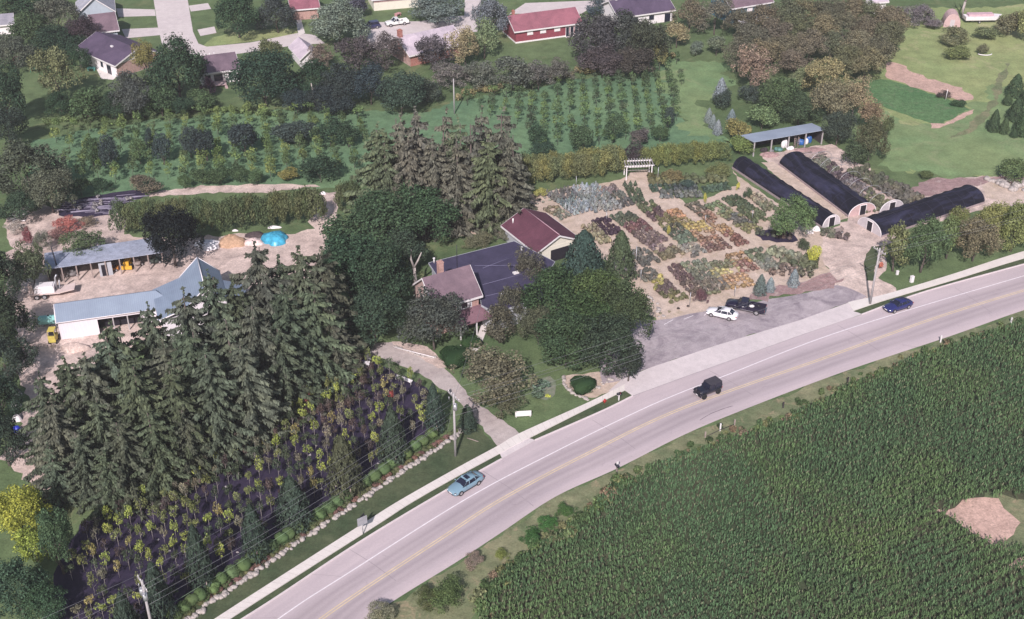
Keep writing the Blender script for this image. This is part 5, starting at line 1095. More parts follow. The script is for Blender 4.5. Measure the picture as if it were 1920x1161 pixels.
for i in range(70):
    x = R.uniform(240, 800); y = R.uniform(700, 1120); q = P(x, y)
    if inside((q.x, q.y), FP): k = R.uniform(.12, .22); setp(link('litter', SMALL[0], None, (q.x, q.y, .08), R.uniform(0, 6), (k, k, k*.7), (.5, .46, .5, 1)), 'small pale scrap lying on the black ground fabric', 'litter', 'pale scraps on the black fabric')
for (x, y) in ((735, 762), (578, 768)): sapling(P(x, y), 2.6, .5, (.26, .05, .045) if x > 700 else (.13, .04, .04), 'red leafed sapling %s on the black ground fabric' % ('near the driveway' if x > 700 else 'by the grove edge'), None)
print('fabric saplings', cnt)
# ---- orchard rows
def orchard(poly_px, a, b, sp_u, sp_v, hs, cols, label, group, skip=.1, vr=30, dark=.0):
    poly = [(P(x, y).x, P(x, y).y) for x, y in poly_px]; a = P(*a); b = P(*b); u = (b-a).normalized(); v = Vector((-u.y, u.x, 0)); n = 0
    for iu in range(-40, 80):
        for iv in range(-vr, vr):
            q = a+u*(iu*sp_u+R.uniform(-.15, .15))+v*(iv*sp_v+R.uniform(-.15, .15))
            if not inside((q.x, q.y), poly) or R.random() < skip: continue
            h = R.uniform(*hs); sapling(q, h, h*R.uniform(.27, .40), R.choice(cols), label, group, 'orchard_tree'); n += 1
    print(label[:30], n)
orchard([(95, 250), (300, 226), (480, 212), (680, 214), (700, 262), (670, 330), (560, 340), (480, 344), (260, 346), (130, 345)], (110, 250), (400, 226), 3.0, 2.3, (2.2, 3.5), [(.07, .11, .045), (.09, .135, .045), (.11, .16, .05), (.14, .18, .055), (.055, .085, .04), (.07, .1, .045)], 'young tree in the mown rows of the left orchard', 'young trees in the left orchard', .12)
orchard([(852, 200), (980, 178), (1130, 148), (1268, 118), (1288, 212), (1250, 250), (1150, 275), (1005, 290), (975, 240)], (1290, 215), (1270, 125), 3.1, 2.6, (2.4, 3.7), [(.06, .10, .05), (.08, .13, .055), (.10, .155, .055), (.055, .08, .045)], 'young tree in the mown rows of the right orchard', 'young trees in the right orchard', .1)
# pale yellowish plants on the far side of the right orchard
c = resample(curve([(860, 185), (960, 162), (1080, 142), (1180, 120), (1260, 108)]), 42)
for p in c:
    o = link('shrub', R.choice(SMALL), None, (p.x, p.y+R.uniform(-1.5, 1.5), .7), R.uniform(0, 6), (.9, .9, 1.0), jc((.19, .17, .09), .2)); setp(o, 'pale yellow brown shrub along the far side of the right orchard', 'shrub', 'shrubs along the far side of the orchard')
c = resample(curve([(88, 232), (180, 222), (300, 212), (420, 208), (520, 215)]), 26)
for p in c:
    o = link('shrub', R.choice(SMALL), None, (p.x, p.y+R.uniform(-1, 1), .5), R.uniform(0, 6), (1.2, 1.2, .8), jc((.11, .16, .06), .2)); setp(o, 'low fresh green shrub along the upper side of the left orchard', 'shrub', 'shrubs along the upper side of the left orchard')

# ---- nursery beds: rows of potted plants
POT = MB()
POT.tube([(0, 0, 0), (0, 0, .32)], [.14, .19], 7); _pm = POT.mesh('pot', [BLACK])
def potted(seed, kind):
    "small plant with its dark pot, as one mesh (a few pixels in the picture)"
    r = np.random.default_rng(seed); parts = []
    V = np.array([v.co[:] for v in _pm.vertices]); Fq = np.array([list(p.vertices) for p in _pm.polygons if len(p.vertices) == 4]); parts.append((V, Fq, 1))
    src = {'round': (90, .5, .5, .28), 'cone': (110, .42, .6, .2), 'grass': (60, .45, .7, .3), 'sparse': (40, .5, .8, .26), 'low': (60, .55, .3, .26)}[kind]; n, rw_, hh, lf = src
    d = r.normal(size=(n, 3)); d /= np.linalg.norm(d, axis=1, keepdims=True); d[:, 2] = np.abs(d[:, 2])
    rr = r.uniform(.55, 1, size=(n, 1)); p = d*rr*np.array([rw_, rw_, hh]);
    if kind == 'cone': p[:, 2] = r.uniform(0, 1, n)*hh*1.5; f = (1.05-p[:, 2]/(hh*1.6))[:, None]; a = r.uniform(0, 6.28, n); p[:, :2] = np.stack([np.cos(a), np.sin(a)], 1)*rw_*f; d = np.stack([np.cos(a), np.sin(a), np.full(n, .6)], 1)
    p[:, 2] += .3
    Vq, Fq = quads(p, d+r.normal(size=(n, 3))*.4, lf, r, 1.3); parts.append((Vq, Fq, 0))
    V = IV*.5*np.array([rw_, rw_, hh])*1.3+np.array([0, 0, .35+hh*.3]); parts.append((V, IF, 0)) if kind != 'sparse' else None
    return faces_mesh('potted_plant', parts, [LEAF, BLACK])
PK = {k: [potted(90+i*7+s, k) for s in range(3)] for i, k in enumerate(('round', 'cone', 'grass', 'sparse', 'low'))}
def bed(a, b, w, cols, what, where, kind='round', sp=1.05, s=1.0, name=None, skip=.06):
    A, B = P(*a), P(*b); u = B-A; L = u.length; u.normalize(); v = Vector((-u.y, u.x, 0)); wm = w*2/(F/depth(A))*1.5; nr = max(1, round(wm/sp)); nu = int(L/sp); n = 0
    name = name or {'round': 'potted_shrub', 'cone': 'potted_evergreen', 'grass': 'ornamental_grass', 'sparse': 'potted_tree', 'low': 'flowering_perennial'}[kind]
    for i in range(nu+1):
        for j in range(nr):
            if R.random() < skip: continue
            q = A+u*(i*sp+R.uniform(-.12, .12))+v*((j-(nr-1)/2)*sp+R.uniform(-.12, .12))
            k = s*R.uniform(.8, 1.2); t = i/max(nu, 1); ci = min(int(t*len(cols)+R.uniform(-.35, .35)), len(cols)-1); ci = max(ci, 0)
            o = link(name, R.choice(PK[kind]), None, q, R.uniform(0, 6.28), (k, k, k*R.uniform(.85, 1.15)), jc(cols[ci], .28, 1.12, .36)); n += 1
            setp(o, '%s, %s' % (what, where if where.startswith(('of ', 'right of', 'left of', 'below', 'behind', 'between', 'beside', 'against', 'inside', 'under', 'above', 'nearest')) else where), name.replace('_', ' '), 'plants in the bed '+where)
    return n
tot = 0
for args in [
 ((1046, 362), (1100, 402), 17, [(.12, .12, .13), BLU, (.22, .26, .31)], 'grey blue potted evergreen', 'left of the pale blue spruces, behind the garage', 'cone'),
 ((1096, 353), (1141, 397), 18, [(.2, .24, .29), (.17, .2, .22), (.2, .22, .24)], 'pale blue potted spruce', 'of pale blue spruces below the yellow green hedge', 'cone'),
 ((1136, 353), (1174, 389), 12, [(.2, .15, .15), (.1, .11, .1), (.09, .09, .1)], 'grey purple potted shrub', 'between the blue spruces and the arbor path'),
 ((1181, 350), (1199, 385), 8, [(.07, .1, .06)], 'upright green potted evergreen', 'right below the arbor', 'cone'),
 ((1208, 385), (1292, 458), 12, [(.1, .12, .06), (.1, .06, .07), (.13, .12, .05), (.07, .08, .06), (.1, .14, .1)], 'mixed green and maroon potted shrub', 'running down the centre of the nursery'),
 ((1163, 404), (1266, 486), 15, [(.08, .1, .07), (.15, .07, .08), (.14, .1, .1), (.16, .11, .12), (.15, .13, .08)], 'maroon and green potted shrub', 'left of the centre bed'),
 ((1124, 415), (1151, 441), 14, [(.06, .035, .06)], 'dark purple potted shrub', 'of dark purple shrubs behind the firs'),
 ((1194, 474), (1224, 500), 14, [(.11, .11, .1)], 'grey green potted shrub', 'beside the fir tree'),
 ((1030, 392), (1064, 412), 10, [(.16, .13, .08), (.15, .16, .13)], 'tan green potted perennial', 'right behind the garage roof', 'low'),
 ((1103, 427), (1136, 458), 10, [(.18, .15, .1), (.2, .18, .1)], 'tan ornamental grass clump', 'left of the dark purple shrubs', 'grass'),
 ((1257, 397), (1284, 424), 14, [(.35, .17, .07), (.18, .14, .05)], 'orange potted perennial', 'of orange plants in neat rows', 'low'),
 ((1299, 421), (1349, 470), 16, [(.32, .24, .06), (.26, .15, .08), (.22, .12, .09), (.16, .09, .08)], 'yellow to brown potted perennial', 'below the orange rows', 'low'),
 ((1297, 385), (1397, 463), 10, [(.1, .09, .07), (.22, .12, .08), (.26, .15, .07), (.18, .08, .07)], 'brown and maroon potted perennial', 'right of the orange rows', 'low'),
 ((1335, 385), (1421, 439), 12, [(.11, .15, .07), (.14, .15, .07), (.1, .1, .09), (.14, .14, .06)], 'green and olive potted perennial', 'left of the dirt lane by the hoop house', 'low'),
 ((1369, 373), (1432, 418), 13, [(.06, .09, .05), (.09, .12, .06)], 'dark green potted shrub', 'nearest the hoop house'),
 ((1412, 368), (1448, 400), 9, [(.24, .2, .14), (.12, .13, .08)], 'pale potted grass', 'against the first hoop house', 'grass'),
 ((1206, 512), (1274, 566), 13, [(.11, .11, .1), (.3, .27, .05), (.12, .08, .08), (.12, .12, .05)], 'grey and yellow potted shrub', 'lowest left beside the maple'),
 ((1263, 503), (1314, 560), 11, [(.13, .08, .09), (.12, .09, .08)], 'maroon grey potted shrub', 'second from the maple in the lower nursery'),
 ((1300, 495), (1345, 547), 17, [SGE, (.13, .14, .11), (.15, .13, .11)], 'grey sage potted shrub', 'in the middle of the lower nursery'),
 ((1347, 494), (1388, 540), 19, [(.14, .15, .09), (.34, .3, .1), (.3, .17, .09), (.34, .2, .08)], 'orange and yellow flowering perennial', 'of bright flowers above the white car', 'low'),
 ((1376, 480), (1409, 512), 12, [(.24, .14, .07), (.2, .1, .09)], 'orange brown potted perennial', 'right of the bright flowers', 'low'),
 ((1412, 474), (1455, 510), 15, [(.12, .15, .1), (.17, .18, .15)], 'grey green potted shrub', 'above the mulch bed by the pickup'),
 ((1285, 462), (1316, 482), 12, [(.25, .23, .21), (.18, .17, .16)], 'silvery potted shrub', 'at the central cross path'),
 ((1222, 356), (1310, 352), 9, [(.05, .09, .07), (.06, .08, .09)], 'dark teal potted shrub', 'at the front of the plant block right of the arbor'),
 ((1222, 342), (1370, 336), 12, [(.14, .14, .06), (.1, .13, .06), (.12, .14, .06)], 'yellow olive potted shrub', 'at the back of the plant block right of the arbor', 'round', 1.3, 1.6),
 ((1240, 368), (1320, 366), 8, [(.12, .13, .13)], 'grey potted shrub', 'lowest in the plant block right of the arbor'),
 ((1322, 358), (1366, 352), 9, [(.06, .11, .07)], 'green potted shrub', 'at the right end of the plant block'),
 ((868, 402), (936, 386), 14, [(.14, .09, .07), (.14, .17, .05), (.12, .15, .05)], 'reddish and yellow green potted shrub', 'under the trees behind the farmhouse', 'round', 1.2, 1.3),
 ((968, 388), (1036, 368), 12, [(.3, .28, .2), (.2, .2, .16)], 'small pale potted perennial', 'of tiny pots between spruces and blue spruces', 'low', 1.2, .7),
 ((1510, 298), (1654, 398), 24, [(.13, .14, .11), (.1, .07, .09), (.14, .12, .13), (.12, .13, .07)], 'grey and plum potted shrub', 'inside the uncovered hoop frame'),
 ((1420, 438), (1488, 448), 8, [(.06, .07, .05), (.09, .06, .06)], 'dark potted shrub', 'on the dark ground strip under the tree'),
 ((1610, 322), (1714, 380), 17, [(.1, .11, .07), (.12, .11, .09)], 'olive brown container shrub', 'right of the uncovered hoop frame', 'round', 1.25, 1.5),
 ((1444, 480), (1530, 500), 18, [SGE, (.14, .15, .1), (.1, .12, .06)], 'loose sage green shrub', 'between the nursery and the dirt entrance', 'round', 1.4, 1.8),
 ((1450, 512), (1530, 518), 9, [(.15, .11, .1), (.13, .13, .09)], 'bare twiggy shrub', 'above the mulch bed near the dirt entrance', 'sparse', 1.4, 1.6),
 ((1320, 556), (1350, 548), 5, [(.16, .16, .08)], 'small olive potted plant', 'of small pots along the parking lot edge', 'low'),
 ((1238, 590), (1300, 572), 5, [(.14, .13, .08), (.06, .05, .05)], 'scattered little pot', 'of loose pots at the corner of the parking lot', 'low', 1.6, .6),
 ((1545, 440), (1590, 448), 9, [(.14, .15, .11), (.12, .09, .09)], 'grey green container plant', 'beside the door of the first hoop house', 'round', 1.2, 1.3)]:
    args = list(args)+[None]*(8-len(args)) if len(args) < 8 else list(args)
    kd = args[6] or 'round'; nm = None
    if kd == 'round' and ('maroon' in args[4] or 'purple' in args[4] or 'plum' in args[4]): nm = 'maroon_shrub' if 'maroon' in args[4] else 'purple_shrub' if 'purple' in args[4] else 'plum_shrub'
    elif kd == 'round' and (args[8] if len(args) > 8 else None or 1.0) and (len(args) > 8 and args[8] >= 1.3): nm = 'container_shrub'
    tot += bed(*args[:6], kd, args[7] or .86, (args[8] if len(args) > 8 else 1.0)*.84, nm)
print('potted', tot)
# taller single plants inside the beds
for (l, x, y, rx, ry, c) in [('slim yellow green upright shrub in the nursery beds, left one', 1322, 372, 4, 12, (.33, .33, .05)), ('slim yellow green upright shrub near the hoop house', 1384, 350, 4, 10, (.36, .35, .06)), ('slim yellow upright shrub in the centre bed', 1254, 432, 4, 10, (.33, .29, .07)), ('dark pyramidal shrub by the hoop house gravel', 1402, 362, 9, 11, (.05, .08, .05)), ('green tree shrub with round head in the back bed', 1348, 318, 24, 14, (.14, .16, .06)), ('olive round shrub in the back bed near the arbor', 1262, 330, 22, 12, (.15, .13, .06)), ('dark teal round shrub in the back bed', 1290, 345, 16, 11, (.05, .08, .08)), ('yellow shrub right of the spruces behind the beds', 1014, 362, 16, 7, (.28, .27, .08))]:
    shrub(l, x, y, rx, ry, c, 'med')

# ---- corn
def corn(poly_px, holes, ang, name, label):
    r = np.random.default_rng(5)
    poly = [tuple(P(x, y, 1.15)[:2]) for x, y in poly_px]; hl = [[tuple(P(x, y)[:2]) for x, y in h] for h in holes]
    u = np.array([math.cos(ang), math.sin(ang)]); v = np.array([-u[1], u[0]]); A = np.array(poly)
    U0, U1 = (A@u).min(), (A@u).max(); V0, V1 = (A@v).min(), (A@v).max()
    gu, gv = np.meshgrid(np.arange(U0, U1, .31), np.arange(V0, V1, 1.12)); gu = gu+r.uniform(-.18, .18, gu.shape); gv = gv+r.normal(0, .06, gv.shape)
    p = gu.ravel()[:, None]*u+gv.ravel()[:, None]*v
    def ins(p, poly):
        c = np.zeros(len(p), bool); n = len(poly)
        for i in range(n):
            (x1, y1), (x2, y2) = poly[i], poly[(i+1) % n]
            if y1 == y2: continue
            m = ((y1 > p[:, 1]) != (y2 > p[:, 1])) & (p[:, 0] < (x2-x1)*(p[:, 1]-y1)/(y2-y1)+x1); c ^= m
        return c
    k = ins(p, poly)
    for h in hl: k &= ~ins(p, h)
    p = p[k]; k = r.random(len(p)) > .05; p = p[k]; n = len(p); print('corn plants', n)
    big = 1.7+.3*np.sin(p[:, 0]*.13+1)*np.sin(p[:, 1]*.11)
    Vs, Fs = [], []; nb = 7; base = 0; out = []
    for b in range(nb):
        a = r.uniform(0, 6.283, n); z0 = big*(.3+.62*b/nb)*r.uniform(.9, 1.1, n); ln = r.uniform(.3, .5, n)*(1.1-.5*b/nb)
        d = np.stack([np.cos(a), np.sin(a)], 1); pr = np.stack([-d[:, 1], d[:, 0]], 1)*.055
        q0 = np.concatenate([p, z0[:, None]], 1); q1 = np.concatenate([p+d*ln[:, None]*.55, (z0+.22)[:, None]], 1); q2 = np.concatenate([p+d*ln[:, None], (z0-.05-.2*r.random(n))[:, None]], 1)
        w3 = np.concatenate([pr, np.zeros((n, 1))], 1)
        out.append(np.stack([q0-w3*.6, q0+w3*.6, q1+w3*1.2, q1-w3*1.2, q2+w3*.4, q2-w3*.4], 1))
    V = np.concatenate(out).reshape(-1, 3); m = len(V)//6; i = np.arange(m)[:, None]*6
    Fc = np.concatenate([i+np.array([0, 1, 2, 3]), i+np.array([3, 2, 4, 5])])
    # tassels and stalks
    s = np.concatenate([p, (big*1.0)[:, None]], 1); e = np.array([.03, 0, 0]); g = np.array([0, 0, .3])
    s = s[r.random(n) < .45]; m_ = len(s)
    tV = np.stack([s-e, s+e, s+e+g+r.normal(0, .05, (m_, 3)), s-e+g], 1).reshape(-1, 3); tF = np.arange(4*m_).reshape(m_, 4)
    return setp(link(name, faces_mesh(name, [(V, Fc, 0), (tV, tF, 1)], [CORNM, TASSEL]), None, color=(.088, .15, .078, 1)), label, 'corn', None, 'stuff')
TASSEL = plain('corn_tassel', (.2, .22, .13, 1), .9)
corn([(905, 1230), (893, 1142), (929, 1078), (976, 1041), (1077, 974), (1144, 910), (1211, 877), (1280, 847), (1347, 819), (1465, 783), (1616, 707), (1767, 650), (1920, 600), (2120, 535), (2200, 900), (2200, 1230)],
     [[(1738, 952), (1775, 957), (1805, 948), (1830, 935), (1875, 938), (1960, 930), (1990, 1040), (1900, 1030), (1851, 1018), (1815, 1003), (1795, 985)], [(1855, 1076), (1925, 1046), (1980, 1040), (1980, 1052), (1928, 1056)]], math.radians(27), 'corn_field', 'dense rows of tall green corn filling the lower right')
patch('corn_soil_path', [(1855, 1076), (1925, 1046), (1980, 1040), (1980, 1052), (1928, 1058)], REDSOIL, 5, 0.3, 1)
# ------------------------------------------------------------------ vehicles
def loft(rings, m=0, mb=None, caps=True, smooth=True):
    mb = mb or MB(); n = len(rings[0]); V = [p for r_ in rings for p in r_]
    Fs = [(i*n+k, i*n+(k+1) % n, (i+1)*n+(k+1) % n, (i+1)*n+k) for i in range(len(rings)-1) for k in range(n)]
    mb.add(V, Fs, m, smooth)
    if caps: b = len(mb.v)-len(V); mb.f += [tuple(b+k for k in range(n))[::-1], tuple(b+(len(rings)-1)*n+k for k in range(n))]; mb.m += [m, m]; mb.sm += [False, False]
    return mb
def ring(x, hw, zb, zs, zt, crown=.05):
    "body cross-section: rocker, shoulder, deck"
    return [(x, -hw*.86, zb), (x, -hw, zb+.16), (x, -hw*1.0, (zb+zs)*.55), (x, -hw*.965, zs), (x, -hw*.82, zt), (x, 0, zt+crown), (x, hw*.82, zt), (x, hw*.965, zs), (x, hw, (zb+zs)*.55), (x, hw, zb+.16), (x, hw*.86, zb)]
def wheel(root, x, y, r, w=.22, rim=RIM, n=18):
    s = 1 if y > 0 else -1; t = MB()
    prof = [(r*.62, -w/2), (r*.95, -w/2), (r, -w*.35), (r, w*.35), (r*.95, w/2), (r*.62, w/2)]
    V = [(x+a*math.cos(2*math.pi*k/n), y+b, r+a*math.sin(2*math.pi*k/n)) for k in range(n) for (a, b) in prof]; m = len(prof)
    t.add(V, [(k*m+j, ((k+1) % n)*m+j, ((k+1) % n)*m+(j+1) % m, k*m+(j+1) % m) for k in range(n) for j in range(m)], 0, True)
    ty = t.build('wheel', RUBBER, root)
    q = MB(); q.cyl((x, y-w*.42, r), r*.62, w*.84, n, 0, 'Y'); q.cyl((x, y+s*w*.43, r), r*.16, s*.02, 8, 0, 'Y')
    for k in range(5): a = 2*math.pi*k/5; q.tube([(x+.15*r*math.cos(a), y+s*w*.44, r+.15*r*math.sin(a)), (x+.58*r*math.cos(a), y+s*w*.44, r+.58*r*math.sin(a))], r*.07, 4)
    q.build('rim', rim, ty)
def car(label, cat, name, front_px, rear_px, wb, color, kind='sedan', side=1, group='cars', sc_=1.0, rimm=RIM):
    "front_px / rear_px: ground contact of the two wheels nearest the camera"
    a, b = P(*front_px), P(*rear_px); d = (a-b).normalized(); per = Vector((-d.y, d.x, 0))
    if per.y < 0: per = -per
    tw = {'sedan': .77, 'suv': .78, 'jeep': .8, 'pickup': .86, 'wagon': .77}[kind]; c = (a+b)/2+per*tw
    root = empty(name, (c.x, c.y, .046 if kind in 'sedan jeep wagon' and group == 'vehicles on the road' else .03), math.atan2(d.y, d.x), label, cat, group)
    B = lambda m, nm, mt, par=root, cl=None: m.build(nm, mt, par, color=cl)
    h = wb/2; col4 = (*color, 1)
    if kind in ('sedan', 'wagon'):
        f, r_ = h+.92, -h-1.05; W = .9; zb = .2
        tail = .95 if kind == 'sedan' else .98
        st = [(f, .58, .34, .46, .5), (f-.1, .74, .22, .56, .62), (f-.35, .84, zb, .64, .70), (h+.2, .88, zb, .70, .80), (h-.35, .9, zb, .76, .9), (h-.75, .91, zb, .82, .94), (0, .92, zb, .84, .95), (-h+.45, .915, zb, .86, .96), (-h-.1, .9, zb, .86, tail+.02), (-h-.6, .87, zb+.02, .82, tail), (r_+.15, .8, .25, .76, .9), (r_, .66, .36, .66, .76)]
        B(loft([ring(*s) for s in st]), 'body', CARPAINT, cl=col4)
        # cabin: window band then roof
        lo = [(h-.62, .80), (h-.2 if False else h-.5, .82), (0, .84), (-h+.2, .82), (-h-.42 if kind == 'sedan' else r_+.3, .74)]
        base = [(h-.55, .76), (h-.3, .8), (-.1, .82), (-h+.35, .8), ((-h-.5) if kind == 'sedan' else r_+.25, .7)]
        top = [(h-1.22, .56), (h-1.05, .6), (-.25, .64), (-h+.45, .6), ((-h+.12) if kind == 'sedan' else r_+.6, .54)]
        zt = 1.40
        def lp(l, z): return [(x, -y, z) for x, y in l]+[(x, y, z) for x, y in l[::-1]]
        g = MB(); L0, L1 = lp(base, .93), lp(top, zt-.06); n = len(L0)
        g.add(L0+L1, [(i, (i+1) % n, n+(i+1) % n, n+i) for i in range(n)], 0, False); B(g, 'windows', GLASS)
        rf = MB(); L2 = lp([(x+(.02 if i == 0 else 0), y*1.03) for i, (x, y) in enumerate(top)], zt-.075); L3 = lp([(x*.97-.01, y*.86) for x, y in top], zt+.02)
        rf.add(L2+L3, [(i, (i+1) % n, n+(i+1) % n, n+i) for i in range(n)]+[tuple(range(n, 2*n))], 0, True); B(rf, 'roof', CARPAINT, cl=col4)
        pl = MB()
        for s in (-1, 1):
            for (p0_, p1_) in ((base[0], top[0]), ((0.0, .83), (-.12, .64)), (base[4], top[4]), ((-h+.28, .81), (-h+.42, .61))):
                pl.tube([(p0_[0], s*p0_[1]*1.005, .93), (p1_[0], s*p1_[1]*1.01, zt-.05)], .045, 4)
        B(pl, 'pillars', CARPAINT, cl=col4)
        if side == 2: B(MB().box(-.55, .0, -.40, .40, zt+.005, zt+.035), 'sunroof', GLASS)
        for s in (-1, 1):
            B(MB().ellip((h-.72, s*.97, .98), (.1, .09, .07), 8, 5), 'mirror', CARPAINT, cl=col4)
            B(MB().ellip((f-.22, s*.66, .6), (.2, .16, .08), 8, 5), 'headlight', CHROME); B(MB().ellip((r_+.12, s*.66, .74), (.12, .17, .09), 8, 5), 'tail_light', TAILL)
        B(MB().box(f-.02, f+.03, -.26, .26, .42, .53), 'licence_plate', WHITE); B(MB().box(f-.09, f+.01, -.5, .5, .28, .4), 'grille', BLACK)
        wr = .34; wxs = ((h, .845), (-h, .845))
        B(loft([[(x, y*1.01, z) for (x, y, z) in ring(s[0], s[1]*.99, s[2]-.06, s[2]+.1, s[2]+.12)] for s in st[2:-2]]), 'sill_trim', BLACK)
    elif kind == 'jeep':
        f, r_ = h+.62, -h-.72
        B(loft([ring(f-.26, .66, .5, .9, 1.04), ring(f-.4, .7, .48, .95, 1.08), ring(.35, .76, .48, 1.0, 1.12), ring(.0, .8, .48, 1.04, 1.12), ring(r_+.2, .8, .48, 1.04, 1.12), ring(r_+.1, .76, .52, 1.0, 1.08)]), 'body', CARPAINT, cl=col4)
        hd = MB(); hd.add([(.3, -.66, 1.05), (f-.3, -.58, 1.0), (f-.3, .58, 1.0), (.3, .66, 1.05), (.3, -.62, 1.22), (f-.3, -.5, 1.17), (f-.3, .5, 1.17), (.3, .62, 1.22)], [(4, 5, 6, 7), (0, 1, 5, 4), (1, 2, 6, 5), (2, 3, 7, 6), (3, 0, 4, 7)]); B(hd, 'bonnet', CARPAINT, cl=col4)
        cb = [(.42, .72), (r_+.12, .74)]; ct = [(.12, .66), (r_+.22, .68)]
        L0 = [(cb[0][0], -.72, 1.12), (cb[1][0], -.76, 1.12), (cb[1][0], .76, 1.12), (cb[0][0], .72, 1.12)]; L1 = [(ct[0][0], -.66, 1.76), (ct[1][0], -.68, 1.76), (ct[1][0], .68, 1.76), (ct[0][0], .66, 1.76)]
        B(MB().add(L0+L1, [(i, (i+1) % 4, 4+(i+1) % 4, 4+i) for i in range(4)]), 'windows', GLASS)
        B(MB().slab([(.18, -.7, 1.86), (.18, .7, 1.86), (r_+.14, .72, 1.84), (r_+.14, -.72, 1.84)], .1), 'soft_top', plain('soft_top_cloth', (.05, .045, .06, 1), .9))
        pl = MB()
        for s in (-1, 1):
            for x0, x1 in ((.42, .12), (-.62, -.62), (r_+.12, r_+.22)): pl.tube([(x0, s*.74, 1.12), (x1, s*.69, 1.78)], .06, 4)
        B(pl, 'pillars', BLACK)
        for s in (-1, 1):
            for x in (h, -h):
                fd = MB(); fd.add([(x-.5, s*.62, .86), (x-.35, s*.62, 1.0), (x+.35, s*.62, 1.0), (x+.55, s*.62, .8), (x-.5, s*.92, .84), (x-.35, s*.92, .97), (x+.35, s*.92, .97), (x+.55, s*.92, .78)], [(0, 1, 5, 4), (1, 2, 6, 5), (2, 3, 7, 6)]); B(fd, 'fender', BLACK)
            B(MB().cyl((f-.27, s*.42, .88), .11, .05, 10, 0, 'X'), 'headlight', CHROME); B(MB().box(r_+.04, r_+.1, s*.7-.07, s*.7+.07, .75, .95), 'tail_light', TAILL)
            B(MB().box(.25, .38, s*.8-.07, s*.8+.07, 1.14, 1.3), 'mirror', BLACK)
        B(MB().box(-.45, -.0, -.83, -.785, .62, 1.3), 'door', plain('door_pale_reflection', (.45, .43, .5, 1), .5)) if False else B(MB().box(-.6, .3, -.8, -.782, .6, 1.1), 'door', CARPAINT, cl=col4)
        B(MB().box(f-.24, f-.18, -.4, .4, .6, 1.0), 'grille', BLACK); B(MB().box(f-.12, f+.04, -.75, .75, .48, .62), 'bumper', BLACK); B(MB().box(f+.045, f+.06, -.2, .2, .48, .62), 'licence_plate', WHITE)
        B(MB().cyl((r_-.14, 0, 1.0), .37, .2, 14, 0, 'X'), 'spare_wheel', RUBBER)
        wr = .4; wxs = ((h, .8), (-h, .8))
    elif kind == 'pickup':
        f, r_ = h+.95, -h-1.15
        st = [(f, .72, .5, .8, .88), (f-.12, .88, .42, .92, 1.0), (f-.5, .95, .4, .98, 1.08), (h-.4, .97, .4, 1.02, 1.14), (h-.75, .98, .4, 1.04, 1.16)]
        B(loft([ring(*s) for s in st]), 'body', CARPAINT, cl=col4)
        xb = -.45 if wb > 3.3 else -.6
        st = [(h-.75, .98, .4, 1.04, 1.16), (xb-.02, .98, .4, 1.05, 1.17)]; B(loft([ring(*s) for s in st]), 'cab', CARPAINT, cl=col4)
        L0 = [(h-.7, -.86, 1.14), (xb, -.88, 1.14), (xb, .88, 1.14), (h-.7, .86, 1.14)]; L1 = [(h-1.35, -.7, 1.74), (xb+.1, -.72, 1.74), (xb+.1, .72, 1.74), (h-1.35, .7, 1.74)]
        B(MB().add(L0+L1, [(i, (i+1) % 4, 4+(i+1) % 4, 4+i) for i in range(4)]), 'windows', GLASS)
        B(MB().slab([(h-1.28, -.74, 1.8), (h-1.28, .74, 1.8), (xb+.06, .75, 1.8), (xb+.06, -.75, 1.8)], .08), 'roof', CARPAINT, cl=col4)
        pl = MB()
        for s in (-1, 1):
            for x0, x1 in ((h-.7, h-1.33), (xb+.02, xb+.12), ((h+xb)/2-.3, (h+xb)/2-.45)): pl.tube([(x0, s*.88, 1.14), (x1, s*.72, 1.76)], .055, 4)
        B(pl, 'pillars', CARPAINT, cl=col4)
        bd = MB(); bd.box(r_+.05, xb-.06, -.97, -.87, .5, 1.14).box(r_+.05, xb-.06, .87, .97, .5, 1.14).box(r_, r_+.08, -.96, .96, .5, 1.13).box(xb-.16, xb-.07, -.9, .9, .5, 1.14).box(r_+.05, xb-.06, -.9, .9, .5, .62)
        B(bd, 'cargo_bed', CARPAINT, cl=col4)
        for s in (-1, 1):
            B(MB().ellip((f-.12, s*.72, .84), (.12, .17, .11), 8, 5), 'headlight', CHROME); B(MB().box(r_-.02, r_+.02, s*.88-.07, s*.88+.07, .8, 1.05), 'tail_light', TAILL)
            B(MB().box(h-.9, h-.78, s*1.08-.1, s*1.08+.1, 1.16, 1.36), 'mirror', BLACK)
            B(MB().box(-h+.5, h-.5, s*.985-.01, s*.985+.01, .52, .64), 'side_trim', CHROME if color[0] < .3 else CARPAINT, cl=col4)
        B(MB().box(f-.06, f+.08, -.85, .85, .45, .62), 'bumper', CHROME); B(MB().box(r_-.16, r_-.02, -.85, .85, .45, .6), 'rear_bumper', CHROME); B(MB().box(f-.06, f+.02, -.55, .55, .68, .92), 'grille', BLACK)
        wr = .42; wxs = ((h, .9), (-h, .9))
    elif kind == 'suv':
        f, r_ = h+.85, -h-.85; st = [(f, .66, .36, .66, .74), (f-.12, .82, .26, .8, .9), (h-.3, .9, .25, .92, 1.02), (h-.7, .92, .25, .96, 1.06), (-h-.2, .92, .25, .96, 1.06), (r_+.08, .86, .3, .94, 1.04), (r_, .74, .42, .84, .96)]
        B(loft([ring(*s) for s in st]), 'body', CARPAINT, cl=col4)
        L0 = [(h-.5, -.8, 1.05), (r_+.1, -.8, 1.05), (r_+.1, .8, 1.05), (h-.5, .8, 1.05)]; L1 = [(h-1.2, -.66, 1.6), (r_+.35, -.68, 1.6), (r_+.35, .68, 1.6), (h-1.2, .66, 1.6)]
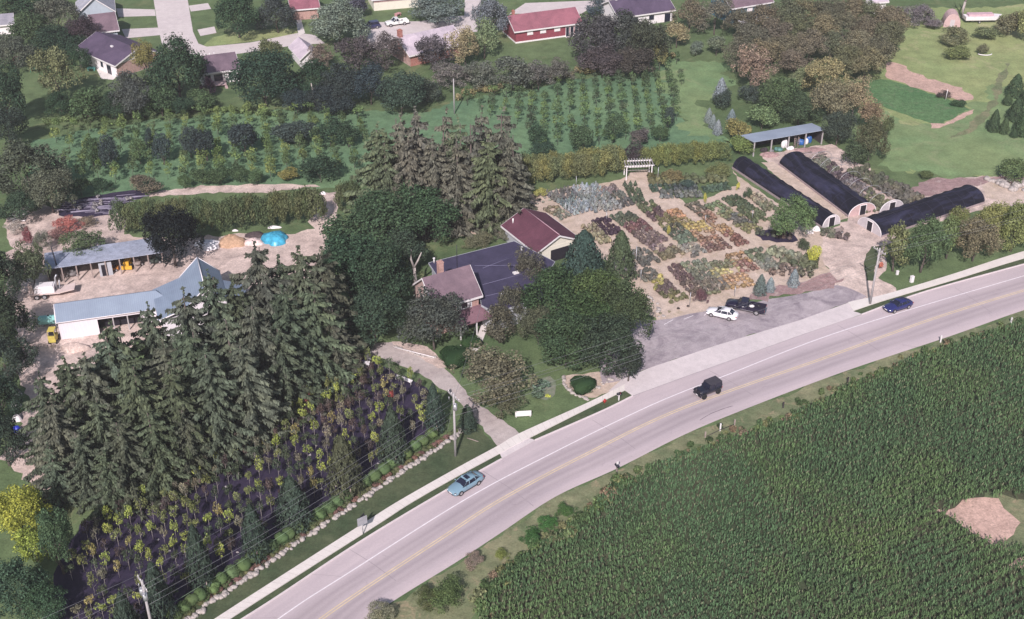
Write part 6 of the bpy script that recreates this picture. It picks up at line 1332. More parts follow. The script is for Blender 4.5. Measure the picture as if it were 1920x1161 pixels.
        B(MB().add(L0+L1, [(i, (i+1) % 4, 4+(i+1) % 4, 4+i) for i in range(4)]), 'windows', GLASS)
        B(MB().slab([(h-1.15, -.68, 1.66), (h-1.15, .68, 1.66), (r_+.32, .69, 1.66), (r_+.32, -.69, 1.66)], .07), 'roof', CARPAINT, cl=col4)
        wr = .37; wxs = ((h, .85), (-h, .85))
    for (x, y) in wxs:
        for s in (-1, 1): wheel(root, x, s*y, wr, .22, rimm)
    return root
TAILL = plain('tail_light_red', (.4, .03, .03, 1), .3)
car('light blue metallic sedan with dark sunroof driving on the shoulder lane', 'car', 'sedan', (866, 928), (894, 911), 2.8, (.19, .30, .38), 'sedan', 2, 'vehicles on the road')
car('black off road jeep with soft top driving in the near lane', 'jeep', 'off_road_vehicle', (1321.3, 749), (1345.5, 739.3), 2.4, (.012, .012, .025), 'jeep', 1, 'vehicles on the road', rimm=RUBBER)
car('dark navy blue sedan driving beside the right utility pole', 'car', 'sedan', (1676, 587.5), (1701.7, 579.3), 2.7, (.022, .025, .12), 'sedan', 1, 'vehicles on the road')
car('white sedan parked beside the black pickup', 'car', 'sedan', (1333.4, 594), (1366.6, 601.7), 2.7, (.85, .82, .86), 'sedan', 1, 'vehicles in the parking lot')
pk = car('black long bed pickup parked beside the white sedan', 'pickup truck', 'pickup_truck', (1370.5, 582.5), (1417.8, 591.6), 3.7, (.014, .01, .028), 'pickup', 1, 'vehicles in the parking lot')
sk = MB(); sk.ellip((0, 0, .2), (.42, .3, .2), 9, 6); sk.ellip((-.35, .2, .15), (.3, .22, .16), 8, 5); o = sk.build('sack', WHITE); o.location = pk.matrix_basis @ Vector((-.95, -.1, .62)); setp(o, 'white sacks lying in the bed of the black pickup', 'sack')
car('white crew cab pickup parked on the far drive', 'pickup truck', 'pickup_truck', (733, 51), (758, 47.5), 3.4, (.78, .78, .76), 'pickup', 1, 'vehicles on the far drive')
car('dark blue van parked ahead of the white pickup', 'van', 'van', (687, 57), (707, 54), 2.7, (.03, .03, .09), 'suv', 1, 'vehicles on the far drive')

# ------------------------------------------------------------------ utility poles and wires
def pole(label, base, htop, arms=1, armdir=None, transformer=False, h=None):
    b = P(*base) if len(base) == 2 else Vector(base); root = empty('utility_pole', b, armdir, label, 'utility pole', None)
    MB().tube([(0, 0, 0), (0, 0, htop*.5), (0, 0, htop)], [.17, .15, .12], 8).build('pole_shaft', POLEM, root)
    MB().box(-1.25, 1.25, -.06, .06, htop-.55, htop-.42).build('crossarm', POLEM, root)
    for x in (-1.15, -.5, .5, 1.15): MB().cyl((x, 0, htop-.42), .05, .22, 6).build('insulator', WHITE, root)
    MB().tube([(-.8, .07, htop-.5), (0, .07, htop-1.1), (.8, .07, htop-.5)], .025, 4).build('brace', GALV, root)
    if transformer:
        for s in (1, ) if transformer == 1 else (1, -1): MB().cyl((s*.45, -.1, htop-2.2), .24, .85, 12).cyl((s*.45, -.1, htop-1.35), .06, .18, 6).build('transformer', GALV, root)
        MB().cyl((.75, -.2, htop-1.4), .05, .4, 6).cyl((-.75, -.2, htop-1.3), .05, .4, 6).build('fuse_cutout', GALV, root)
    return root, htop
pr1, h1 = pole('tall utility pole with transformer at the foot of the driveway', (854, 855), 9.6, 1, math.radians(-55), 1)
pr2, h2 = pole('utility pole beside the right turf strip with long crossarm', (1631, 571), 9.6, 1, math.radians(-62))
# bottom pole: top is visible, foot lies below the frame
tb = P(266, 1090, 9.8); pr0, h0 = pole('utility pole with three transformers at the bottom left of the photo', (tb.x, tb.y, 0), 9.9, 1, math.radians(-55), 2)
fp_ = MB(); 
o_b = P(852, 214); rt = empty('utility_pole', o_b, 0, 'bare white pole standing in the orchard above the spruces', 'utility pole'); MB().tube([(0, 0, 0), (0, 0, 7.4)], [.15, .11], 7).build('pole_shaft', POLEM, rt)
WIRE = plain('wire_metal', (.25, .25, .27, 1), .5)
def wire(a, b, sag=.7, r=.013, name='power_line', label='thin overhead power line', group='overhead lines', mat=None, cat='power line'):
    pts = [a.lerp(b, t/16)-Vector((0, 0, 4*sag*(t/16)*(1-t/16))) for t in range(17)]
    return setp(MB().tube(pts, r, 4).build(name, mat or WIRE), label, cat, group)
def att(root, x, z): return (Matrix.Translation(root.location) @ Matrix.Rotation(root.rotation_euler.z, 4, 'Z')) @ Vector((x, 0, z))
pl3 = empty_far = pr2.location+Vector((30, 14, 0))*1.6
for x, dz in ((-1.15, -.2), (.5, -.2), (1.15, -.2)):
    wire(att(pr0, x, h0+dz), att(pr1, x, h1+dz)); wire(att(pr1, x, h1+dz), att(pr2, x, h2+dz), 1.1); wire(att(pr2, x, h2+dz), att(pr2, x, h2+dz)+Vector((52, 26, 0)), .9)
    wire(att(pr0, x, h0+dz), att(pr0, x, h0+dz)+Vector((-40, -27, 0)), .8)
for dz in (-2.6, -3.4):
    wire(att(pr0, 0, h0+dz), att(pr1, 0, h1+dz),   .9, .016); wire(att(pr1, 0, h1+dz), att(pr2, 0, h2+dz), 1.2, .016)
wire(att(pr1, 0, h1-1.0), Vector((P(905, 560, 5).x, P(905, 560, 5).y, 5.0)), .5, .018, label='service line from the tall pole to the farmhouse', group=None)
ga = P(862, 808); wire(att(pr1, 0, h1-1.5), Vector((P(838, 812).x, P(838, 812).y, .1)), 0, .02, 'guy_wire', 'guy wire slanting from the tall pole to the ground', None, cat='guy wire')

# fence posts with wire above the boxwoods
FPX = [(290, 1172), (391, 1110), (484, 1053), (659, 934), (742.5, 874), (820, 816)]; prev = None
for i, (x, y) in enumerate(FPX):
    b = P(x, y); o = MB().tube([(0, 0, 0), (0, 0, 1.5)], [.11, .1], 7).cyl((0, 0, 1.42), .05, .12, 6).build('fence_post', WOOD); o.location = b
    setp(o, 'short round wooden fence post %s' % ['at the bottom edge', 'second from the bottom above the stones', 'third from the bottom above the stones', 'below the big olive evergreen cone', 'below the dark evergreen cone near the driveway', 'nearest the driveway'][i], 'fence post', 'fence posts above the stone edging')
    t = b+Vector((0, 0, 1.5))
    if prev is not None: wire(prev, t, .05, .02, 'fence_cable', 'pale cable strung along the fence posts', 'fence cable', plain('pale_green_cable', (.3, .42, .26, 1), .5), 'cable')
    prev = t
# stone edging: individual stones
SM = []
for s in range(5):
    r = np.random.default_rng(200+s); V = IV*(1+.18*r.normal(size=(len(IV), 1))*.6)*np.array([1, .8, .6]); SM.append(faces_mesh('stone', [(V, IF)], [ROCK]))
def stones(px, n, size, label, group, name='edging_stone', spread=.25):
    for p in resample(curve(px, step=.5), n):
        k = size*R.uniform(.6, 1.25); o = link(name, R.choice(SM), None, (p.x+R.uniform(-spread, spread), p.y+R.uniform(-spread, spread), k*.3), R.uniform(0, 6), (k, k, k)); setp(o, label, 'stone', group)
stones([(330, 1180), (400, 1128), (470, 1080), (535, 1034), (617, 978), (701, 923), (791, 860), (871, 807)], 170, .36, 'pale stone in the edging between boxwoods and roadside grass', 'stone edging above the roadside grass')
stones([(1056, 706), (1060, 724), (1076, 738), (1104, 750)], 22, .3, 'pale stone in the curved edging around the front mound', 'front garden edging', spread=.12)
stones([(1110, 728), (1130, 722), (1150, 712), (1172, 705)], 14, .3, 'pale stone in the rocks behind the sidewalk apron', 'front garden rocks', 'rock', .5)
stones([(1215, 560), (1232, 580), (1240, 596)], 12, .35, 'pale stone at the corner between maple and parking lot', 'parking corner stones', 'rock', .6)
stones([(1870, 338), (1885, 345), (1900, 350), (1915, 345)], 22, .8, 'white boulder in the rubble right of the last hoop house', 'white boulders at the right edge', 'boulder', 2.2)
stones([(740, 650), (765, 660), (790, 668), (816, 672)], 26, .28, 'pale stone in the low edging of the driveway island', 'driveway island edging', spread=.1)
# drive island rail
a, b = P(740, 652), P(815, 671)
o = MB().tube([a+Vector((0, -.3, .28)), b+Vector((0, -.3, .28))], .07, 5).build('low_rail', WSIDE); setp(o, 'low pale rail along the driveway island', 'rail')

# ------------------------------------------------------------------ roadside things
def put(mb, name, mats, loc, rz, label, cat, group=None, parts=()):
    root = empty(name, loc, rz, label, cat, group)
    for nm, m, mt in parts: m.build(nm, mt, root)
    return root
b = P(681, 1003)
put(None, 'road_sign', None, b, math.radians(35), 'grey double faced sign on a post beside the lower sidewalk', 'sign', None,
    [('post', MB().tube([(0, 0, 0), (0, 0, 2.6)], .06, 6), GALV), ('sign_face', MB().box(-.62, .62, -.08, -.03, 1.55, 2.7), SIGNG), ('rear_face', MB().obox((.1, .3, 2.05), (1.2, .05, 1.1), math.radians(28)), BLACK)])
b = P(1160, 752)
put(None, 'mailbox', None, b, math.radians(25), 'mailbox on a white post in the turf strip by the front garden', 'mailbox', None,
    [('post', MB().box(-.06, .06, -.06, .06, 0, 1.1).box(-.3, .3, -.05, .05, .95, 1.05), WHITE), ('box', MB().tube([(-.3, 0, 1.22), (.3, 0, 1.22)], .16, 8).box(-.3, .3, -.14, .14, 1.06, 1.2), BLACK), ('flag', MB().box(.1, .13, -.2, -.17, 1.2, 1.5), TAILL)])
b = P(1156, 888)
put(None, 'mailbox', None, b, math.radians(25), 'dark mailbox on a pale post on the far verge beside the corn', 'mailbox', None,
    [('post', MB().box(-.07, .07, -.07, .07, 0, 1.2), WOOD), ('box', MB().tube([(-.02, -.3, 1.25), (-.02, .3, 1.25)], .17, 8), BLACK), ('number_plate', MB().box(-.05, .25, .05, .09, 1.35, 1.75), WHITE)])
b = P(1133.5, 756)
put(None, 'fire_hydrant', None, b, 0, 'small red hydrant in the turf strip', 'hydrant', None, [('barrel', MB().cyl((0, 0, 0), .14, .55, 10).ellip((0, 0, .55), (.15, .15, .14), 10, 6), TAILL), ('cap', MB().cyl((-.26, 0, .36), .07, .52, 8, 0, 'X'), TAILL)])
for i, (x, y, c_, h_) in enumerate([(1763, 642, WHITE, 1.1), (1895, 606, WHITE, .9), (1589, 718, DARKWOOD, .9), (1468, 765, DARKWOOD, .9), (1322, 820, WOOD, .8), (1377, 797, WOOD, .8), (1350, 808, WHITE, 1.1)]):
    o = MB().box(-.09, .09, -.07, .07, 0, h_).box(-.1, .1, -.08, .08, h_+.002, h_+.05).build('marker_post', c_); o.location = P(x, y); setp(o, '%s post on the verge, %s' % (['white', 'white', 'dark', 'dark', 'pale wooden', 'pale wooden', 'white'][i], ['between road and corn under the navy sedan', 'at the right edge of the photo', 'between the jeep and the white post', 'right of the old fence posts', 'left of the old fence posts', 'right end of the old fence posts', 'in the middle of the old fence posts'][i]), 'post', None)
o = MB().tube([P(1325, 818, .5), P(1350, 806, .9), P(1376, 796, .5)], .05, 4).build('fallen_rail', DARKWOOD); setp(o, 'dark broken rail across the old fence posts on the verge', 'rail')
for i, (x, y, w_, h_) in enumerate([(1709, 529, .5, 1.0), (1682, 515, .35, .6)]):
    o = MB().box(-w_/2, w_/2, -w_/2.5, w_/2.5, 0, h_).box(-w_/2-.03, w_/2+.03, -w_/2.5-.03, w_/2.5+.03, h_+.002, h_+.06).build('utility_box', WSIDE); o.location = P(x, y); o.rotation_euler.z = .4; setp(o, ['white utility pedestal on the grass by the sidewalk', 'small white utility cap under the olive tree'][i], 'utility box')
o = MB().box(-1.05, 1.05, -.03, .03, .25, 1.05).box(-.95, -.88, .03, .1, 0, 1.0).box(.88, .95, .03, .1, 0, 1.0).build('banner_sign', WSIDE); o.location = P(981, 783); o.rotation_euler.z = .1; setp(o, 'low white banner sign on the front lawn', 'sign')
o = MB().tube([(0, 0, .05), (1.6, .2, .05)], .06, 5).build('lying_board', WOOD); o.location = P(876, 822); o.rotation_euler.z = -.6; setp(o, 'pale board lying on the grass below the driveway', 'board')
# flower bed disc on front lawn
patch('lawn_bed', [(996, 728), (1008, 712), (1030, 706), (1042, 716), (1040, 740), (1024, 750), (1004, 746)], ground_mat('flower_bed_soil', (.16, .2, .13, 1), (.24, .24, .19, 1), None, .4, 1.5, 5), 4, .2, .8)
# white things at the driveway corner
for i, (x, y) in enumerate([(688, 690), (690, 672)]):
    o = MB().box(-.4, .4, -.3, .3, 0, .8).box(-.45, .45, -.35, .35, .802, .9).build('planter', WSIDE); o.location = P(x, y); setp(o, ['white planter at the top corner of the sapling field', 'white planter beside the upper driveway'][i], 'planter')
o = MB().slab([(0, 0, .5), (2.2, -1.4, .5), (2.4, -1.1, .7), (.2, .3, .7)], .1).box(-.05, .05, -.05, .05, 0, .45).box(2.1, 2.2, -1.3, -1.2, 0, .45).build('white_bench', WSIDE); o.location = P(742, 712); setp(o, 'long white bench by the driveway at the sapling field', 'bench')
# stakes / standpipes in the nursery
for i, (x, y, h_) in enumerate([(1080, 355, 2.4), (1060, 405, 2.4), (1191, 512, 4.6), (1137, 415, 1.6), (1322, 420, 1.5), (1201, 527, 1.8), (1293, 572, 2.0), (1410, 412, 1.6), (1233, 340, 2.6), (1377, 556, 1.6)]):
    o = MB().tube([(0, 0, 0), (0, 0, h_)], .05, 5).cyl((0, 0, h_), .09, .12, 6).build('standpipe', GALV); o.location = P(x, y)
    setp(o, 'thin pale standpipe %s' % ['behind the pale blue spruces', 'left of the front blue spruces', 'tallest one, beside the fir tree', 'in the dark purple bed', 'in the centre of the nursery', 'in the lowest left bed', 'beside the brown shrub at the parking lot', 'beside the dark green bed by the hoop house', 'beside the arbor path', 'in the bright flower bed'][i], 'standpipe', None)
# arbor
a, b = P(1174, 338), P(1221, 336); d = b-a; W_ = d.length; rz = math.atan2(d.y, d.x)
root = empty('arbor', a, rz, 'white wooden arbor at the top of the nursery path', 'arbor')
for x in (0, W_):
    for y in (0, 2.2): MB().box(x-.08, x+.08, y-.08, y+.08, 0, 2.6).build('post', WSIDE, root)
MB().box(-.4, W_+.4, -.06, .06, 2.6, 2.8).box(-.4, W_+.4, 2.14, 2.26, 2.6, 2.8).build('beam', WSIDE, root)
sl = MB()
for k in range(11): x = -.2+(W_+.4)*k/10; sl.box(x-.05, x+.05, -.5, 2.7, 2.803, 2.95)
sl.build('slats', POLEM, root); MB().box(0.1, W_-.1, 2.12, 2.2, .8, .9).box(.1, W_-.1, 2.12, 2.2, 1.4, 1.5).build('gate_rail', WSIDE, root)

# ------------------------------------------------------------------ yard machines and piles
def mound(name, label, cx, cy, w_px, h, mat, cat, ysc=.7, seed=1):
    b = P(cx, cy); s = F/depth(b); r = w_px/s; rr = random.Random(seed); m = MB(); V = []; N, K = 22, 7
    for j in range(K+1):
        q = j/K
        for i in range(N):
            t = 2*math.pi*i/N; k = 1+.12*math.sin(3*t+seed)+.07*math.sin(7*t)+rr.uniform(-.05, .05)
            V.append((r*q*k*math.cos(t), r*q*k*ysc*math.sin(t), h*(math.cos(q*math.pi)+1 if False else 2*math.sqrt(max(0, 1-q**1.7)))/2*(1+rr.uniform(-.12, .12))-.02*q))
    m.add(V, [(j*N+i, (j+1)*N+i, (j+1)*N+(i+1) % N, j*N+(i+1) % N) for j in range(K) for i in range(N)], 0, True)
    o = m.build(name, mat); o.location = b; return setp(o, label, cat)
mound('soil_mound', 'heap of orange brown soil beside the white tarp', 435, 457, 26, 1.5, ground_mat('orange_soil', (.42, .27, .18, 1), (.48, .32, .22, 1), None, .5, 2, 6), 'soil heap', .75, 2)
mound('gravel_mound', 'heap of pale pink gravel beside the turquoise tarp', 475, 456, 20, .8, ground_mat('pink_gravel', (.68, .52, .5, 1), (.72, .58, .55, 1), None, .5, 2, 6), 'gravel heap', .6, 3)
mound('compost_mound', 'dark compost heap behind the gravel heap', 480, 443, 20, .8, ground_mat('dark_compost', (.06, .045, .05, 1), (.09, .07, .07, 1), None, .5, 2, 6), 'compost heap', .5, 4)
mound('turquoise_tarp', 'turquoise tarp draped over a heap at the yard edge', 516, 450, 25, 1.3, plain('turquoise_sheet', (.07, .40, .60, 1), .35, var=.3, scale=.9), 'tarp', .95, 5)
mound('white_tarp', 'crumpled white tarp next to the dark tree', 392, 462, 26, 1.1, plain('white_sheet', (.88, .85, .88, 1), .5, var=.1, scale=1), 'tarp', .6, 6)
mound('earth_mound', 'low dirt mound in front of the barn wing', 140, 655, 26, 1.0, DIRT, 'earth mound', .5, 7)
mound('white_sheet', 'white sheet lying at the foot of the hedge behind the tarp', 514, 427, 13, .35, WSIDE, 'sheet', .35, 8)
mound('white_sheet', 'small pale sheet on the grass below the hedge', 441, 433, 6, .3, WSIDE, 'sheet', .5, 9)
mound('white_sheet', 'white plastic at the gap in the hedges', 606, 364, 6, .5, WSIDE, 'sheet', .5, 10)
for i, (x, y, w_) in enumerate([(30, 762, 9), (32, 788, 9), (34, 740, 8)]): mound('white_sack', 'white sack pile on the left yard track, %s' % ['middle', 'lowest', 'uppermost'][i], x, y, w_, .9, WSIDE, 'sack', .8, 20+i)
mound('blue_barrel_pile', 'blue plastic bundle below the white sacks on the left track', 32, 808, 9, .8, plain('blue_plastic', (.03, .05, .5, 1), .4), 'bundle', .8, 24)
# propane tank
root = empty('propane_tank', P(94, 610), math.radians(8), 'turquoise tank at the left end of the barn wing', 'tank')
MB().tube([(-1.5, 0, .95), (-1.35, 0, .95), (1.35, 0, .95), (1.5, 0, .95)], [.35, .68, .68, .35], 14).build('tank_body', plain('turquoise_paint', (.3, .62, .58, 1), .45), root)
MB().box(-1, -.8, -.45, .45, 0, .45).box(.8, 1, -.45, .45, 0, .45).build('saddle', GALV, root); MB().cyl((0, 0, 1.6), .13, .15, 8).build('dome_cap', BLACK, root)
YP = plain('yellow_machine_paint', (.62, .5, .12, 1), .5, var=.1); OP = plain('orange_machine_paint', (.62, .27, .08, 1), .5, var=.1); AP = plain('amber_machine_paint', (.75, .42, .05, 1), .5)
# yellow forklift by the barn corner
root = empty('forklift', P(102, 640), math.radians(95), 'small yellow forklift parked at the barn corner', 'forklift')
MB().box(-.9, .7, -.5, .5, .35, 1.1).box(-1.0, -.3, -.48, .48, 1.1, 1.35).build('body', YP, root)
MB().box(-.7, -.1, -.35, .35, 1.36, 1.75).build('seat', BLACK, root)
g_ = MB()
for x in (-.8, .5):
    for y in (-.5, .5): g_.tube([(x, y, 1.1), (x*.9, y*.9, 2.1)], .04, 4)
g_.box(-.8, .5, -.48, .48, 2.1, 2.16); g_.build('roll_cage', YP, root); MB().box(.75, .85, -.42, -.32, .1, 2.2).box(.75, .85, .32, .42, .1, 2.2).box(.85, 1.8, -.4, -.28, .08, .14).box(.85, 1.8, .28, .4, .08, .14).build('mast_and_forks', BLACK, root)
for x in (-.65, .55):
    for s in (-1, 1): wheel(root, x, s*.5, .28, .2)
# flatbed trailer with equipment
root = empty('flatbed_trailer', P(97, 553), math.radians(10), 'pale flatbed trailer loaded with a boxy white machine in the yard', 'trailer')
TP = plain('pale_pink_machine_paint', (.66, .53, .5, 1), .6, var=.08)
MB().box(-3.1, 1.5, -1.1, 1.1, .7, .85).slab([(1.5, -1.0, .85), (3.6, -1.0, 1.25), (3.6, 1.0, 1.25), (1.5, 1.0, .85)], .14).build('deck', TP, root)
MB().box(-2.2, .7, -.85, .85, .86, 1.8).box(-2.0, .5, -.7, .7, 1.801, 1.9).build('load_box', WSIDE, root)
MB().box(-3.0, -2.4, -.6, .6, .86, 2.2).build('engine_housing', TP, root)
MB().tube([(.9, 0, .85), (1.0, 0, 2.9), (1.3, 0, 3.4)], .14, 6).tube([(1.3, .1, .85), (1.5, .1, 2.4)], .1, 5).build('loader_arm', GALV, root)
for x in (-1.9, -.8):
    for s in (-1, 1): wheel(root, x, s*1.2, .4, .24)
MB().tube([(-3.1, 0, .75), (-4.0, 0, .6)], .06, 4).build('tow_bar', BLACK, root)
# tall dark mast against the shed roof
o = MB().tube([(0, 0, 0), (-.5, .3, 6.0)], [.13, .1], 6).build('leaning_mast', BLACK); o.location = P(115, 528); setp(o, 'dark leaning mast standing in front of the equipment shed roof', 'mast')
# machines in the equipment shed
def tractor(px, rz, mat, label):
    root = empty('tractor', P(*px), rz, label, 'tractor')
    MB().box(-.2, 1.5, -.38, .38, .7, 1.35).box(-.9, -.2, -.5, .5, .6, 1.2).box(-.75, -.3, -.25, .25, 1.2, 1.65).build('body', mat, root)
    g_ = MB()
    for y in (-.42, .42): g_.tube([(-.8, y, 1.1), (-.8, y, 2.15)], .04, 4)
    g_.box(-.84, -.76, -.42, .42, 2.1, 2.18); g_.build('roll_bar', BLACK, root); MB().box(1.7, 1.85, -.85, .85, .2, .8).tube([(.6, -.6, .9), (1.7, -.6, .5)], .06, 4).tube([(.6, .6, .9), (1.7, .6, .5)], .06, 4).build('loader_bucket', mat, root)
    for s in (-1, 1): wheel(root, -.55, s*.72, .62, .34); wheel(root, 1.1, s*.62, .4, .24)
    return root
tractor((241.6, 497), math.radians(-85), AP, 'amber yellow tractor with loader in the equipment shed')
root = empty('harrow', P(208, 507), math.radians(10), 'orange box shaped implement in the equipment shed', 'implement')
MB().box(-1.2, 1.2, -.5, .5, .2, .55).build('frame', OP, root); MB().box(-.9, -.6, -.3, .3, .55, 1.1).box(.5, .8, -.3, .3, .55, 1.05).box(-.15, .1, -.2, .2, .55, .9).build('hopper', DARKWOOD, root)
for s in (-1, 1): wheel(root, s*.9, -.55*1, .25, .15) 
for i, (px, c_) in enumerate((((291, 492), (.05, .06, .05, 1)), ((258, 496), (.3, .24, .22, 1)), ((136, 516), (.2, .18, .18, 1)))):
    root = empty('mower', P(*px), .2, ['dark round mower deck at the right end of the equipment shed', 'pinkish crate cart between tractor and dark mower', 'grey hand cart at the left of the equipment shed'][i], 'implement')
    mt = plain('machine_tone', c_, .7); MB().tube([(0, 0, .25), (0, 0, .7)], [.85, .7], 12).box(-.3, .3, -.3, .3, .7, 1.1).build('deck', mt, root)
    for s in (-1, 1): wheel(root, s*.75, -.5, .25, .15)
    MB().tube([(-.2, .3, .9), (-.3, 1.0, 1.3)], .04, 4).tube([(.2, .3, .9), (.3, 1.0, 1.3)], .04, 4).build('handle', BLACK, root)
# ladders, sacks and tarps in the storage shed
BT = plain('blue_tarp', (.04, .14, .42, 1), .4, var=.35, scale=2); GT = plain('green_tarp', (.1, .22, .2, 1), .6, var=.3, scale=2)
def bundle(x, y, r_, h, mat, name, label):
    m = MB(); rr = random.Random(int(x*10)); 
    for k in range(4): m.ellip((rr.uniform(-.4, .4)*r_, rr.uniform(-.3, .3)*r_, h*.35), (r_*rr.uniform(.45, .75), r_*.5, h*rr.uniform(.35, .65)), 9, 6)
    o = m.build(name, mat); o.location = shp(x, y); return setp(o, label, 'bundle')
Lx = Ls
bundle(Lx*.74, 1.6, 1.0, 1.3, BT, 'blue_bundle', 'blue tarp bundle in the storage shed, left one'); bundle(Lx*.88, 1.8, .9, 1.5, BT, 'blue_bundle', 'blue tarp bundle in the storage shed, right one'); bundle(Lx*.81, 1.4, .6, 1.2, WSIDE, 'white_bundle', 'white bag between the blue bundles')
bundle(Lx*.50, 1.6, .9, 1.7, WSIDE, 'white_bundle', 'large white bag heap in the storage shed'); bundle(Lx*.53, .2, .9, .9, WSIDE, 'white_bundle', 'white bag spilling out of the storage shed'); bundle(Lx*.38, .7, .9, .8, GT, 'green_bundle', 'grey green tarp heap in the storage shed'); bundle(Lx*.2, 1.4, .8, .8, DARKWOOD, 'dark_bundle', 'dark scrap heap in the storage shed'); bundle(Lx*.29, .5, .6, .5, plain('grey_scrap', (.2, .19, .2, 1), .8), 'scrap_pile', 'grey scrap beside the shed post')
for k, x in enumerate((.60, .65)):
    root = empty('ladder', shp(Lx*x, .4), ss.rotation_euler.z+.5, 'pale wooden ladder leaning in the storage shed, %s' % ('left' if k == 0 else 'right'), 'ladder')
    l_ = MB()
    for s in (0, .55): l_.tube([(s, 0, 0), (s+.9, .5, 2.6)], .06, 4)
    l_.build('rail', WOOD, root); l_ = MB()
    for j in range(1, 8): t = j/8; l_.tube([(.9*t, .5*t, 2.6*t), (.55+.9*t, .5*t, 2.6*t)], .04, 4)
    l_.build('rungs', WOOD, root)
mound('brown_mulch_heap', 'brown mulch spilled before the storage shed', 1520, 283, 30, .5, MULCH, 'mulch heap', .45, 31); mound('brown_mulch_heap', 'reddish mulch heap left before the storage shed', 1442, 292, 18, .7, MULCH, 'mulch heap', .5, 32)
# log and pipe stack
rr = random.Random(3)
for i in range(26):
    x0 = 1492+rr.uniform(0, 46); y0 = 294+rr.uniform(-6, 7)-(x0-1490)*.05; a = P(x0, y0, .1+rr.uniform(0, .5)); l = rr.uniform(2.5, 4.5); an = rr.uniform(-.12, .12)+.16
    o = MB().tube([(-l/2, 0, .12), (l/2, 0, .12)], rr.uniform(.07, .12), 6).build('timber', WOOD if i % 3 else plain('pinkish_timber', (.42, .32, .33, 1), .9)); o.location = a; o.rotation_euler.z = an; setp(o, 'weathered timber in the low stack before the storage shed', 'timber', 'timber stack behind the hoop houses')
# pots on the far left black fabric: rows of small bare stock
rr = random.Random(9)
for i in range(95):
    x = rr.uniform(122, 268); y = rr.uniform(366, 402); 
    if y < 380-(x-115)*.12 or (x > 228 and y > 382): continue
    p = P(x, y)
    if i % 5 == 0: o = link('potted_stock', rr.choice(PK['sparse']), None, p, rr.uniform(0, 6), (.8, .8, .8), (.3, .28, .3, 1)); setp(o, 'small pale potted stock on the black fabric behind the barnyard', 'potted stock', 'stock on the upper black fabric')
    else: o = MB().tube([(-1.6, 0, .08), (1.6, 0, .08)], .05, 4).build('lying_whip', plain('pale_stake', (.3, .27, .36, 1), .8) if i == 1 else bpy.data.materials.get('pale_stake') or BARK); o.location = p; o.rotation_euler.z = .16+rr.uniform(-.06, .06); setp(o, 'pale bare stake lying on the black fabric behind the barnyard', 'stake', 'stakes on the upper black fabric')
# pale debris at left yard corner
for i in range(8):
    o = MB().tube([(0, 0, .1), (rr.uniform(1, 2), rr.uniform(-1, 1), rr.uniform(.3, 1.2))], .12, 5).build('debris_pole', WSIDE); o.location = P(rr.uniform(12, 48), rr.uniform(402, 430)); setp(o, 'pale length of debris at the left corner of the yard', 'debris', 'debris at the left yard corner')
# things by the first hoop house door
root = empty('wooden_cart', P(1568, 437), .3, 'dark wooden cart beside the first hoop house door', 'cart'); MB().box(-1.0, 1.0, -.5, .5, .5, .6).box(-1.0, -.95, -.5, .5, .6, 1.0).box(.95, 1.0, -.5, .5, .6, 1.0).build('bed', WOOD, root)
for s in (-1, 1): wheel(root, s*.7, -.5, .28, .12); wheel(root, s*.7, .5, .28, .12)
for i, (x, y) in enumerate([(1517, 437), (1530, 432)]): mound('white_sack', 'white sack under the tree by the first hoop house, %s' % ('left' if i == 0 else 'right'), x, y, 8, .8, WSIDE, 'sack', .7, 40+i)
# far right: camper, dome shed, bare tree, ring
root = empty('boat_trailer', P(1838, 42), .05, 'long white and pink boat on a trailer at the top right', 'boat'); MB().add([(-4, -1, .8), (3.4, -1, .8), (4.4, 0, 1.0), (3.4, 1, .8), (-4, 1, .8), (-4.1, -1.1, 1.7), (3.6, -1.15, 1.7), (4.9, 0, 1.9), (3.6, 1.15, 1.7), (-4.1, 1.1, 1.7)], [(0, 4, 3, 2, 1), (0, 1, 6, 5), (1, 2, 7, 6), (2, 3, 8, 7), (3, 4, 9, 8), (4, 0, 5, 9), (5, 6, 7, 8, 9)]).build('hull', WSIDE, root)
MB().box(-3.4, 2.6, -.8, .8, 1.75, 2.2).build('cover', plain('pink_cover', (.6, .4, .45, 1), .8), root); MB().box(-2.5, 3.5, -.5, .5, .45, .6).build('trailer_frame', GALV, root)
for s in (-1, 1): wheel(root, -.6, s*.9, .33, .2)
root = empty('dome_shed', P(1784, 52), -.2, 'small rounded shed with pale arched front at the top right', 'shed')
arc = [(1.9*math.cos(math.pi*i/10), 3.3*math.sin(math.pi*i/10)**.8) for i in range(11)]
MB().add([(x, y, z) for y in (0, 4) for x, z in arc], [(i, 11+i, 12+i, i+1) for i in range(10)]+[tuple(range(11)), tuple(range(11, 22))[::-1]]).build('shell', PINKW, root); MB().box(-.5, .5, -.05, -.01, 0, 1.9).build('door', PALEW, root)
root = empty('bare_tree', P(1803, 34), 0, 'bare pale forked tree at the top right', 'tree'); MB().tube([(0, 0, 0), (0, 0, 2.5), (.1, 0, 4)], [.4, .32, .28], 7).tube([(.1, 0, 4), (1.2, 0, 7), (2.4, 0, 10)], [.24, .16, .06], 5).tube([(.1, 0, 4), (-.3, 0, 7), (-.2, 0, 10)], [.22, .15, .05], 5).tube([(.9, 0, 6), (1.0, .5, 9)], [.12, .04], 4).tube([(-.2, 0, 6), (-1.4, .3, 8.5)], [.1, .04], 4).build('trunk', PALEBARK, root)
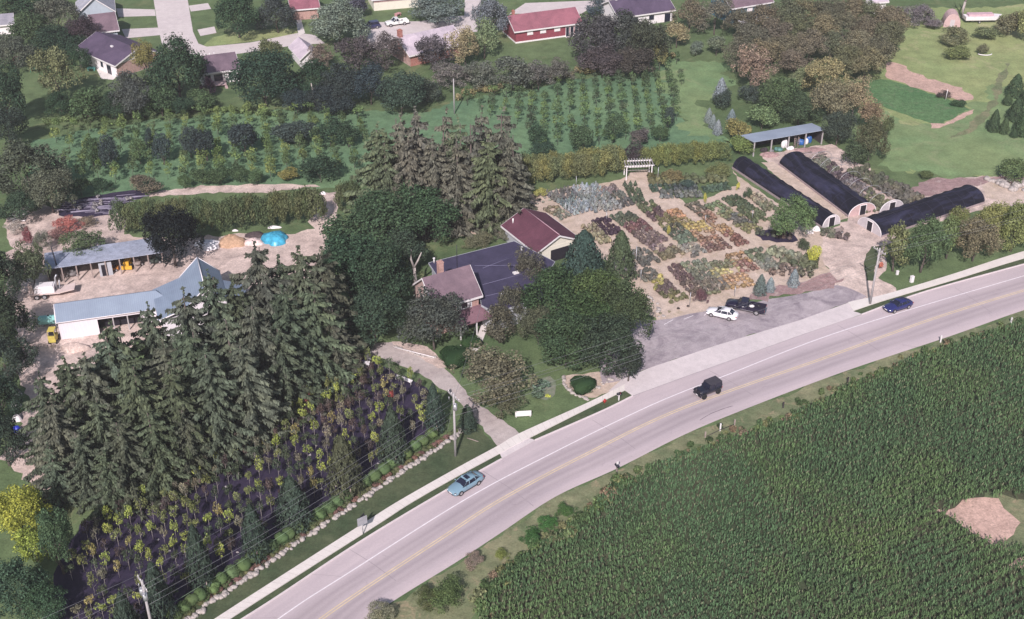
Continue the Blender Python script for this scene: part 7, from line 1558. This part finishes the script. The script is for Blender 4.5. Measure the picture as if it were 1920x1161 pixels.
root = empty('dead_tree', P(592, 200), 0, 'pale dead trunk in front of the dark tree belt', 'tree'); MB().tube([(0, 0, 0), (-.3, 0, 2), (-.3, 0, 3.4), (-.5, 0, 5)], [.28, .22, .2, .1], 6).tube([(-.35, 0, 3.4), (.3, 0, 4.4)], [.12, .05], 4).build('trunk', PALEBARK, root)
root = empty('forked_white_trunk', P(779, 556), 0, 'pale forked birch trunk at the farmhouse gable', 'tree'); MB().tube([(0, 0, 0), (.1, 0, 3), (0, 0, 5)], [.32, .28, .24], 8).tube([(0, 0, 5), (-.4, 0, 6.5), (-.3, 0, 8)], [.2, .16, .1], 6).tube([(0, 0, 5), (.6, 0, 6.2), (1.2, 0, 7.6)], [.18, .14, .08], 6).build('trunk', PALEBARK, root)
o = MB().tube([(1.5*math.cos(t*.35), .9*math.sin(t*.35), .25) for t in range(9, 19)], .12, 5).build('pale_ring', WSIDE); o.location = P(1846, 103); setp(o, 'pale curved ring lying on the meadow', 'ring')
o = MB().tube([(0, 0, 0), (0, 0, 2.3)], .06, 5).build('garden_stake', WSIDE); o.location = P(1773, 188); setp(o, 'thin pale stake on the bare soil bank', 'stake')
for i, (x, y) in enumerate([(874, 395+10), (858, 408)]):
    o = MB().tube([(0, 0, 0), (0, 0, 5)], .14, 6).build('dead_tree', PALEBARK); o.location = P(x-4 if i else x, y); setp(o, 'pale bare stem standing below the spruce clump, %s' % ('left' if i else 'right'), 'tree')
# playthings behind the white sided house
for i, (x, y, c_) in enumerate([(172, 132, (.15, .5, .45, 1)), (64, 134, (.1, .45, .35, 1)), (31, 112, (.6, .25, .2, 1)), (748-2, 37-7, (.6, .3, .3, 1))]):
    m = plain('toy_paint', c_, .5); root = empty('garden_toy', P(x, y), .3*i, ['turquoise play table behind the white sided house', 'small green play slide under the light olive tree', 'reddish garden cart left of the light olive tree', 'pink garden canopy beyond the white pickup'][i], 'garden toy')
    MB().box(-.8, .8, -.5, .5, .55, .65).build('top', m, root); MB().box(-.7, -.6, -.4, .4, 0, .55).box(.6, .7, -.4, .4, 0, .55).build('legs', m, root)

# ------------------------------------------------------------------ thin summer haze
HZ, hnt, hbs = newmat('thin_haze'); hnt.nodes.remove(hbs); hv = hnt.nodes.new('ShaderNodeVolumePrincipled')
hv.inputs['Color'].default_value = (.93, .90, .96, 1); hv.inputs['Density'].default_value = .0002
hnt.links.new(hv.outputs[0], [n for n in hnt.nodes if n.type == 'OUTPUT_MATERIAL'][0].inputs['Volume'])
o = MB().box(-4600, 4600, -400, 9100, -1, 99).build('haze', HZ); o['kind'] = 'stuff'

# ------------------------------------------------------------------ one label for each thing that can be told apart by its place
ORD = ['', 'first', 'second', 'third', 'fourth', 'fifth', 'sixth', 'seventh', 'eighth', 'ninth', 'tenth', 'eleventh', 'twelfth', 'thirteenth', 'fourteenth', 'fifteenth', 'sixteenth', 'seventeenth', 'eighteenth', 'nineteenth']
def ordinal(n):
    if n < 20: return ORD[n]
    t, u = divmod(n, 10); tens = {2: 'twent', 3: 'thirt', 4: 'fort', 5: 'fift', 6: 'sixt'}[t]
    return tens+'ieth' if u == 0 else tens+'y-'+ORD[u]
from collections import defaultdict
byl = defaultdict(list)
for o in col.objects:
    if o.parent is None and o.get('label') and o.get('group'): byl[(o['group'], o['label'])].append(o)
for (g_, l_), os_ in byl.items():
    if 1 < len(os_) <= 48 and not g_.startswith('plants in the bed'):
        def key(o):
            if o.type == 'MESH' and tuple(o.location) == (0, 0, 0): q = o.data.vertices[0].co
            else: q = o.location
            return topx((q[0], q[1]))[0]
        os_.sort(key=key)
        for i, o in enumerate(os_): o['label'] = l_+', '+ordinal(i+1)+' from the left'
        if len(os_[0]['label'].split()) > 15: os_[0]['label']  # long ones are shortened in their own text
